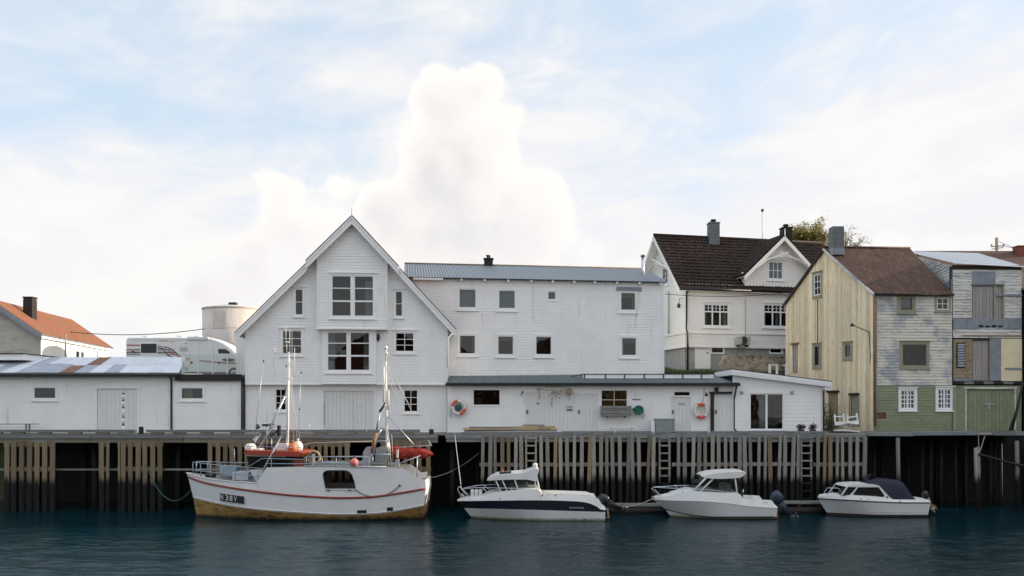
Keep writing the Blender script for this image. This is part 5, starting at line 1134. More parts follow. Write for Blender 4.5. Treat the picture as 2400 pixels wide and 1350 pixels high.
# ---------------------------------------------------------------- patched warehouse at the right
def patched():
    t = thing('patched_warehouse', 'derelict warehouse patched with grey and cream boards above green barn doors, far right', 'warehouse', P(2310, 1008, 50))
    W = Wall(2232, 47.68, 2394, 47.85); L = W.len; zT = W.uz(2310, 624)[1]; zg = W.uz(2310, 903)[1]; zf = W.uz(2310, 893)[1]
    bw = MB(); W.bx(bw, 0, L, 3.3, zT, -.30, -.08); wall = bw.build('front_wall', 'tarred', t)
    rc = lambda *a: W.rect(*a)
    op1 = rc(2278, 667, 2352, 760); op2 = rc(2234, 746, 2394, 772); low = rc(2234, 795, 2394, 893)
    siding(W, [(0.02, W.uz(2310, 792)[1]), (L, W.uz(2310, 792)[1]), (L, zT-.2), (.02, zT-.2)], [(op1[0], op1[1], op1[2], op1[3]+.02), (0.0, op1[0]-.01, op2[2], op2[3]), (op1[1]+.01, L+.1, op2[2], op2[3])], .165, 'old_white', 'plank', wall, .03, True, .008)
    def bd(name, mat, x0, y0, x1, y1, w0=-.02, w1=.03, parent=wall): mb = MB(); W.bxp(mb, x0, y0, x1, y1, w0, w1); return mb.build(name, mat, parent)
    bd('board', 'grey_board', 2278, 636, 2332, 666, 0, .045); bd('board', 'grey_board', 2333, 690, 2394, 694, .04, .09)
    for i in range(5): bd('plank', 'grey_board', 2234+i*32.2, 747+random.uniform(-1, 1), 2265.5+i*32.2, 771, -.01, .032+.004*(i % 2))
    d = bd('loft_hatch', 'grey_board', 2279, 667, 2352, 760, -.07, -.05, t)
    for i in range(6): bd('plank', 'grey_door', 2280+i*8.0, 672, 2287.4+i*8.0, 757, -.05, -.015+.006*(i % 2), d)
    bd('hatch_frame', 'green_trim', 2328.5, 670, 2333, 759, -.04, .05, d); bd('hatch_frame', 'beam_grey', 2276, 665, 2353, 669, .0, .06, d); bd('hatch_frame', 'green_trim', 2349, 670, 2353, 759, -.04, .05, d)
    for i in range(2): bd('plank', 'grey_door', 2333.5+i*8, 672, 2340.8+i*8, 757, -.05, -.02, d)
    for i in range(4): bd('gap_shade_strip', 'wet_shade_dark', 2293+i*15, 762+1.2*(i % 2), 2304+i*15, 767, .03, .045, t)  # raised near-black strips stand in for the shade inside broken gaps
    bd('rail_board', 'brown_board', 2254, 785, 2394, 789, .02, .05, t)
    # middle storey patches
    b1 = bd('brick_panel', 'brown_board', 2235, 795, 2279, 886, -.05, .0, t)
    for r in range(12):
        for k in range(4):
            x = 2235.5+k*11+(5 if r % 2 else 0)
            if x+10 > 2279 or (2242 < x+5 < 2262 and 805 < 797+r*7.4 < 862): continue
            bd('brick', 'brown_board', x, 796.5+r*7.4, min(2278.5, x+10), 803+r*7.4, .0, .018, b1)
    wv = bd('vent_window', 'tarred', 2241, 803, 2261, 862, .0, .05, t)
    for i in range(9): bd('slat', 'sheet_grey', 2243, 806+i*6.1, 2259.5, 810.5+i*6.1, .05, .075, wv)
    bd('board', 'grey_board', 2235, 886.5, 2279, 893, -.02, .03)
    dd = bd('door', 'grey_board', 2279.5, 795, 2318, 893, -.07, -.05, t)
    for i in range(5): bd('plank', 'grey_door', 2281+i*7.1, 799, 2287.6+i*7.1, 891, -.05, -.02+.005*(i % 2), dd)
    bd('door_post', 'rust_pipe', 2316.5, 795, 2319, 893, -.03, .03, dd); bd('door_head', 'tarred', 2279, 793, 2319, 797, .0, .06, dd)
    bd('board', 'grey_board', 2319.5, 793, 2345, 892, -.02, .03); bd('board', 'cream_panel', 2345.5, 794, 2394, 893, -.02, .05)
    bd('latch_board', 'grey_board', 2354, 862, 2394, 866.5, .05, .09, t)
    # ledge, green foot with barn doors
    for i in range(7): bd('ledge_plank', 'beam_grey' if i % 2 else 'tarred', 2234+i*23, 893.5+.8*(i % 2), 2256.5+i*23, 900, -.02, .12)
    g = rc(2263, 914, 2378, 1009)
    siding(W, [(0, DECK-.1), (L, DECK-.1), (L, zg), (0, zg)], [(g[0], g[1], DECK-.2, g[3])], .165, 'green_paint', 'plank', wall, .02, True, .003)
    bdr = bd('barn_door', 'green_paint', 2263, 914, 2378, 1012, -.075, -.055, t)
    for i in range(13): bd('plank', 'green_paint', 2264+i*8.75, 916, 2272.2+i*8.75, 1010, -.05, -.02+.004*(i % 2), bdr)
    bd('door_frame', 'old_white', 2261, 912, 2264, 1009, -.02, .06, bdr); bd('door_frame', 'old_white', 2377, 912, 2380, 1009, -.02, .06, bdr); bd('door_frame', 'old_white', 2258, 907, 2382, 911.5, .0, .07, bdr)
    bd('bolt', 'galv', 2306, 946, 2332, 949, -.01, .03, bdr); bd('padlock', 'galv', 2315, 949.5, 2320, 960, -.01, .04, bdr)
    bd('corner_board', 'green_trim', 2232.5, 903, 2240, 1009, .03, .06, t)
    # side wall over the neighbour's roof, roof
    E0 = W.pt(.0, zT+.12, .22); E1 = W.pt(L+.14, W.uz(2396, 628)[1]+.02, .22)
    R0 = Vector((P(2117, 0, 57).x, 57, P(2117, 588, 57).z)); R1 = Vector((P(2292, 0, 57).x, 57, P(2292, 593, 57).z))
    WS = Wall.xy(R0, W.pt(0.02, 0, 0)); siding(WS, [(0, 9.5), (WS.len, 9.5), (WS.len, zT), (0, R0.z-.1)], [], .17, 'old_white', 'plank', t_wall(t, WS), .03, True, .008)
    mb = MB(); WS.bx(mb, WS.len-1.2, WS.len-.02, 11.55, 12.25, .03, .055); mb.build('board', 'grey_board', t)
    corr4(E0, E1, R0, R1, 'roof', 'silver_roof', t, .2, .010); mb = MB(); mb.tube([E0, E1], .035, 6); mb.build('roof_edge', 'white_trim', t)
    mb = MB(); W.bx(mb, 0, L, zT-.2, zT+.05, -.05, .03); mb.build('eave_timber', 'tarred', t)
    mb = MB(); a, b = W.pt(L, 3.3, -.1), Vector((R1.x, R1.y, 3.3)); mb.quad(a, b, b+Vector((0, 0, 11)), a+Vector((0, 0, zT-3.3))); mb.quad(Vector((R0.x, R0.y, 3.3)), b, b+Vector((0, 0, 11)), Vector((R0.x, R0.y, 14.3))); mb.build('rear_walls', 'tarred', t)
    # leaning poles by the corner
    for (x0, y0, x1, y1) in ((2372, 1009, 2397, 895), (2366, 1009, 2392, 920)): pipe([P(x0, y0, 46.5), P((x0+x1)/2+2, (y0+y1)/2, 46.6), P(x1, y1, 46.9)], 'leaning_pole', 'tarred', t, .05)
def t_wall(t, WS):
    mb = MB(); WS.bx(mb, 0, WS.len, 9.4, 9.5, -.1, 0); return mb.build('side_wall', 'tarred', t)
patched()
def far_right():
    t = thing('brown_roof_house', 'house with a dull brown roof rising behind the patched warehouse at the right edge', 'house', (36, 62, 7))
    Y = 59.0; a, b = P(2205, 0, Y).x, P(2560, 0, Y).x; zr = P(0, 588, Y+5).z; ze = zr-3.1
    slab((a, Y, ze), (b, Y, ze), (b, Y+5, zr), (a+.6, Y+5, zr), .1, 'roof', 'brown_roof', t); slab((a, Y+10, ze), (b, Y+10, ze), (b, Y+5.002, zr), (a+.6, Y+5.002, zr), .1, 'roof', 'brown_roof', t)
    mb = MB(); mb.box(a+.4, b-.4, Y+.4, Y+9.6, 6.5, ze-.05); mb.build('wall', 'terracotta_house', t)
    c = P(2392, 592, Y+4.5); chimney(t, (c.x, Y+4.5, c.z-.6), .8, .7, 1.0, 'brick_red', True, .2)
    # warehouse standing on beyond the edge of the picture
    t = thing('end_warehouse', 'dark weathered warehouse at the very right edge past the patched warehouse', 'warehouse', (36, 50, DECK))
    a, b = P(2404, 0, 47.6).x, 44.0; W = Wall.xy((a, 47.6), (b, 47.6)); siding(W, [(0, 3.3), (W.len, 3.3), (W.len, 11.6), (0, 11.6)], [], .2, 'old_white', 'wall', t, .03)
    mb = MB(); mb.box(a+.05, b, 47.75, 57, 3.3, 11.5); mb.build('body', 'tarred', t); slab((a-.1, 47.3, 11.6), (b, 47.3, 11.6), (b, 52.4, 13.3), (a-.1, 52.4, 13.3), .08, 'roof', 'brown_roof', t); slab((a-.1, 57.3, 11.6), (b, 57.3, 11.6), (b, 52.4, 13.3), (a-.1, 52.4, 13.3), .08, 'roof', 'brown_roof', t)
far_right()
def shade_blocker():  # unseen building added to keep the low sun off the small boats
    t = thing('shade_blocker', 'large dark red block added out of view at right to shade the boats', 'warehouse', (46, 38, 2))
    mb = MB(); mb.box(41, 52, 27, 46, -2, 10.5); mb.prism([(41, 27, 10.5), (52, 27, 10.5), (46.5, 27, 14.5)], (0, 19, 0)); mb.build('wall', 'terracotta_house', t)
    for s_ in (-1, 1): slab((46.5+s_*6, 26.6, 10.2), (46.5+s_*6, 46.4, 10.2), (46.5, 46.4, 14.8), (46.5, 26.6, 14.8), -.15, 'roof', 'brown_roof', t)
shade_blocker()
# ---------------------------------------------------------------- oil tank
def tank():
    c = P(548, 835, 63); r = 2.2; zt = P(548, 719, 61).z
    t = thing('storage_tank', 'pale weathered cylindrical storage tank with shallow cone roof behind the motorhome', 'tank', (c.x, c.y, 6.9))
    mb = MB(); mb.lathe([(r, 6.8), (r, zt)], (c.x, c.y, 0), 48); mb.build('shell', 'tank', t, True)
    mb = MB(); mb.lathe([(r+.05, zt-.03), (r+.05, zt+.05), (.25, zt+.42), (.0, zt+.43)], (c.x, c.y, 0), 48); mb.build('roof', 'tank', t)
    mb = MB(); mb.box(c.x+.0, c.x+.55, c.y-1.2, c.y-.8, zt+.18, zt+.42); mb.build('roof_hatch', 'dark_metal', t)
    for (a0, z0, z1) in ((-1.95, zt-1.55, zt-.30),):
        mb = MB()
        for k in range(6):
            w0, w1 = a0+.07*k, a0+.07*(k+1); mb.quad(*[Vector((c.x+(r+.03)*math.cos(w), c.y+(r+.03)*math.sin(w), z)) for w, z in ((w0, z0), (w1, z0), (w1, z1), (w0, z1))])
        mb.build('patch_plate', 'tank', t)
    for z in (zt-1.5, zt-2.6): mb = MB(); mb.torus((c.x, c.y, z), r+.004, .012, Vector((1, 0, 0)), Vector((0, 1, 0)), 48, 4); mb.build('weld_seam', 'tank', t, True)
tank()
# ---------------------------------------------------------------- houses across the harbour, seen only in the window panes
def across():
    for i, (x, w, h, y, m, lab) in enumerate(((-26, 14, 12.5, -24, 'terracotta_house', 'red boarded boathouse across the harbour, mirrored in the windows of the gabled house'), (-8, 13, 13.5, -26, 'terracotta_house', 'larger red boathouse across the harbour, mirrored in the lower windows of the long wing'),
                                               (9, 12, 12.0, -24, 'ochre_house', 'ochre boathouse across the harbour, mirrored in the glazed sliding door'), (27, 14, 13, -27, 'terracotta_house', 'red boathouse across the harbour, mirrored in the panes at the right'))):
        t = thing('boathouse', lab, 'boathouse', (x, y-4, 3.2), 'boathouses across the harbour')
        mb = MB(); mb.box(x-w/2, x+w/2, y-8, y, 3.0, h-2); mb.prism([(x-w/2, y, h-2), (x+w/2, y, h-2), (x, y, h+2.4)], (0, -8, 0)); mb.build('wall', m, t)
        for s in (-1, 1): slab((x+s*(w/2+.5), y+.5, h-2.3), (x+s*(w/2+.5), y-8.5, h-2.3), (x, y-8.5, h+2.6), (x, y+.5, h+2.6), -.15 if s > 0 else -.15, 'roof', 'brown_roof', t)
        for k in range(4):
            for r in range(3):
                a = x-w/2+w*(k+.5)/4; z = 4.0+r*2.6; mb = MB(); mb.box(a-.55, a+.55, y+.005, y+.06, z, z+1.3); fr = mb.build('window', 'white_trim', t); mb = MB(); mb.box(a-.45, a+.45, y+.06, y+.07, z+.1, z+1.2); mb.build('pane', 'navy', fr)
    mb = MB(); mb.box(-120, 120, -60, 1.5, -2, 3.1); o = mb.build('far_shore', 'rock'); o['kind'] = 'structure'
across()

# ================================================================== boats
class Boat:
    """A hull drawn from its side view: each level is a curve of photo points on the near side plus a half-breadth."""
    def __init__(s, Yc, half, shape): s.Yc, s.half, s.shape = Yc, half, shape
    def hb(s, q, k=1.0): return s.half*k*s.shape(q)
    def point(s, lev, q, side=-1):
        px0, px1, fy, k, sh = lev; px = px0+(px1-px0)*q; h = s.half*k*(sh or s.shape)(q); Y = s.Yc-h
        p = P(px, fy(px), Y); return Vector((p.x, s.Yc+side*h, p.z))
    def skin(s, a, b, name, mat, parent, n=40, q0=0.0, q1=1.0, smooth=True, sides=(-1, 1), in_=0.0):
        mb = MB()
        for sd in sides:
            if q0 > 0: mb = MB()
            mb.grid(n, 1, lambda u, v: (s.point(a, q0+(q1-q0)*u, sd) if v < .5 else s.point(b, q0+(q1-q0)*u, sd)))
            if q0 > 0: mb.build(name, mat, parent, smooth)
        return mb.build(name, mat, parent, smooth) if q0 <= 0 else None
    def deck(s, a, name, mat, parent, n=40, q0=0.0, q1=1.0, dz=0.0, k=1.0, camber=.03):
        mb = MB()
        def f(u, v):
            p, r = s.point(a, q0+(q1-q0)*u, -1), s.point(a, q0+(q1-q0)*u, 1); c = (p+r)/2; w = (v*2-1)*k
            return c + (r-p)/2*w + Vector((0, 0, dz+camber*(1-w*w)))
        mb.grid(n, 6, f); return mb.build(name, mat, parent, True)
    def transom(s, levs, name, mat, parent, q=1.0):
        L = [s.point(l, q, -1) for l in levs]; R_ = [s.point(l, q, 1) for l in levs]; mb = MB()
        for i in range(len(levs)-1): mb.quad(L[i], R_[i], R_[i+1], L[i+1])
        return mb.build(name, mat, parent)
    def rub(s, a, name, mat, parent, r=.03, n=48, q0=0.0, q1=1.0, out=.0, sides=(-1, 1), dz=0.0):
        mb = MB()
        for sd in sides: mb.tube([s.point(a, q0+(q1-q0)*i/n, sd)+Vector((0, sd*out, dz)) for i in range(n+1)], r, 6)
        return mb.build(name, mat, parent, True)
def tubes(parent, name, mat, paths, r=.018, n=6):
    o = None
    for p in paths: o = MB().tube(p, r, n).build(name, mat, parent, True)
    return o
def pls(pts, Y): return [P(x, y, Y if not callable(Y) else Y(x)) for x, y in pts]
def extr(parent, name, mat, pts, Y0, Y1, Yp=None, smooth=False):
    """A side-view outline given real thickness from depth Y0 to Y1."""
    q = pls(pts, Yp or Y0); mb = MB(); mb.prism([Vector((p.x, Y0, p.z)) for p in q], (0, Y1-Y0, 0)); return mb.build(name, mat, parent, smooth)

# ---------------------------------------------------------------- fishing boat
def fishing_boat():
    def shp(q): return (1-(1-min(q, .42)/.42)**2.3)*(1 - .20*max(0, (q-.55)/.45)**2)
    def shpw(q): return (1-(1-min(q, .50)/.50)**1.9)*(1 - .42*max(0, (q-.55)/.45)**2)
    Yc = 39.95; B = Boat(Yc, 1.66, shp)
    t = thing('fishing_boat', 'white fishing boat with red roof, two masts and an ochre bottom, registration N 38 V', 'fishing boat', P(720, 1222, Yc))
    keel = (475, 985, lambda x: 1262, .30, shpw); wl = (463, 990, lambda x: 1224, .88, shpw)
    bnd = (453, 993, zc([(453, 1167), (520, 1183), (600, 1195), (700, 1203), (800, 1207.5), (880, 1205), (950, 1195), (993, 1186)]), .955, None)
    bnd2 = (452.5, 993.5, lambda x: bnd[2](x)-3.0, .97, None)
    fs = zc([(441, 1119), (470, 1130), (520, 1141), (600, 1153), (700, 1163.5), (800, 1168.5), (860, 1167), (920, 1160), (998, 1146.5)])
    stp = (441, 998, fs, 1.0, None); stu = (440.5, 998, lambda x: fs(x)-4, 1.0, None)
    top = (437, 997, zc([(437, 1108), (470, 1118), (520, 1126), (602, 1132), (700, 1140), (800, 1146), (900, 1143), (960, 1135), (997, 1125)]), .985, None)
    B.skin(keel, wl, 'hull_bottom', 'antifoul', t); B.skin(wl, bnd, 'hull_bottom', 'antifoul', t); B.skin(bnd2, stp, 'hull_topside', 'hull_white', t)
    B.skin(bnd, bnd2, 'waterline_band', 'mast_white', t); B.rub(bnd2, 'spray_strip', 'hull_white', t, .022)
    B.transom([keel, wl, bnd], 'transom_bottom', 'antifoul', t); B.transom([bnd, stp, top], 'transom', 'hull_white', t)
    B.rub(stp, 'rub_rail', 'rail_red', t, .048, out=.015, dz=.03)
    qf = (602-437)/(997-437)
    B.skin(stp, top, 'bow_bulwark', 'hull_white', t, 30, 0, qf); B.rub(top, 'bulwark_cap', 'mast_white', t, .03, 24, 0, qf)
    B.skin(stp, top, 'stern_bulwark', 'hull_white', t, 6, .975, 1.0)
    B.deck(stp, 'fore_deck', 'plank_old', t, 24, .01, qf+.05, .12, .98); B.deck(stp, 'main_deck', 'plank_old', t, 24, qf, 1.0, .06, .97)
    # shelter sides, with the opening amidships
    up = lin([(600, 1133), (625, 1095.5), (712, 1093.5), (713, 1092.5), (905, 1095), (906, 1097), (944, 1098.5), (960, 1108), (972, 1118), (987, 1115.5), (988.5, 1116)])
    def panel(side, h0, h1, htop, hbot, nm):
        mb = MB(); cols = sorted(set([600+4*i for i in range(98)] + [988.5, 625, 712, 713, 905, 906, h0, h1])); cols = [c for c in cols if 600 <= c <= 988.5]
        def pt(px, py, inn=0.0):
            q = (px-437)/(997-437); h = B.hb(q)*.985-.02-inn; p = P(px, py, Yc-h); return Vector((p.x, Yc+side*h, p.z))
        def strip(a, b, ya, yb, za, zb):
            o = [pt(a, ya), pt(b, yb), pt(b, zb), pt(a, za)]; i = [pt(a, ya, .05), pt(b, yb, .05), pt(b, zb, .05), pt(a, za, .05)]
            mb.add(o+i, [(0, 1, 2, 3), (7, 6, 5, 4), (0, 1, 5, 4), (3, 2, 6, 7)])
        lowf = lambda x: fs(x)-2
        for a, b in zip(cols, cols[1:]):
            if h0-.1 <= a and b <= h1+.1:
                strip(a, b, up(a), up(b), htop(a), htop(b)); strip(a, b, hbot(a), hbot(b), lowf(a), lowf(b))
            else: strip(a, b, up(a), up(b), lowf(a), lowf(b))
        mb.quad(pt(988.5, 1116), pt(988.5, 1116, .05), pt(988.5, lowf(988.5), .05), pt(988.5, lowf(988.5)))
        return mb.build(nm, 'hull_white', t)
    panel(-1, 757, 833, zc([(757, 1112), (759, 1107), (764, 1103.5), (775, 1102.5), (808, 1102.5), (817, 1105), (824, 1112), (829, 1126), (833, 1145)]), lin([(757, 1113), (764, 1146), (833, 1146.5)]), 'shelter_side')
    panel(1, 740, 850, lambda x: 1101, lambda x: 1147, 'shelter_side')
    # opening rim and bottom cap
    rim = [(764, 1146), (757, 1113), (759, 1107), (764, 1103.5), (775, 1102.5), (808, 1102.5), (817, 1105), (824, 1112), (829, 1126), (833, 1146)]
    tubes(t, 'opening_rim', 'dark_metal', [[P(x, y, Yc-B.hb((x-437)/560)*.985+.0) for x, y in rim]], .016); tubes(t, 'opening_sill', 'mast_white', [[P(x, 1147, Yc-B.hb((x-437)/560)*.985) for x in (762, 800, 835)]], .03)
    for x in (769, 819): extr(t, 'drain_lip', 'dark_metal', [(x-3, 1148), (x+3, 1148), (x+3, 1150.5), (x-3, 1150.5)], Yc-1.68, Yc-1.60)
    # shelter deck (roof), bulkheads
    mb = MB(); f = lambda px, py, s: (lambda h: Vector((P(px, py, Yc-h).x, Yc+s*h, P(px, py, Yc-h).z)))(B.hb((px-437)/560)*.985-.05)
    pxs = [626, 670, 712, 760, 820, 880, 944]; mb.grid(len(pxs)-1, 4, lambda u, v: f(pxs[round(u*6)], 1097.5, -1).lerp(f(pxs[round(u*6)], 1097.5, 1), v)+Vector((0, 0, .04*(1-(2*v-1)**2)))); mb.build('shelter_deck', 'plank_old', t)
    for px, m in ((640, 'hull_white'), (700, 'rail_red'), (900, 'hull_white')):
        a, b, c, d = f(px, 1099, -1), f(px, 1099, 1), f(px, 1164, 1), f(px, 1164, -1); mb = MB(); mb.quad(a, b, c, d); mb.build('bulkhead', m, t)
    tubes(t, 'deck_edge_strip', 'galv', [[P(714, 1092, Yc-1.62), P(905, 1094, Yc-1.60)]], .03)
    # wheelhouse
    y0, y1 = Yc-1.05, Yc+1.05
    extr(t, 'wheelhouse_base', 'hull_white', [(584, 1101), (712, 1098), (712, 1140), (612, 1140), (600, 1128)], y0, y1)
    wh = extr(t, 'wheelhouse', 'tarred', [(577, 1068), (712, 1071), (712, 1098.5), (584, 1102)], y0+.02, y1-.02, y0)
    for (pts) in ([(581, 1070), (607, 1070), (610, 1097), (588, 1098)], [(611, 1070.5), (640, 1071), (640, 1095), (613, 1096.5)], [(644, 1071), (676, 1071.5), (676, 1094), (644, 1095)]):
        extr(wh, 'window', 'glass_dark', pts, y0-.012, y0+.015, y0); extr(wh, 'window_seal', 'black_rub', [(x+(1 if x < sum(p[0] for p in pts)/4 else -1)*-1.0, y+(1 if y < 1083 else -1)*-1.0) for x, y in pts], y0-.004, y0+.012, y0)
    extr(wh, 'red_panel', 'rail_red', [(688, 1078), (711, 1078), (711, 1097), (688, 1097)], y0-.008, y0+.01, y0)
    extr(wh, 'white_band', 'mast_white', [(578, 1065.5), (670, 1068), (670, 1071), (578, 1069)], y0-.02, y0+.01, y0)
    rf = extr(t, 'wheelhouse_roof', 'roof_red', [(570, 1062), (575, 1055.5), (700, 1059), (711, 1063), (701, 1070.5), (640, 1068), (572, 1065)], y0-.22, y1+.22)
    tubes(t, 'roof_rail', 'galv', [pls([(576, 1046), (705, 1049)], y0-.1), pls([(576, 1046), (576, 1057)], y0-.1), pls([(640, 1047), (640, 1058)], y0-.1), pls([(705, 1049), (705, 1060)], y0-.1)], .015)
    # deck rails
    rails = []
    fr = zc([(452, 1083), (500, 1089), (560, 1094), (618, 1098.5)]); fm = zc([(452, 1102), (500, 1107), (560, 1112), (604, 1116)])
    for sd in (-1, 1):
        for fy in (fr, fm):
            path = []
            for i in range(25):
                px = 452+(617-452)*i/24; q = (px-437)/560; h = max(.02, B.hb(q)*.93); p = P(px, fy(px), Yc-B.hb(q)*.93); path.append(Vector((p.x, Yc+sd*h, p.z)))
            rails.append(path)
        for px in (452, 470, 493, 519, 550, 581, 604):
            q = (px-437)/560; h = max(.02, B.hb(q)*.93); p = P(px, fr(px), Yc-h); b = B.point(top, q, sd); rails.append([Vector((b.x, Yc+sd*h, b.z)), Vector((p.x, Yc+sd*h, p.z))])
    tubes(t, 'bow_rail', 'blue_rail', rails, .02)
    Yn = Yc-1.45
    tubes(t, 'side_rail', 'blue_rail', [pls([(580, 1096), (611, 1076), (622, 1074.5), (712, 1077), (718, 1070), (865, 1071), (865, 1093)], Yn), pls([(625, 1095), (625, 1086.5), (712, 1087), (860, 1082)], Yn), pls([(636, 1075), (636, 1095)], Yn), pls([(718, 1070), (718, 1092)], Yn), pls([(788, 1070.5), (788, 1092)], Yn), pls([(755, 1070.5), (755, 1092)], Yn)], .02)
    tubes(t, 'side_rail', 'blue_rail', [pls([(625, 1072), (865, 1069)], Yc+1.45), pls([(625, 1082), (860, 1080)], Yc+1.45)], .02)
    # forward mast with its boom, spreaders and aerials
    mst = tubes(t, 'fore_mast', 'mast_white', [pls([(673.5, 1062), (675, 950), (676.5, 825)], Yc)], [.07, .058, .045], 10)
    tubes(mst, 'spreader', 'mast_white', [pls([(645, 829), (676, 829), (684, 828)], Yc), pls([(668, 887), (689, 887)], Yc), pls([(628, 998), (673, 999)], Yc)], .022)
    tubes(mst, 'aerial', 'mast_white', [pls([(644.5, 831), (644.5, 815)], Yc), pls([(690, 887), (690.5, 815)], Yc), pls([(672, 826), (672, 803)], Yc), pls([(679, 825), (679, 772)], Yc), pls([(670, 803), (670, 765)], Yc+.2), pls([(625.5, 1000), (626, 919)], Yc-.2)], .014)
    mb = MB(); c = P(672, 803, Yc); mb.lathe([(.12, 0), (.13, .03), (.02, .06)], c, 12); mb.build('radio_disc', 'mast_white', mst, True)
    tubes(mst, 'whip_aerial', 'galv', [pls([(597, 1030), (606, 940), (617.5, 850)], Yc-.6), pls([(699, 1050), (702, 950), (705.5, 866)], Yc+.7), pls([(725, 1025), (726, 983)], Yc+.8)], .014)
    for (x, y) in ((618, 846), (706, 873), (671, 858), (702, 959), (669, 911)): mb = MB(); mb.ball(P(x, y, Yc-(.6 if x < 640 else -.3)), (.035, .035, .06), 8, 6); mb.build('fitting', 'dark_metal', mst, True)
    tubes(t, 'boom', 'galv', [pls([(668, 928), (640, 987), (610, 1062)], Yc-.35)], .05, 8); tubes(t, 'boom_strut', 'galv', [pls([(640, 1000), (598, 1062)], Yc-.45), pls([(612, 1016), (585, 1060)], Yc-.4), pls([(660, 1022), (620, 1095), (612, 1128)], y0-.25)], .035)
    tubes(t, 'gantry_post', 'galv', [pls([(625, 1070), (625.5, 992)], Yc-.25), pls([(636.5, 1062), (636.5, 1021)], Yc-.3)], .022)
    mb = MB(); mb.obox(P(614, 999, Yc-.3), (.26, 0, 0), (0, .14, 0), (0, 0, .10)); mb.obox(P(630, 998, Yc-.3), (.22, 0, .03), (0, .14, 0), (0, 0, .10)); mb.build('floodlight', 'dark_metal', t)
    mb = MB(); mb.lathe([(.04, 0), (.13, -.10), (.13, -.14)], P(609, 1000, Yc-.3), 10, 'x'); mb.build('horn', 'dark_metal', t, True)
    extr(t, 'net_roller', 'black_rub', [(649.5, 997), (655, 997), (655, 1022), (649.5, 1022)], Yc-.45, Yc-.2); tubes(t, 'roller_arm', 'engine_blue', [pls([(650, 1010), (638, 1020), (633, 1021)], Yc-.35)], .05)
    stays = [pls([(678, 838), (698, 1048)], Yc+.5), pls([(678, 850), (690, 1055)], Yc-.4), pls([(677, 900), (706, 1045)], Yc+.2), pls([(706, 1045), (730, 1038), (905, 1033)], Yc+.2), pls([(680, 840), (690, 870)], Yc+.1)]
    tubes(t, 'stay', 'rope_white', stays, .012, 5)
    # wheelhouse top gear
    mb = MB(); a = P(648, 1040, Yc-.3); mb.obox(a+Vector((0, 0, -.36)), (.46, 0, 0), (0, .5, 0), (0, 0, .36)); mb.build('roof_locker', 'mast_white', t)
    mb = MB(); mb.lathe([(.22, 0), (.26, .06), (.26, .22), (.14, .34), (0, .36)], P(587, 1057, Yc-.6), 16); mb.build('radome', 'mast_white', t, True)
    mb = MB(); a = P(601, 1054, Yc-.7); mb.tube([a, a+Vector((.34, 0, -.02))], .09, 10); mb.build('life_raft_canister', 'mast_white', t, True)
    mb = MB(); a = P(606, 1058, Yc-.2); mb.obox(a, (.62, 0, 0), (0, .6, 0), (0, 0, .36)); mb.build('winch_motor', 'black_rub', t)
    extr(t, 'flag', 'mast_white', [(592, 1030), (603, 1021), (606, 1028), (600, 1037)], Yc-.42, Yc-.40)
    # hauling drum amidships
    c = P(735, 1072, Yc-.2); mb = MB(); mb.torus(c, .29, .05, Vector((1, 0, 0)), Vector((0, 0, 1))); dr = mb.build('hauler_wheel', 'plank_new', t, True)
    mb = MB(); mb.box(c.x-.05, c.x+.05, c.y-.06, c.y+.06, c.z-.5, c.z+.15); mb.build('hauler_post', 'mast_white', dr)
    for k in range(6): a = k*math.pi/3; tubes(dr, 'spoke', 'plank_new', [[c, c+Vector((.27*math.cos(a), 0, .27*math.sin(a)))]], .015)
    # aft mast: A-frame, pole, crane, boom
    am = tubes(t, 'aft_mast', 'mast_white', [pls([(906, 1095), (905.5, 960), (904, 848)], Yc), ], .052, 10); tubes(am, 'mast_pole', 'mast_white', [pls([(904.5, 850), (905, 812)], Yc), pls([(899.5, 860), (899.5, 945)], Yc-.1), pls([(910.5, 915), (910.5, 960)], Yc)], .035, 8)
    tubes(t, 'mast_frame', 'galv', [pls([(867, 1095), (886, 1020), (893, 1006)], Yc-.9), pls([(917, 1095), (909, 1010)], Yc-.8), pls([(910, 1095), (908, 1010)], Yc+.8), pls([(890, 1004), (908, 1004)], Yc-.7), pls([(881, 1034), (911, 1034)], Yc-.8), pls([(874, 1065), (914, 1065)], Yc-.85)], .035)
    mb = MB(); mb.ball(P(904.5, 815, Yc), .09, 10, 8); mb.ball(P(906, 829, Yc), .075, 10, 8); mb.build('mast_light', 'lamp_cream', am, True)
    tubes(t, 'crane_arm', 'galv', [pls([(903, 946), (891, 963)], Yc-.5)], .06, 8); tubes(t, 'crane_arm', 'tarred', [pls([(904, 944), (890, 965)], Yc-.52)], .05, 8)
    tubes(t, 'crane_mast', 'galv', [pls([(890, 965), (882, 1014)], Yc-.5)], .05, 8); tubes(t, 'crane_mast', 'rust_pipe', [pls([(881, 1014), (872, 1062)], Yc-.5)], [.09, .09], 10); tubes(t, 'crane_mast', 'galv', [pls([(873, 1060), (871, 1095)], Yc-.5)], .06)
    tubes(t, 'derrick', 'galv', [pls([(910, 976), (975, 1048)], Yc), pls([(920, 1092), (985, 1068)], Yc-.3), pls([(915, 1050), (1012, 1043.5), (1003, 1032)], Yc+.1), pls([(977, 1118), (978, 1070)], Yc-.8)], .03)
    tubes(t, 'derrick_stay', 'rope_white', [pls([(909, 852), (958, 947)], Yc), pls([(909, 858), (935, 940)], Yc+.3), pls([(909, 880), (931, 945)], Yc-.3), pls([(909, 852), (975, 985)], Yc+.5), pls([(918, 1018), (922, 1090)], Yc-.6)], .012, 5)
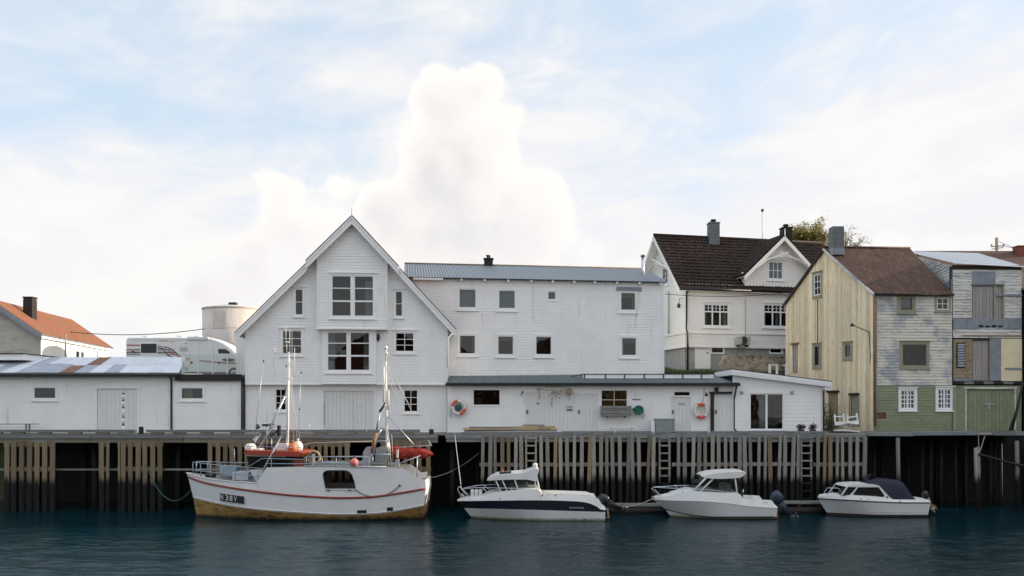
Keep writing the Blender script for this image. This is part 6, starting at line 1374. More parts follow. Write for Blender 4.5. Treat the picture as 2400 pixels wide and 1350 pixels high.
    extr(t, 'aft_locker', 'galv', [(851, 1060), (857, 1049), (870, 1048), (870, 1093), (848, 1093)], Yc-.2, Yc+.5); extr(t, 'aft_locker', 'galv', [(881, 1050), (903, 1046), (903, 1086), (878, 1086)], Yc+.3, Yc+.8)
    extr(t, 'capstan', 'galv', [(926, 1078), (934, 1076), (936, 1097), (924, 1097)], Yc-.6, Yc-.35); extr(t, 'capstan_lever', 'mast_white', [(928, 1072), (930, 1054), (934, 1054), (933, 1073)], Yc-.6, Yc-.5)
    # foredeck boxes
    extr(t, 'fish_box', 'sheet_white', [(544, 1107), (582, 1107), (582, 1125), (545, 1125)], Yc-.6, Yc+.3); extr(t, 'hatch_cover', 'blue_rail', [(514, 1092), (552, 1094), (552, 1116), (516, 1113)], Yc+.0, Yc+.7)
    tubes(t, 'anchor_winch', 'dark_metal', [pls([(483, 1113), (505, 1114)], Yc)], .12, 10); tubes(t, 'foredeck_pole', 'galv', [pls([(552, 1110), (549, 1052)], Yc+.8)], .02)
    # registration board with its letters, freeing ports
    def side_pt(px, py, out=.012): q = (px-437)/560; Y = Yc-B.hb(q)*.99-out; return P(px, py, Y)
    mb = MB(); mb.prism([side_pt(515, 1156), side_pt(571, 1164), side_pt(571.5, 1181), side_pt(515.5, 1173)], (0, .04, 0)); rg = mb.build('registration_board', 'black_paint', t)
    o = side_pt(516.5, 1170.5, .02); xd = side_pt(566, 1177.5, .02)-o
    for ch, px in (('N', 516.5), ('3', 528.5), ('8', 538.5), ('V', 548.5)):
        text('letter', ch, 'mast_white', rg, side_pt(px, 1170.5+(px-516.5)*.145, .018), xd, .245, width=.155, off=.012)
    for (a, b, c_, d) in ((837, 1196, 859, 1203), (907, 1189.5, 921, 1197.5)): mb = MB(); mb.prism([side_pt(a, b, .0), side_pt(c_, b-.6, .0), side_pt(c_, d-.6, .0), side_pt(a, d, .0)], (0, .04, 0)); mb.build('freeing_port', 'black_rub', t)
    # hawser along the side
    tubes(t, 'side_hawser', 'dark_metal', [[side_pt(x, y, .02) for x, y in ((832, 1147), (845, 1156), (860, 1162), (880, 1164), (905, 1160), (922, 1151), (936, 1139))]], .018); mb = MB(); mb.ball(side_pt(937, 1138, .03), .05, 8, 6); mb.build('fairlead', 'black_rub', t, True)
    # loose gear that lies on the boat
    b = thing('buoy', 'round pink plastic buoy on the fishing boat shelter deck rail', 'buoy', P(830, 1093, Yn-.12)); mb = MB(); mb.ball(P(830, 1083.5, Yn-.14), .185, 20, 14); mb.build('body', 'buoy_pink', b, True); mb = MB(); mb.lathe([(.05, .17), (.06, .22), (.03, .26)], P(830, 1083.5, Yn-.14), 10); mb.build('eyelet', 'engine_blue', b, True)
    b = thing('buoy', 'orange buoy among the gear on the red wheelhouse roof', 'buoy', P(686, 1062, Yc-.5)); mb = MB(); mb.ball(P(686, 1050, Yc-.5), (.22, .22, .24), 18, 12); mb.build('body', 'orange', b, True)
    mb = MB(); mb.lathe([(.05, 0), (.05, .1)], P(686, 1037, Yc-.5), 8); mb.build('eyelet', 'orange', b, True)
    b = thing('buoy', 'cream-white buoy beside the orange one on the wheelhouse roof', 'buoy', P(698, 1062, Yc-.2)); mb = MB(); mb.ball(P(698, 1047, Yc-.2), (.24, .24, .27), 18, 12); mb.build('body', 'mast_white', b, True); mb = MB(); mb.lathe([(.05, 0), (.05, .1)], P(698, 1033, Yc-.2), 8); mb.build('eyelet', 'mast_white', b, True)
    # red net bundled on the stern boom
    nb = MB()
    def nf(u, v):
        px = 917+96*u; w = v*2*math.pi; c = P(px, 1059+2*u, Yc+.1); r = (.30-.10*u)*(1+.22*noise.noise(Vector((u*9, math.cos(w)*1.5, math.sin(w)*1.5))))*(1-.75*max(0, (u-.8)/.2))
        return c+Vector((0, 1.2*r*math.cos(w), r*math.sin(w)-.04))
    nb.grid(60, 14, nf)
    for k in range(260):
        u = random.random(); v = random.random(); p = nf(u, v); q = p+Vector((random.uniform(-.12, .12), random.uniform(-.05, .05), random.uniform(-.12, .05))); nb.tube([p, (p+q)/2+Vector((0, -.03, .02)), q], .008, 3, False)
    solo(nb, 'fishing_net', 'net_red', 'red fishing net bundled along the boom at the fishing boat stern', 'net')
fishing_boat()

# ---------------------------------------------------------------- the small motor boats
def outboard(parent, base, s, cowl, lower, tilt):
    """Outboard motor: cowl, leg, cavitation plate, skeg, propeller; tilted up aft about its bracket."""
    ct, st = math.cos(tilt), math.sin(tilt)
    def T(x, y, z): return base + Vector((x*ct - z*st, y, x*st + z*ct))*s
    def sect(ps, name, mat, smooth=True):
        mb = MB(); n = 12
        for i, (z, x0, x1, hw) in enumerate(ps):
            for j in range(n):
                w = 2*math.pi*j/n; c, d = math.cos(w), math.sin(w); sq = lambda q: math.copysign(abs(q)**.7, q)
                mb.v.append(tuple(T((x0+x1)/2+(x1-x0)/2*sq(c), hw*sq(d), z)))
        for i in range(len(ps)-1):
            for j in range(n): mb.f.append((i*n+j, i*n+(j+1) % n, (i+1)*n+(j+1) % n, (i+1)*n+j))
        mb.f.append(tuple(range(n))[::-1]); mb.f.append(tuple((len(ps)-1)*n+j for j in range(n))); return mb.build(name, mat, eng, smooth)
    eng = MB().obox(T(-.12, -.14, -.30), T(.10, -.14, -.30)-T(-.12, -.14, -.30), (0, .28*s, 0), T(-.12, -.14, .02)-T(-.12, -.14, -.30)).build('outboard_motor', 'engine_black', parent)
    sect([(.0, .0, .50, .16), (.10, -.02, .56, .21), (.35, .0, .56, .22), (.50, .04, .50, .19), (.56, .12, .42, .10)], 'cowl', cowl)
    sect([(-.75, .12, .34, .06), (-.35, .08, .38, .09), (.0, .05, .46, .13)], 'leg', lower)
    sect([(-.80, .02, .52, .015), (-.76, .02, .52, .09)], 'anti_ventilation_plate', lower, False); sect([(-1.10, .14, .34, .03), (-.98, .08, .46, .075), (-.80, .14, .34, .04)], 'gearcase', lower); sect([(-1.28, .22, .28, .01), (-1.08, .16, .34, .02)], 'skeg', lower, False)
    mb = MB()
    for k in range(3):
        a = 2*math.pi*k/3; d = Vector((0, math.cos(a), math.sin(a))); e = Vector((0, -math.sin(a), math.cos(a))); c = Vector((.50, 0, -.98))
        q = [c+d*.03, c+d*.14+e*.06+Vector((.03, 0, 0)), c+d*.16, c+d*.13-e*.06-Vector((.03, 0, 0))]; mb.prism([T(*p) for p in q], (.006, 0, 0))
    mb.build('propeller', 'alu', eng); return eng

def banded_boat():
    Yc = 39.45
    def shp(q): return (1-(1-min(q, .45)/.45)**2.2)*(1-.06*max(0, (q-.6)/.4)**2)
    def shw(q): return (1-(1-min(q, .6)/.6)**1.8)
    B = Boat(Yc, 1.18, shp)
    t = thing('pilothouse_boat', 'white cabin motor boat with broad dark navy band, moored right of the fishing boat', 'motor boat', P(1250, 1222, Yc))
    keel = (1140, 1416, zc([(1140, 1236), (1200, 1246), (1416, 1248)]), .25, shw); chine = (1109, 1418, zc([(1109, 1218), (1160, 1222), (1250, 1224.5), (1350, 1223.5), (1418, 1219.5)]), .88, shw)
    b0 = (1088, 1419, zc([(1088, 1191), (1200, 1193.5), (1300, 1196.5), (1419, 1200)]), .97, None)
    b1 = (1072, 1419, zc([(1072, 1174.5), (1150, 1173.5), (1260, 1172.5), (1340, 1174.5), (1372, 1177.5), (1400, 1188), (1407, 1194), (1419, 1195.5)]), 1.0, None)
    B.skin(keel, chine, 'hull_bottom', 'gelcoat', t); B.skin(chine, b0, 'hull_side', 'gelcoat', t); B.skin(b0, b1, 'hull_band', 'navy', t, 60)
    B.transom([keel, chine, b0, b1], 'transom', 'gelcoat', t); B.rub(chine, 'chine_rail', 'gelcoat', t, .02)
    ftop = lin([(1072, 1174), (1076, 1171), (1086, 1168.2), (1128, 1166), (1134, 1163), (1150, 1156), (1175, 1152.5), (1205, 1150.5), (1225, 1147), (1245, 1145.8), (1261, 1146.5), (1267, 1153), (1271, 1160), (1310, 1160.5), (1385, 1163), (1390, 1166.5), (1402, 1167.5), (1409, 1180), (1413, 1187.5), (1419, 1189)])
    tp = (1072, 1419, ftop, .93, None); B.skin(b1, tp, 'topside', 'gelcoat', t, 90)
    B.transom([b1, tp], 'transom_top', 'gelcoat', t)
    qc = (1270-1072)/347; B.deck(tp, 'foredeck', 'gelcoat', t, 60, 0, qc, 0, 1, .05)
    b1d = (1072, 1419, lambda x: 1184, .9, None); B.deck(b1d, 'cockpit_sole', 'gelcoat', t, 12, qc, .96, 0, 1, 0); B.skin(tp, b1d, 'cockpit_lining', 'gelcoat', t, 20, qc, .97)
    tubes(t, 'gunwale_rail', 'alu', [[B.point(tp, q, -1)+Vector((0, .02, .04)) for q in (.60, .7, .8, .9)]], .02)
    # cabin: glass box under a hardtop, pillars
    y0, y1 = Yc-.86, Yc+.86
    ht = [(1141, 1126.5), (1150, 1120), (1164, 1113.5), (1200, 1110.5), (1231, 1108), (1242, 1103.5), (1258, 1098.5), (1263.5, 1101), (1262, 1108), (1260, 1114), (1261.5, 1127.5), (1252, 1127.5), (1236, 1124), (1200, 1124), (1165, 1125.5)]
    extr(t, 'hardtop', 'gelcoat', ht, y0-.08, y1+.08)
    cab = extr(t, 'cabin_side_glass', 'glass', [(1163, 1126), (1236, 1124.5), (1258, 1127.5), (1262, 1146), (1225, 1148), (1176, 1153)], y0, y0+.012); extr(t, 'cabin_side_glass', 'glass', [(1163, 1126), (1236, 1124.5), (1258, 1127.5), (1262, 1146), (1225, 1148), (1176, 1153)], y1-.012, y1, y0)
    tubes(t, 'cabin_pillar', 'gelcoat', [pls([(1162, 1126), (1174, 1153)], y0), pls([(1177, 1125), (1189, 1152)], y0+.0), pls([(1206, 1124), (1215, 1149)], y0), pls([(1254, 1127), (1257, 1147)], y0), pls([(1260, 1127), (1265, 1152)], y0)], .035)
    tubes(t, 'cabin_pillar', 'gelcoat', [pls([(1162, 1126), (1174, 1153)], y1), pls([(1206, 1124), (1215, 1149)], y1), pls([(1260, 1127), (1265, 1152)], y1)], .035)
    mb = MB(); a, b = P(1163, 1126, y0), P(1175, 1153, y0); mb.quad((a.x, y0, a.z), (a.x, y1, a.z), (b.x, y1, b.z), (b.x, y0, b.z)); mb.build('windscreen', 'glass_clear', t)
    extr(t, 'seat', 'beige_vent', [(1226, 1138), (1236, 1132), (1241, 1150), (1222, 1150)], Yc-.5, Yc+.3); extr(t, 'dashboard', 'black_rub', [(1178, 1143), (1196, 1143), (1198, 1152), (1178, 1153)], Yc-.7, Yc+.7)
    extr(t, 'roof_hatch', 'black_rub', [(1170, 1112.8), (1198, 1110.5), (1198, 1109), (1170, 1111)], y0+.2, y1-.2)
    mb = MB(); c = P(1254, 1098, Yc); mb.lathe([(.05, 0), (.06, .10), (.11, .12), (.11, .22), (.03, .26)], c, 12); mb.build('roof_light', 'mast_white', t, True)
    for x, y in ((1178, 1102.5), (1218, 1104.5)): mb = MB(); mb.ball(P(x, y, y1-.05), .04, 8, 6); mb.build('rod_tip', 'ring_red', t, True); tubes(t, 'rod_holder', 'galv', [pls([(x, y), (x, 1112)], y1-.05)], .012)
    # pulpit
    Yn = lambda x: Yc-B.hb((x-1072)/347)*.86
    far = lambda x: Yc+B.hb((x-1072)/347)*.86
    def fp(x, y): p = P(x, y, Yn(x)); return Vector((p.x, far(x), p.z))
    ps = []
    for g in (lambda x, y: P(x, y, Yn(x)), fp):
        ps += [[g(1082, 1168), g(1072.5, 1147), g(1075, 1141), g(1079, 1141.5), g(1088, 1154), g(1101, 1167)], [g(1086, 1146), g(1115, 1143), g(1165, 1143.5), g(1225, 1145), g(1255, 1146)], [g(1130, 1143), g(1156, 1165)], [g(1196, 1145), g(1214, 1164)], [g(1081, 1158), g(1090, 1168)]]
    ps.append([P(1075, 1141, Yn(1075)), fp(1075, 1141)]); tubes(t, 'pulpit_rail', 'alu', ps, .018)
    for x in (1107, 1116.5, 1126): mb = MB(); c = P(x, 1166.5, Yc-.25); mb.lathe([(.06, 0), (.08, .04), (.085, .36), (.05, .38)], c, 10); f = mb.build('fender', 'mast_white', t, True)
    for x, y in ((1172, 1169), (1271, 1161), (1302, 1161), (1371, 1217)): mb = MB(); mb.ball(P(x, y, Yc-B.hb((x-1072)/347)*(.97 if y < 1200 else .93)-.01), .032, 8, 6); mb.build('vent', 'black_rub', t, True)
    def sp(px, py): return P(px, py, Yc-B.hb((px-1072)/347)*.985-.012)
    text('model_lettering', '640 PILOTHOUSE', 'sheet_white', t, sp(1335, 1191.5), sp(1368, 1192)-sp(1335, 1191.5), .065, width=.64, off=.01)
    eb = P(1416, 1186, Yc); outboard(t, eb+Vector((.05, 0, .0)), .85, 'engine_black', 'engine_black', R(62))
    extr(t, 'swim_step', 'gelcoat', [(1402, 1189), (1419, 1189), (1419, 1194), (1402, 1194)], Yc-1.0, Yc+1.0, Yc-1.15); extr(t, 'trim_tab', 'plank_new', [(1424, 1194), (1428, 1194), (1431, 1217), (1427, 1217)], Yc-.75, Yc-.65, Yc-1.1)
    tubes(t, 'tab_bracket', 'alu', [pls([(1418, 1195), (1426, 1193)], Yc-.7), pls([(1418, 1213), (1427, 1214)], Yc-.7)], .015)
banded_boat()

def hardtop_boat():
    Yc = 39.9
    def shp(q): return (1-(1-min(q, .5)/.5)**2.1)*(1-.10*max(0, (q-.6)/.4)**2)
    def shw(q): return (1-(1-min(q, .62)/.62)**1.7)*(1-.06*max(0, (q-.6)/.4)**2)
    B = Boat(Yc, 1.15, shp); x0, x1 = 1530, 1822
    t = thing('hardtop_boat', 'all-white motor boat with rounded hardtop and raked side windows, moored mid-right', 'motor boat', P(1690, 1216, Yc))
    keel = (1590, 1819, lambda x: 1236, .2, shw); wl = (1574, 1820, zc([(1574, 1213.5), (1650, 1217), (1820, 1215.5)]), .80, shw)
    ch = (1559, 1820, zc([(1559, 1193), (1590, 1201), (1630, 1208), (1670, 1211.5), (1820, 1211)]), .90, shw)
    kn = (1531, 1822, zc([(1531, 1171), (1580, 1173.5), (1640, 1175), (1700, 1179.5), (1760, 1187), (1800, 1190), (1822, 1190.5)]), 1.0, None)
    ftop = lin([(1530, 1167), (1536, 1165.5), (1575, 1161.5), (1582, 1158), (1600, 1155.5), (1622, 1150.5), (1640, 1153), (1700, 1156), (1729, 1155.5), (1737, 1161), (1741, 1169.5), (1765, 1170.5), (1808, 1172), (1816, 1183), (1822, 1188)])
    tp = (1530, 1822, ftop, .90, None)
    B.skin(keel, wl, 'hull_bottom', 'gelcoat', t); B.skin(wl, ch, 'hull_chine', 'gelcoat', t); B.skin(ch, kn, 'hull_side', 'gelcoat', t); B.skin(kn, tp, 'topside', 'gelcoat', t, 90)
    B.transom([keel, wl, ch, kn, tp], 'transom', 'gelcoat', t); B.rub(kn, 'knuckle_line', 'beige_vent', t, .014); B.rub(ch, 'chine_stripe', 'black_rub', t, .022, 48, .0, .98)
    qc = (1740-1530)/292; B.deck(tp, 'foredeck', 'gelcoat', t, 60, 0, qc, 0, 1, .07)
    sole = (1530, 1822, lambda x: 1186, .85, None); B.deck(sole, 'cockpit_sole', 'gelcoat', t, 10, qc, .97, 0, 1, 0); B.skin(tp, sole, 'cockpit_lining', 'gelcoat', t, 16, qc, .98)
    y0, y1 = Yc-.84, Yc+.84
    # hardtop: a lens-shaped roof
    mb = MB(); lo = zc([(1647, 1118.5), (1662, 1121), (1690, 1121.8), (1720, 1120.5), (1735, 1118), (1749, 1109.5)]); hi = zc([(1647, 1117.5), (1660, 1112.5), (1690, 1107.5), (1720, 1106), (1740, 1105.5), (1749, 1108)])
    def rf(f): return lambda u, v: (lambda px, w: Vector((P(px, 0, y0).x, Yc+(y0-.1-Yc)*w*(1-.25*max(0, (.12-u)/.12)-.1*max(0, (u-.9)/.1)), P(px, f(px), y0).z+(.05*(1-w*w) if f is hi else 0))))(1647+102*u, 1-2*v)
    mb.grid(30, 10, rf(hi)); mb.grid(30, 10, rf(lo)); 
    for v in (0, 1): mb.grid(30, 1, lambda u, q, v=v: rf(hi)(u, v).lerp(rf(lo)(u, v), q))
    mb.build('hardtop', 'gelcoat', t, True); extr(t, 'roof_rack', 'gelcoat', [(1711, 1106), (1714, 1104), (1728, 1103), (1730, 1105)], Yc-.4, Yc-.3)
    gl = [(1672, 1122), (1722, 1120.5), (1726, 1153), (1644, 1153)]
    for (a, b) in ((y0, y0+.012), (y1-.012, y1)): extr(t, 'side_window', 'glass', gl, a, b, y0)
    for (a, b) in ((y0+.02, y0+.03), (y1-.03, y1-.02)): extr(t, 'quarter_window', 'glass', [(1656, 1121), (1671, 1122), (1641, 1153), (1628, 1149)], a, b, y0)
    mb = MB(); a, b = P(1654, 1121, y0), P(1627, 1149, y0); mb.quad((a.x, y0+.1, a.z), (a.x, y1-.1, a.z), (b.x, y1-.1, b.z), (b.x, y0+.1, b.z)); mb.build('windscreen', 'glass_clear', t)
    for yy in (y0, y1): tubes(t, 'window_pillar', 'gelcoat', [pls([(1654, 1121), (1627, 1149)], yy), pls([(1672, 1121.5), (1640, 1153)], yy), pls([(1722.5, 1120), (1727.5, 1154)], yy)], .042)
    tubes(t, 'window_seal', 'black_rub', [pls([(1643, 1153.6), (1680, 1155), (1727, 1154)], y0-.01)], .022)
    extr(t, 'seat', 'beige_vent', [(1700, 1136), (1712, 1134), (1714, 1156), (1696, 1156)], Yc-.6, Yc+.5); extr(t, 'dashboard', 'gelcoat', [(1650, 1147), (1676, 1147), (1680, 1156), (1646, 1156)], Yc-.75, Yc+.75)
    Yn = lambda x: Yc-B.hb((x-1530)/292)*.84
    def fp(x, y): p = P(x, y, Yn(x)); return Vector((p.x, 2*Yc-Yn(x), p.z))
    ps = []
    for g in (lambda x, y: P(x, y, Yn(x)), fp): ps += [[g(1545, 1163), g(1526.5, 1145), g(1533, 1142), g(1580, 1144.5), g(1625, 1146), g(1660, 1148), g(1700, 1151.5)], [g(1550, 1162), g(1534, 1147)], [g(1595, 1142.5), g(1603, 1156)], [g(1622, 1148), g(1632, 1164)], [g(1703, 1151.5), g(1720, 1166)]]
    ps.append([P(1526.5, 1145, Yn(1530)), fp(1526.5, 1145)]); tubes(t, 'pulpit_rail', 'alu', ps, .017)
    extr(t, 'bow_roller', 'plank_new', [(1527, 1164), (1535, 1164), (1536, 1168), (1529, 1168)], Yc-.06, Yc+.06)
    extr(t, 'seat_cushion', 'mast_white', [(1760, 1171), (1772, 1165), (1780, 1165), (1785, 1171)], Yc-.4, Yc+.4); tubes(t, 'rod_rest', 'engine_blue', [pls([(1738, 1166), (1741, 1146)], Yc+.4)], .05)
    def sp(px, py): return P(px, py, Yc-B.hb((px-1530)/292)*.95-.012)
    text('builder_lettering', 'JEANNEAU', 'dark_metal', t, sp(1787, 1179.3), sp(1801, 1179.3)-sp(1787, 1179.3), .045, width=.26, off=.012)
    outboard(t, P(1818, 1186, Yc)+Vector((.0, 0, .05)), .98, 'engine_blue', 'engine_blue', R(38))
    extr(t, 'boarding_ladder', 'rust_pipe', [(1823, 1188), (1826, 1188), (1829, 1216), (1825, 1216)], Yc-.7, Yc-.62, Yc-1.0); extr(t, 'stern_drive_marker', 'ring_red', [(1821, 1206), (1832, 1206), (1832, 1216), (1821, 1216)], Yc-.5, Yc-.42, Yc-1.0)
hardtop_boat()

def cuddy_boat():
    Yc = 40.45
    def shp(q): return (1-(1-min(q, .45)/.45)**2.1)*(1-.16*max(0, (q-.5)/.5)**2)
    def shw(q): return (1-(1-min(q, .6)/.6)**1.8)*(1-.12*max(0, (q-.6)/.4)**2)
    B = Boat(Yc, .98, shp)
    t = thing('cuddy_boat', 'small white lapstrake cabin boat with dark blue canvas cover aft, rightmost boat', 'motor boat', P(2050, 1212, Yc))
    keel = (1945, 2172, lambda x: 1228, .2, shw); wl = (1938, 2174, lambda x: 1213.5, .80, shw); bot = (1937.5, 2175, zc([(1937.5, 1201), (2000, 1204), (2060, 1206.5), (2175, 1207)]), .86, shw)
    gun = (1917, 2181, zc([(1917, 1168.5), (1980, 1172), (2060, 1176.5), (2120, 1178.5), (2181, 1178.5)]), 1.0, None)
    B.skin(keel, wl, 'hull_bottom', 'tarred', t); B.skin(wl, bot, 'boot_top', 'tarred', t)
    N = 5; prev = bot
    for i in range(1, N+1):                                        # lapped strakes, each a step proud of the one below
        f = i/N; lo = bot; lev = (bot[0]+(gun[0]-bot[0])*f, bot[1]+(gun[1]-bot[1])*f, (lambda x, f=f: bot[2](x)*(1-f)+gun[2](x)*f), bot[3]+(1-bot[3])*f, (lambda q, f=f: shw(q)*(1-f)+shp(q)*f))
        base = (prev[0], prev[1], prev[2], prev[3]+(.016 if i > 1 else 0), prev[4]); B.skin(base, lev, 'strake', 'gelcoat', t); 
        if i > 1: B.skin(prev, base, 'strake_edge', 'beige_vent', t)
        prev = lev
    B.transom([keel, wl, bot, gun], 'transom', 'gelcoat', t); B.rub(gun, 'rub_rail', 'black_rub', t, .03)
    ftop = lin([(1917, 1165), (1922, 1161.5), (1990, 1161), (2060, 1165), (2092, 1170.5), (2100, 1172), (2150, 1172), (2176, 1172.5), (2181, 1176)])
    tp = (1917, 2181, ftop, .93, None); B.skin(gun, tp, 'topside', 'gelcoat', t, 60); B.deck(tp, 'deck', 'gelcoat', t, 60, 0, 1, 0, 1, .05)
    y0, y1 = Yc-.74, Yc+.74
    # cabin with real window openings: frame pieces around the glass
    cab = [(1973, 1160), (1988, 1140), (1995, 1137), (2020, 1135.5), (2050, 1136), (2061, 1139), (2092, 1171), (2074, 1171), (1995, 1166)]
    roof = extr(t, 'cabin_roof', 'gelcoat', [(1984, 1141.5), (1988, 1138.5), (1995, 1136.5), (2020, 1135), (2050, 1135.5), (2062, 1139), (2064, 1142.5)], y0, y1)
    for yy in (y0, y1-.04):
        for nm, pts in (('cabin_side', [(1990, 1161), (1998, 1163), (2075, 1164.5), (2091, 1171.5), (1990, 1168)]), ('window_post', [(2007, 1142), (2012, 1142), (1998, 1163.5), (1991, 1161)]), ('window_post', [(2059, 1142), (2064, 1142), (2092, 1171.5), (2079, 1170), (2071, 1160)]), ('windscreen_post', [(1984, 1141.5), (1988, 1141.5), (1974, 1161), (1971, 1160)])):
            extr(t, nm, 'gelcoat', pts, yy, yy+.04, y0)
    for yy in (y0+.014, y1-.026):
        w = extr(t, 'side_window', 'glass_dark', [(2012, 1142.5), (2059, 1142.5), (2072, 1161), (2069, 1164), (2003, 1162.5), (1999, 1160)], yy, yy+.012, y0); extr(t, 'quarter_window', 'glass_dark', [(1988, 1141.5), (2007, 1142), (1990, 1161), (1974, 1160.5)], yy, yy+.012, y0)
    tubes(t, 'window_seal', 'black_rub', [pls([(2012, 1142.5), (2059, 1142.5), (2072, 1161), (2069, 1164), (2003, 1162.5), (1999, 1160), (2012, 1142.5)], y0-.004), pls([(1988, 1141.5), (2007, 1142), (1990, 1161), (1974, 1160.5)], y0-.004)], .014)
    mb = MB(); a, b = P(1986, 1141, y0), P(1972, 1161, y0); mb.quad((a.x, y0+.02, a.z), (a.x, y1-.02, a.z), (b.x, y1-.02, b.z), (b.x, y0+.02, b.z)); mb.build('windscreen', 'glass_dark', t)
    extr(t, 'seat', 'black_rub', [(2048, 1146), (2058, 1146), (2060, 1166), (2046, 1166)], Yc-.4, Yc+.3)
    # canvas cover
    top = zc([(2040, 1135), (2062, 1128), (2076, 1124.5), (2090, 1125), (2125, 1130.5), (2131, 1137), (2143, 1158), (2150, 1171)]); bots = lin([(2040, 1137), (2062, 1140), (2092, 1171), (2150, 1172)])
    mb = MB()
    def cv(u, v):
        px = 2040+108*u; w = 1-2*v; wd = .62+.14*min(1, u*3); zt = P(px, top(px), y0).z; zb = P(px, bots(px), y0).z; e = abs(w)**3.2
        wob = .05*noise.noise(Vector((px*.09, w*2.2, 1)))
        return Vector((P(px, 0, y0).x, Yc+(y0-.02-Yc)*w*(wd/.76), zt*(1-e)+zb*e+wob*(1-abs(w))))
    mb.grid(40, 28, cv)
    for s in (0, 1): mb.grid(40, 6, lambda u, v, s=s: (lambda p, px: Vector((p.x, p.y+(.0), p.z*(1-v)+P(px, bots(px), y0).z*v)))(cv(u, s), 2040+108*u))
    solo_c = mb.build('canvas_cover', 'cover_blue', t, True)
    tubes(t, 'bow_rail', 'alu', [pls([(1929, 1160), (1939, 1143), (1947, 1142.5), (1953, 1159)], Yc+.35), pls([(1937, 1160), (1950, 1145), (1955, 1143.5), (1965, 1144.5), (1976, 1159)], Yc-.45), [P(1939, 1143, Yc+.35), P(1950, 1145, Yc-.45)]], .016)
    tubes(t, 'rod', 'dark_metal', [pls([(2026, 1135), (2038, 1115)], Yc+.2), pls([(2031, 1114), (2045, 1113)], Yc+.2)], .02)
    mb = MB(); mb.ball(P(2019, 1135, Yc-.2), (.10, .10, .05), 10, 6); mb.build('roof_vent', 'gelcoat', t, True)
    for x, y in ((2017, 1168.5), (2034, 1169.5), (2109, 1174.5)): mb = MB(); mb.box(P(x-1.3, y, y0-.15).x, P(x+1.3, y, y0-.15).x, Yc-.97, Yc-.90, P(x, y+.7, y0-.15).z, P(x, y-.7, y0-.15).z); mb.build('cleat', 'dark_metal', t)
    mb = MB(); mb.ball(P(2080, 1165, y0-.02), .045, 8, 6); mb.build('port_light', 'rail_red', t, True)
    outboard(t, P(2166, 1172, Yc)+Vector((-.02, 0, .02)), .62, 'engine_black', 'plank_new', R(30))
cuddy_boat()

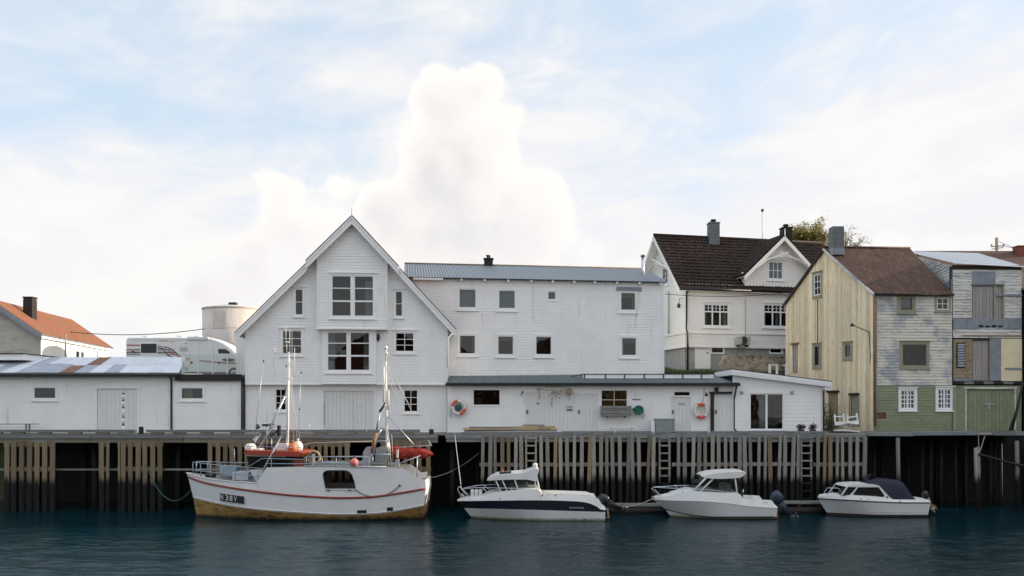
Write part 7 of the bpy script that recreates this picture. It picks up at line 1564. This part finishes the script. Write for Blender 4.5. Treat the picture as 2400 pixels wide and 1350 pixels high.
# ================================================================== motorhome
def motorhome():
    Y = 53.0; t = thing('motorhome', 'white motorhome with red and black swoosh stripes parked behind the shed roof', 'motorhome', P(425, 880, Y+1.1))
    y1 = Y+2.2
    body = [(295, 873), (295, 797), (297, 792.5), (303, 790), (480, 790), (489, 790.5), (502, 795), (522, 804), (538, 816), (548, 827), (556, 838), (568, 843), (572, 852), (572, 873)]
    mb = MB(); q = pls(body, Y); n = len(q); R_ = .10
    # rounded roof edge: side panels, bevel strips, roof
    a = [Vector((p.x, Y, p.z)) for p in q]; mid = [Vector((p.x+(.05 if p.x < q[4].x else -.03), Y+R_, p.z+.0)) for p in q]
    c = P(425, 850, Y)
    ins = [p+(Vector((c.x, Y, c.z))-p)*.0 for p in a]; up = [Vector((p.x, Y, p.z)) for p in a]
    front = [Vector((c.x+(p.x-c.x)*.992, Y, c.z+(p.z-c.z)*.965)) for p in a]; ring1 = [Vector((p.x, Y+.09, p.z)) for p in a]; ring2 = [Vector((p.x, y1-.09, p.z)) for p in a]; backf = [Vector((p.x, y1, p.z)) for p in front]
    mb.add(front+ring1+ring2+backf, [tuple(range(n)), tuple(range(3*n, 4*n))] + [(k*n+i, k*n+(i+1) % n, (k+1)*n+(i+1) % n, (k+1)*n+i) for k in range(3) for i in range(n)])
    mb.build('body', 'van_white', t)
    def pl(name, mat, pts, d=.006, parent=t): 
        m = MB(); m.prism([p-Vector((0, d, 0)) for p in pls(pts, Y)], (0, d+.004, 0)); return m.build(name, mat, parent)
    def fr(pts): return pts
    w = pl('window', 'white_trim', [(329, 804), (369, 804), (369, 829), (329, 829)], .02); pl('pane', 'stripe_dark', [(330.5, 805.5), (367.5, 805.5), (367.5, 827.5), (330.5, 827.5)], .026, w)
    pl('stripe', 'red_paint', [(296, 807.6), (329, 807.6), (329, 809.6), (296, 809.6)])
    pl('stripe', 'stripe_dark', [(296, 810.4), (329, 810.4), (329, 811.2), (296, 811.2)])
    for y, h in ((818, 1.8), (821.8, 1.2), (824.6, 2.4), (828.8, 1.2), (831, 1.2)):
        pl('stripe', 'stripe_dark', [(296, y), (329, y), (329, y+h), (296, y+h)]); 
        if y < 830: pl('stripe', 'stripe_dark', [(369, y), (380+(y-818)*1.6, y), (382+(y-818)*1.6, y+h), (369, y+h)])
        x = 392-(828-y)*.6; pl('stripe', 'stripe_dark', [(x-6, y), (406+(y-818)*.9, y), (409+(y-818)*.9, y+h), (x-4, y+h)])
    def ribbon(name, mat, pts, h):
        m = MB(); f = zc(pts); xs = [pts[0][0]+(pts[-1][0]-pts[0][0])*i/24 for i in range(25)]
        for x0, x1 in zip(xs, xs[1:]): m.prism([p-Vector((0, .010, 0)) for p in pls([(x0, f(x0)), (x1, f(x1)), (x1, f(x1)+h), (x0, f(x0)+h)], Y)], (0, .012, 0))
        return m.build(name, mat, t)
    ribbon('stripe', 'red_paint', [(369, 809), (380, 811), (392, 818), (405, 828), (416, 834), (426, 837), (450, 841), (500, 847), (560, 851.5)], 1.7)
    ribbon('stripe', 'stripe_dark', [(386, 812), (398, 815), (410, 824), (420, 832), (425, 835.5)], 2.0); ribbon('stripe', 'stripe_dark', [(369, 813), (382, 816), (392, 830), (405, 836), (421, 839)], 2.6); ribbon('stripe', 'stripe_dark', [(430, 842.5), (470, 847), (560, 853)], .7)
    text('lettering', 'SOLIFER', 'red_paint', t, P(373, 800.8, Y), (1, 0, 0), .075, width=.58); text('lettering', 'Artic', 'stripe_dark', t, P(397, 802.2, Y), (1, 0, 0), .06, width=.31)
    pl('logo', 'red_paint', [(307, 823), (311, 821), (317, 825), (318, 828), (314, 827.5)])
    pl('door_panel', 'sheet_white', [(445.5, 805), (468, 805), (468, 872), (445.5, 872)], .008); pl('door_skin', 'van_white', [(446.5, 806), (467, 806), (467, 871), (446.5, 871)], .012); pl('vent', 'beige_vent', [(421, 813.5), (440, 813.5), (440, 823.5), (421, 823.5)], .012); pl('vent', 'beige_vent', [(432, 860), (441, 860), (441, 869), (432, 869)], .012); pl('badge', 'beige_vent', [(433, 803), (440, 803), (440, 806), (433, 806)])
    pl('gutter_strip', 'beige_vent', [(303, 796), (488, 796), (488, 797), (303, 797)], .012)
    cw = pl('cab_window', 'engine_black', [(511, 818), (527, 818), (536, 823), (541, 829.5), (512.5, 829.5)], .012); pl('pane', 'glass_dark', [(512.5, 819.3), (526, 819.3), (534, 823.6), (538, 828.3), (513.8, 828.3)], .016, cw)
    ml = MB(); p = P(535, 843, Y-.15); ml.ball(p, (.40, .10, .09), 14, 8); ml.build('mirror', 'engine_black', t, True)
    for x, y in ((449, 850), (513, 850)): m = MB(); m.lathe([(.0, 0), (.085, 0), (.07, -.03), (.0, -.03)], P(x, y, Y-.004), 14, 'y'); m.build('fuel_cap', 'dark_metal', t)
    pl('cab_seam', 'beige_vent', [(500, 812), (501, 812), (501, 872), (500, 872)], .004); pl('awning_box', 'van_white', [(440, 789.5), (488, 789.5), (489, 796), (440, 796)], .10)
    for x0 in (337, 417, 457): m = MB(); a = P(x0, 790, Y+.8); m.box(a.x, a.x+.33, Y+.6, Y+1.3, a.z, a.z+.07); m.build('roof_vent', 'van_white', t)
    for x in (365, 549):
        c = P(x, 875, Y+.08); c.z = P(x, 878, Y).z+.10
        m = MB(); m.lathe([(.0, -.10), (.20, -.10), (.34, -.08), (.36, .0), (.34, .12), (.2, .14)], c, 24, 'y'); wh = m.build('wheel', 'rubber', t, True); m = MB(); m.lathe([(0, -.115), (.19, -.115), (.20, -.10)], c, 18, 'y'); m.build('rim', 'galv', wh, True)
    pl('wheel_arch', 'black_rub', [(540, 873.4), (541, 868), (545, 864.5), (550, 864.5), (555, 867), (557, 873.4)], .010)
motorhome()

# ================================================================== things on the wharf
def bollard(px, y0, y1, Y, w, lab, mat='tarred'):
    a = P(px, y1, Y); h = P(px, y0, Y).z-DECK; mb = MB(); mb.lathe([(w, 0), (w*.96, h*.9), (w*.85, h), (0, h)], (a.x, Y, DECK+.003), 10); solo(mb, 'bollard', mat, lab, 'bollard', 'mooring bollards on the wharf')
bollard(331, 1000, 1018, 42.5, .12, 'short dark mooring bollard on the wharf edge by the white shed', 'tarred')
bollard(1011, 1006, 1022, 42.5, .12, 'short dark mooring bollard on the wharf edge by the gabled house corner', 'tarred')
def pole():
    Y = 42.6; t = thing('marker_post', 'slim white and dark striped post standing before the shed door', 'post', P(289, 1018, Y)); z = DECK; a = P(289, 0, Y).x; top = P(0, 921, Y).z; n = 9
    zs = [DECK+.003+(top-DECK)*q for q in (0, .20, .24, .38, .40, .62, .65, .80, .83, .96, 1.0)]
    for i, (z0, z1) in enumerate(zip(zs, zs[1:])): mb = MB(); mb.tube([(a+.012*noise.noise(Vector((z0*2, 0, 0))), Y, z0), (a+.012*noise.noise(Vector((z1*2, 0, 0))), Y, z1)], .055, 10); mb.build('band', 'tarred' if i in (1, 3, 5, 7, 9) else 'mast_white', t, True)
pole()
def bench(px0, px1, ytop, Y, mat, lab, name='bench', nslat=3, back=False):
    a, b = P(px0, ytop, Y), P(px1, ytop, Y); t = thing(name, lab, 'bench', ((a.x+b.x)/2, Y+.2, DECK))
    for i in range(nslat): mb = MB(); mb.box(a.x, b.x, Y+.14*i, Y+.14*i+.125, a.z-.045, a.z); mb.build('slat', mat, t)
    for x in (a.x+.15*(b.x-a.x), b.x-.15*(b.x-a.x)):
        for y in (Y+.03, Y+.33): mb = MB(); mb.box(x-.03, x+.03, y, y+.06, DECK+.004, a.z-.047); mb.build('leg', mat, t)
bench(-60, 81, 993, 43.6, 'beam_grey', 'grey slatted bench by the white shed at the left edge')
bench(1425, 1494, 1000, 44.0, 'door_white', 'low white bench under the window with the hanging crate')
def lifebuoy(px, py, Y, rot, lab):
    c = P(px, py, Y); t = thing('lifebuoy', lab, 'lifebuoy', (c.x, c.y, c.z-.4), 'lifebuoys on the lean-to wall')
    ax, up = Vector((1, 0, 0)), Vector((0, 0, 1)); Rr, r = .335, .075
    for k in range(4):
        a0 = rot+k*math.pi/2; wd = math.pi/2
        mb = MB(); mb.torus(c, Rr, r if k % 2 == 0 else r*.985, ax, up, 12, 10, a0-wd*(.40 if k % 2 == 0 else .60), a0+wd*(.40 if k % 2 == 0 else .60)); mb.build('red_segment' if k % 2 == 0 else 'white_segment', 'ring_red' if k % 2 == 0 else 'mast_white', t, True)
    for k in range(4):
        a0 = rot+math.pi/4+k*math.pi/2; pts = [c+ax*(.42*math.cos(a0+d))+up*(.42*math.sin(a0+d))+Vector((0, -.02, 0)) + (ax*math.cos(a0)+up*math.sin(a0))*s for d, s in ((-.7, 0), (-.35, .03), (0, .05), (.35, .03), (.7, 0))]
        tubes(t, 'grab_line', 'rope_white', [pts], .012)
    return t, c
lb, c = lifebuoy(1075, 955, 44.85, R(135), 'tilted red and white lifebuoy at the left end of the lean-to')
mb = MB(); mb.ball(c+Vector((-.02, -.03, 0)), (.19, .06, .19), 12, 8, .18); mb.build('rope_coil', 'rope_green', lb, True); tubes(lb, 'hanging_line', 'rope_green', [[c+Vector((-.38, -.05, -.1)), c+Vector((-.42, -.05, -.35)), c+Vector((-.45, -.05, -.52))]], .015)
tubes(lb, 'hook_line', 'dark_metal', [[c+Vector((-.62, .05, .45)), c+Vector((-.62, .05, -.32))]], .014)
lb, c = lifebuoy(1643, 963, 44.75, R(90), 'upright red and white lifebuoy beside the dark post near the end door')
tubes(lb, 'inner_line', 'rope_grey', [[c+Vector((-.14, -.03, .12)), c+Vector((.05, -.05, -.12)), c+Vector((.12, -.03, .1))]], .012)
def reel():
    c = P(1497, 961, 44.7); t = thing('hose_reel', 'green garden hose reel hung on the lean-to wall right of the crate', 'hose reel', c-Vector((0, 0, .3)))
    mb = MB()
    for k in range(5): mb.torus(c+Vector((0, -.03-.04*k+.08, 0)), .20+.02*(k % 2), .035, Vector((1, 0, 0)), Vector((0, 0, 1)), 24, 6)
    mb.build('hose', 'hose_green', t, True); mb = MB(); mb.lathe([(0, -.10), (.19, -.10), (.19, .10), (0, .10)], c, 20, 'y'); mb.build('drum', 'hose_green', t)
    mb = MB(); mb.obox(c+Vector((-.33, -.05, -.06)), (.16, 0, 0), (0, .1, 0), (0, 0, .16)); mb.build('bracket', 'hose_green', t); tubes(t, 'hose_end', 'hose_green', [[c+Vector((.22, 0, .05)), c+Vector((.27, 0, -.25)), c+Vector((.24, 0, -.48)), c+Vector((.16, 0, -.40)), c+Vector((.12, 0, -.2))]], .018)
reel()
def crate():
    Y = 44.45; t = thing('wooden_crate', 'weathered wooden crate hung under the lean-to window beside the hose reel', 'crate', P(1443, 978, Y+.2))
    x0, x1 = P(1409, 0, Y).x, P(1480, 0, Y).x
    for i, y in enumerate((951, 957.2, 963.4, 969.6)):
        z = P(0, y, Y).z; mb = MB(); mb.box(x0, x1, Y, Y+.025, z-.125, z-.006); mb.build('slat', 'plank_old', t); mb = MB(); mb.box(x0+.03, x1-.03, Y+.40, Y+.425, z-.125, z-.006); mb.build('slat', 'plank_old', t)
        for x in (x0, x1-.025): mb = MB(); mb.box(x, x+.025, Y+.026, Y+.40, z-.125, z-.006); mb.build('slat', 'plank_old', t)
    for x in (x0+.02, (x0+x1)/2-.03, x1-.09): mb = MB(); mb.box(x, x+.07, Y-.02, Y-.001, P(0, 975, Y).z, P(0, 950, Y).z); mb.build('batten', 'plank_old', t)
    mb = MB(); mb.box(x0+.03, x1-.03, Y+.03, Y+.39, P(0, 975, Y).z, P(0, 975, Y).z+.02); mb.build('bottom', 'plank_old', t)
    for x in (x0+.35, x1-.35): mb = MB(); mb.ball((x, Y+.1, P(0, 977, Y).z), .05, 8, 6); mb.build('hook', 'tarred', t, True)
crate()
def hung_gear():
    Y = 44.82
    mb = MB(); mb.tube([P(1221, 927, Y), P(1225, 917, Y)], [.02, .05], 6); solo(mb, 'hung_float', 'tarred', 'small dark float hung on the lean-to wall right of the first window', 'float')
    mb = MB(); mb.tube([P(1262, 910, Y), P(1263, 922, Y), P(1265, 935, Y)], .03, 6); mb.tube([P(1258, 911, Y), P(1268, 911, Y)], .03, 6); solo(mb, 'mallet', 'brown_board', 'wooden mallet hanging left of the lamp tube on the lean-to', 'mallet')
    mb = MB(); mb.tube([P(1294, 930, Y), P(1293, 953, Y)], .03, 6)
    for k in range(26): a = P(random.uniform(1290, 1314), random.uniform(917, 930), Y-.05); mb.tube([a, a+Vector((random.uniform(-.15, .15), random.uniform(-.06, .02), random.uniform(-.14, .14)))], .015, 4)
    solo(mb, 'rake_head', 'brown_board', 'tangled brown rake and line hung under the lamp tube', 'rake')
    t = thing('landing_net', 'round brown net on a short handle hung right of the lamp tube', 'net', P(1335, 938, Y)); c = P(1334, 918, Y-.05)
    mb = MB(); mb.ball(c, (.17, .08, .17), 12, 9, .12); mb.build('net_bag', 'brown_board', t, True); mb = MB(); mb.tube([c+Vector((0, 0, -.15)), c+Vector((.03, 0, -.45))], .025, 6); mb.build('handle', 'brown_board', t, True)
hung_gear()
def cabinets():
    Y = 43.9; t = thing('metal_cabinet', 'grey-green metal cabinet standing on the wharf above the second ladder', 'cabinet', P(1558, 1014, Y+.3)); x0, x1 = P(1537, 0, Y).x, P(1579, 0, Y).x; zt = P(0, 983, Y).z
    mb = MB(); mb.box(x0, x1, Y, Y+.55, DECK+.004, zt); b = mb.build('body', 'grey_cab', t); mb = MB(); mb.box(x0-.02, x1+.02, Y-.02, Y+.57, zt, zt+.03); mb.build('lid', 'grey_cab', t)
    mb = MB(); mb.box(x1+.005, x1+.06, Y-.05, Y+.01, DECK+.004, zt+.12); mb.build('post', 'galv', t); mb = MB(); mb.box(x0+.05, x1-.05, Y-.012, Y-.001, DECK+.08, zt-.05); mb.build('door', 'grey_cab', t)
    t = thing('white_box', 'small white box against the wall left of the grey-green cabinet', 'box', P(1531, 1014, Y+.3)); x2 = P(1526, 0, Y).x; mb = MB(); mb.box(x2, x0-.02, Y+.1, Y+.5, DECK+.004, zt-.05); mb.build('body', 'sheet_white', t); mb = MB(); mb.box(x2+.01, x0-.03, Y+.09, Y+.099, DECK+.05, zt-.09); mb.build('door', 'white_trim', t)
mk('grey_cab', (.25, .29, .28), .5, .06, 3)
cabinets()
def lumber():
    specs = [(1082, 1300, 1008, 1012, 42.75, 'plank_old', .0), (1048, 1180, 1012.5, 1016.5, 42.5, 'plank_old', 0), (1088, 1305, 1003.5, 1007.5, 42.8, 'plank_old', .0), (1100, 1290, 1000, 1003.4, 42.85, 'plank_old', 0), (1085, 1192, 998.5, 1002, 43.05, 'plank_new', 0), (1086, 1307, 999.5, 1003, 42.7, 'plank_new', 0), (1100, 1240, 995.5, 998.4, 43.0, 'plank_old', 0), (1217, 1302, 993.5, 997, 42.95, 'plank_new', 0), (1225, 1276, 990.5, 993.2, 43.0, 'plank_old', 0), (1192, 1300, 997.2, 999.3, 42.8, 'plank_new', 0)]
    base = P(1195, 1014, 42.9)
    for i, (a, b, y0, y1, Y, m, r) in enumerate(specs):
        p, q = P(a, y1, Y), P(b, y0, Y); zb = p.z+(DECK+.01-P(0, 1012, 42.75).z)
        mb = MB(); mb.obox((p.x, Y, zb), (q.x-p.x, random.uniform(-.15, .15), random.uniform(-.015, .02)), (0, .16, 0), (0, 0, max(.05, q.z-p.z-.005)))
        lab = ['long grey plank at the bottom front of the lumber pile', 'short grey plank lying lowest, left end of the lumber pile', 'grey plank in the second layer of the lumber pile', 'thin grey plank in the middle of the lumber pile', 'yellowish plank at the left rear of the lumber pile', 'long yellowish plank along the front top of the lumber pile', 'weathered plank on the upper left of the lumber pile', 'yellowish plank near the top right of the lumber pile', 'short grey plank on the very top of the lumber pile', 'yellowish plank under the top right end of the lumber pile'][i]
        solo(mb, 'loose_plank', m, lab, 'plank', 'pile of loose planks on the wharf')
lumber()
def pots():
    Y = 43.2
    for px, lab in ((1877, 'dark bushy potted plant on the wharf, left of the pair'), (1905, 'dark bushy potted plant with a thin stick, right of the pair')):
        c = P(px, 1014, Y); t = thing('potted_plant', lab, 'plant', (c.x, Y, DECK), 'potted plants by the small annex'); mb = MB(); mb.lathe([(.13, .0), (.18, .2), (.16, .2), (0, .18)], (c.x, Y, DECK+.004), 12); mb.build('pot', 'tarred', t, True)
        mb = MB()
        for k in range(420):
            d = Vector((random.gauss(0, 1), random.gauss(0, 1), random.gauss(0, 1))).normalized()*random.uniform(.05, .25); p = Vector((c.x, Y, DECK+.33))+Vector((d.x*1.0, d.y, d.z*.75+ .25*d.x*(1 if px > 1890 else 0))); s = random.uniform(.02, .05); e = Vector((random.uniform(-1, 1), random.uniform(-1, 1), random.uniform(-1, 1))).normalized(); g = e.orthogonal().normalized()
            mb.quad(p-e*s, p+g*s*.5, p+e*s, p-g*s*.5)
        mb.build('foliage', 'plant_dark', t)
        if px > 1890: tubes(t, 'stick', 'galv', [[(c.x, Y, DECK+.4), (c.x+.06, Y, DECK+.85)]], .01)
pots()
def chairs():
    Y = 44.6; t = thing('upturned_bench', 'white wooden bench frame lying upturned beside the yellow house', 'bench', P(1983, 1006, Y))
    def bar(x0, y0, x1, y1, w, Y_=Y, d=.06): mb = MB(); mb.prism(pls([(x0-w/2, y0), (x0+w/2, y0), (x1+w/2, y1), (x1-w/2, y1)], Y_), (0, d, 0)); return mb
    for (a, b, c, d) in ((1956.5, 971, 1958, 991), (1977, 969, 1979, 986), (1986.5, 971, 1988, 997), (2008, 968, 2012, 993)): bar(a, b, c, d, 3.2).build('leg', 'white_trim', t)
    def rail(x0, y0, x1, y1, h, nm='rail', d=.05): mb = MB(); mb.prism(pls([(x0, y0), (x1, y1), (x1, y1+h), (x0, y0+h)], Y+.005), (0, d, 0)); mb.build(nm, 'white_trim', t)
    rail(1958, 975, 1977, 974, 2.8); rail(1988, 977, 2009, 974, 3.0); rail(1958, 989, 1986, 987, 3); rail(1987, 988, 2012, 985, 9.5, 'seat_board', .06); rail(1957, 991.5, 1987, 992, 5, 'seat_board', .05)
    mb = MB(); mb.prism(pls([(1957, 997.5), (1987, 998), (2012, 995), (1990, 992)], Y), (0, .5, 0)); mb.build('frame', 'plank_old', t)
    mb = MB(); mb.prism(pls([(1955, 1008), (1985, 1007), (2017, 1011), (2017, 1013.5), (1985, 1009.5), (1955, 1010)], Y-.3), (0, .15, 0)); solo(mb, 'loose_batten', 'white_trim', 'bent white batten lying on the wharf below the upturned bench', 'batten')
    mb = MB(); mb.prism([p for p in pls([(1950, 1014), (1952, 1010.5), (2018, 1014), (2016, 1018), (1952, 1018)], Y-.5)], (0, .4, 0)); solo(mb, 'scrap_timber', 'tarred', 'dark scrap timber under the upturned bench by the yellow house', 'timber')
chairs()
# ================================================================== ropes and wires
def rope(pts, r, mat, name, label, cat='rope'): mb = MB(); mb.tube(pts, r, 5); return solo(mb, name, mat, label, cat, smooth=True)
def sag(a, b, s, n=14): return [a.lerp(b, i/n)-Vector((0, 0, s*4*(i/n)*(1-i/n))) for i in range(n+1)]
rope(sag(P(446, 1150, 39.9), P(340, 1086, 41.85), 1.05), .022, 'rope_green', 'mooring_rope', 'slack green mooring rope from the fishing boat bow to the wharf')
rope(sag(P(988, 1122, 39.6), P(1122, 1062, 41.9), .28), .014, 'rope_grey', 'mooring_rope', 'grey mooring rope from the fishing boat stern up to the grey wharf')
rope(sag(P(1531, 1168, 39.5), P(1448, 1188, 41.2), .12), .02, 'rope_white', 'mooring_rope', 'pale mooring rope from the hardtop boat bow to the pontoon')
rope(sag(P(1066, 1018, 41.9), P(1081, 1142, 39.4), .05), .016, 'rope_white', 'mooring_rope', 'thin pale line from the wharf edge down to the dark-banded boat bow')
rope(sag(P(150, 776, 66), P(478, 771, 61), .35), .03, 'dark_metal', 'overhead_wire', 'thin dark overhead wire between the rusty-roofed house and the tank', 'wire')
rope(sag(P(1558, 689, 52), P(1880, 681, 54.2), .25), .02, 'dark_metal', 'overhead_wire', 'thin dark overhead wire crossing the villa front', 'wire')
def flagpole():
    a = P(1787, 560, 70); t = thing('flagpole', 'slender pale flagpole rising behind the villa roof', 'flagpole', (a.x, 70, 8)); mb = MB(); mb.tube([(a.x, 70, 7.6), (a.x, 70, P(0, 494, 70).z)], [.10, .05], 8); mb.build('pole', 'mast_white', t, True); mb = MB(); mb.ball((a.x, 70, P(0, 493, 70).z), .13, 10, 8); mb.build('knob', 'brick_red', t, True)
flagpole()
def utility():
    Y = 75; a = P(2336, 592, Y); t = thing('utility_pole', 'brown utility pole with crossarms behind the warehouse roofs at right', 'utility pole', (a.x, Y, 8)); mb = MB(); mb.tube([(a.x, Y, 7), (a.x, Y, P(0, 557, Y).z)], .13, 8); mb.build('pole', 'brown_board', t, True)
    mb = MB(); p, q = P(2322, 578, Y), P(2354, 576, Y); mb.tube([p, q], .05, 5); mb.tube([P(2324, 584, Y), P(2352, 580, Y)], .04, 5); mb.build('crossarm', 'brown_board', t)
    for x in (2324, 2352): mb = MB(); mb.ball(P(x, 574, Y), .07, 8, 6); mb.build('insulator', 'dark_metal', t, True)
    tubes(t, 'wire', 'dark_metal', [sag(P(2338, 565, Y), P(2420, 592, Y), .1), sag(P(2352, 577, Y), P(2420, 580, Y), .1)], .02)
utility()
# ================================================================== trees behind the villa
def tree(px0, px1, py_top, py_bot, Y, n, leaf, lab, dens, seed):
    random.seed(seed); c = P((px0+px1)/2, py_bot, Y); t = thing('tree', lab, 'tree', (c.x, Y, 8.0), 'trees behind the villa'); rx = (px1-px0)/2*Y/F; zt = P(0, py_top, Y).z; zb = c.z; H = zt-zb
    mb = MB(); mb.tube([(c.x, Y, 7.5), (c.x+.1, Y, zb-1.0), (c.x, Y, zb+.1)], [.24, .16, .11], 8); mb.build('trunk', 'bark', t, True)
    tips = []; lm = MB()
    for k in range(26):
        a = random.uniform(0, 6.28); r = random.uniform(.25, 1.0); s0 = Vector((c.x+random.uniform(-.1, .1), Y, zb+random.uniform(-1.6, .2))); e = Vector((c.x+math.cos(a)*rx*r, Y+math.sin(a)*rx*.8*r, zb+H*random.uniform(.15, .95)*(1-.55*r*r))); m = s0.lerp(e, .5)+Vector((random.uniform(-.2, .2), random.uniform(-.2, .2), .15))
        lm.tube([s0, m, e], [.06, .035, .012], 5, False); tips.append((e, m))
        for j in range(4): q = m.lerp(e, random.uniform(.2, 1)); f = q+Vector((random.uniform(-.7, .7), random.uniform(-.6, .6), random.uniform(-.2, .5))); lm.tube([q, f], [.02, .006], 4, False); tips.append((f, q))
    lm.build('limbs', 'bark', t)
    cm = MB()
    for (e, m) in tips:
        if random.random() > dens: continue
        for k in range(n):
            p = m.lerp(e, random.uniform(.3, 1.1))+Vector((random.gauss(0, .22), random.gauss(0, .22), random.gauss(0, .17))); s = leaf*random.uniform(.6, 1.3); a = Vector((random.uniform(-1, 1), random.uniform(-1, 1), random.uniform(-.6, .6))).normalized(); b = a.orthogonal().normalized()
            cm.quad(p-a*s, p+b*s*.55, p+a*s, p-b*s*.55)
    cm.build('crown', 'leaf', t)
tree(1836, 1945, 514, 582, 71, 60, .10, 'leafy green tree standing behind the villa cross gable', .92, 5)
tree(1935, 2024, 526, 590, 73, 16, .075, 'thin half-bare tree standing behind the grey chimney', .62, 9)

def shrub():
    random.seed(21); Y = 48.6; c = P(1946, 1006, Y); t = thing('shrub', 'dark tangled shrub in the gap between the small annex and the yellow house', 'shrub', (c.x, Y, ground_z(c.x, Y)))
    st = MB(); lf = MB()
    for k in range(16):
        a = random.uniform(0, 6.28); b = Vector((c.x+.2*math.cos(a), Y+.2*math.sin(a), 3.3)); e = b+Vector((random.uniform(-.45, .45), random.uniform(-.4, .4), random.uniform(.8, 2.2))); st.tube([b, b.lerp(e, .5)+Vector((random.uniform(-.1, .1), 0, .1)), e], [.02, .014, .005], 4, False)
        for j in range(75):
            p = b.lerp(e, random.uniform(.25, 1.05))+Vector((random.gauss(0, .13), random.gauss(0, .13), random.gauss(0, .12))); s_ = random.uniform(.03, .065); u = Vector((random.uniform(-1, 1), random.uniform(-1, 1), random.uniform(-1, 1))).normalized(); v = u.orthogonal().normalized(); lf.quad(p-u*s_, p+v*s_*.5, p+u*s_, p-v*s_*.5)
    st.build('stems', 'bark', t); lf.build('foliage', 'grass', t)
shrub()
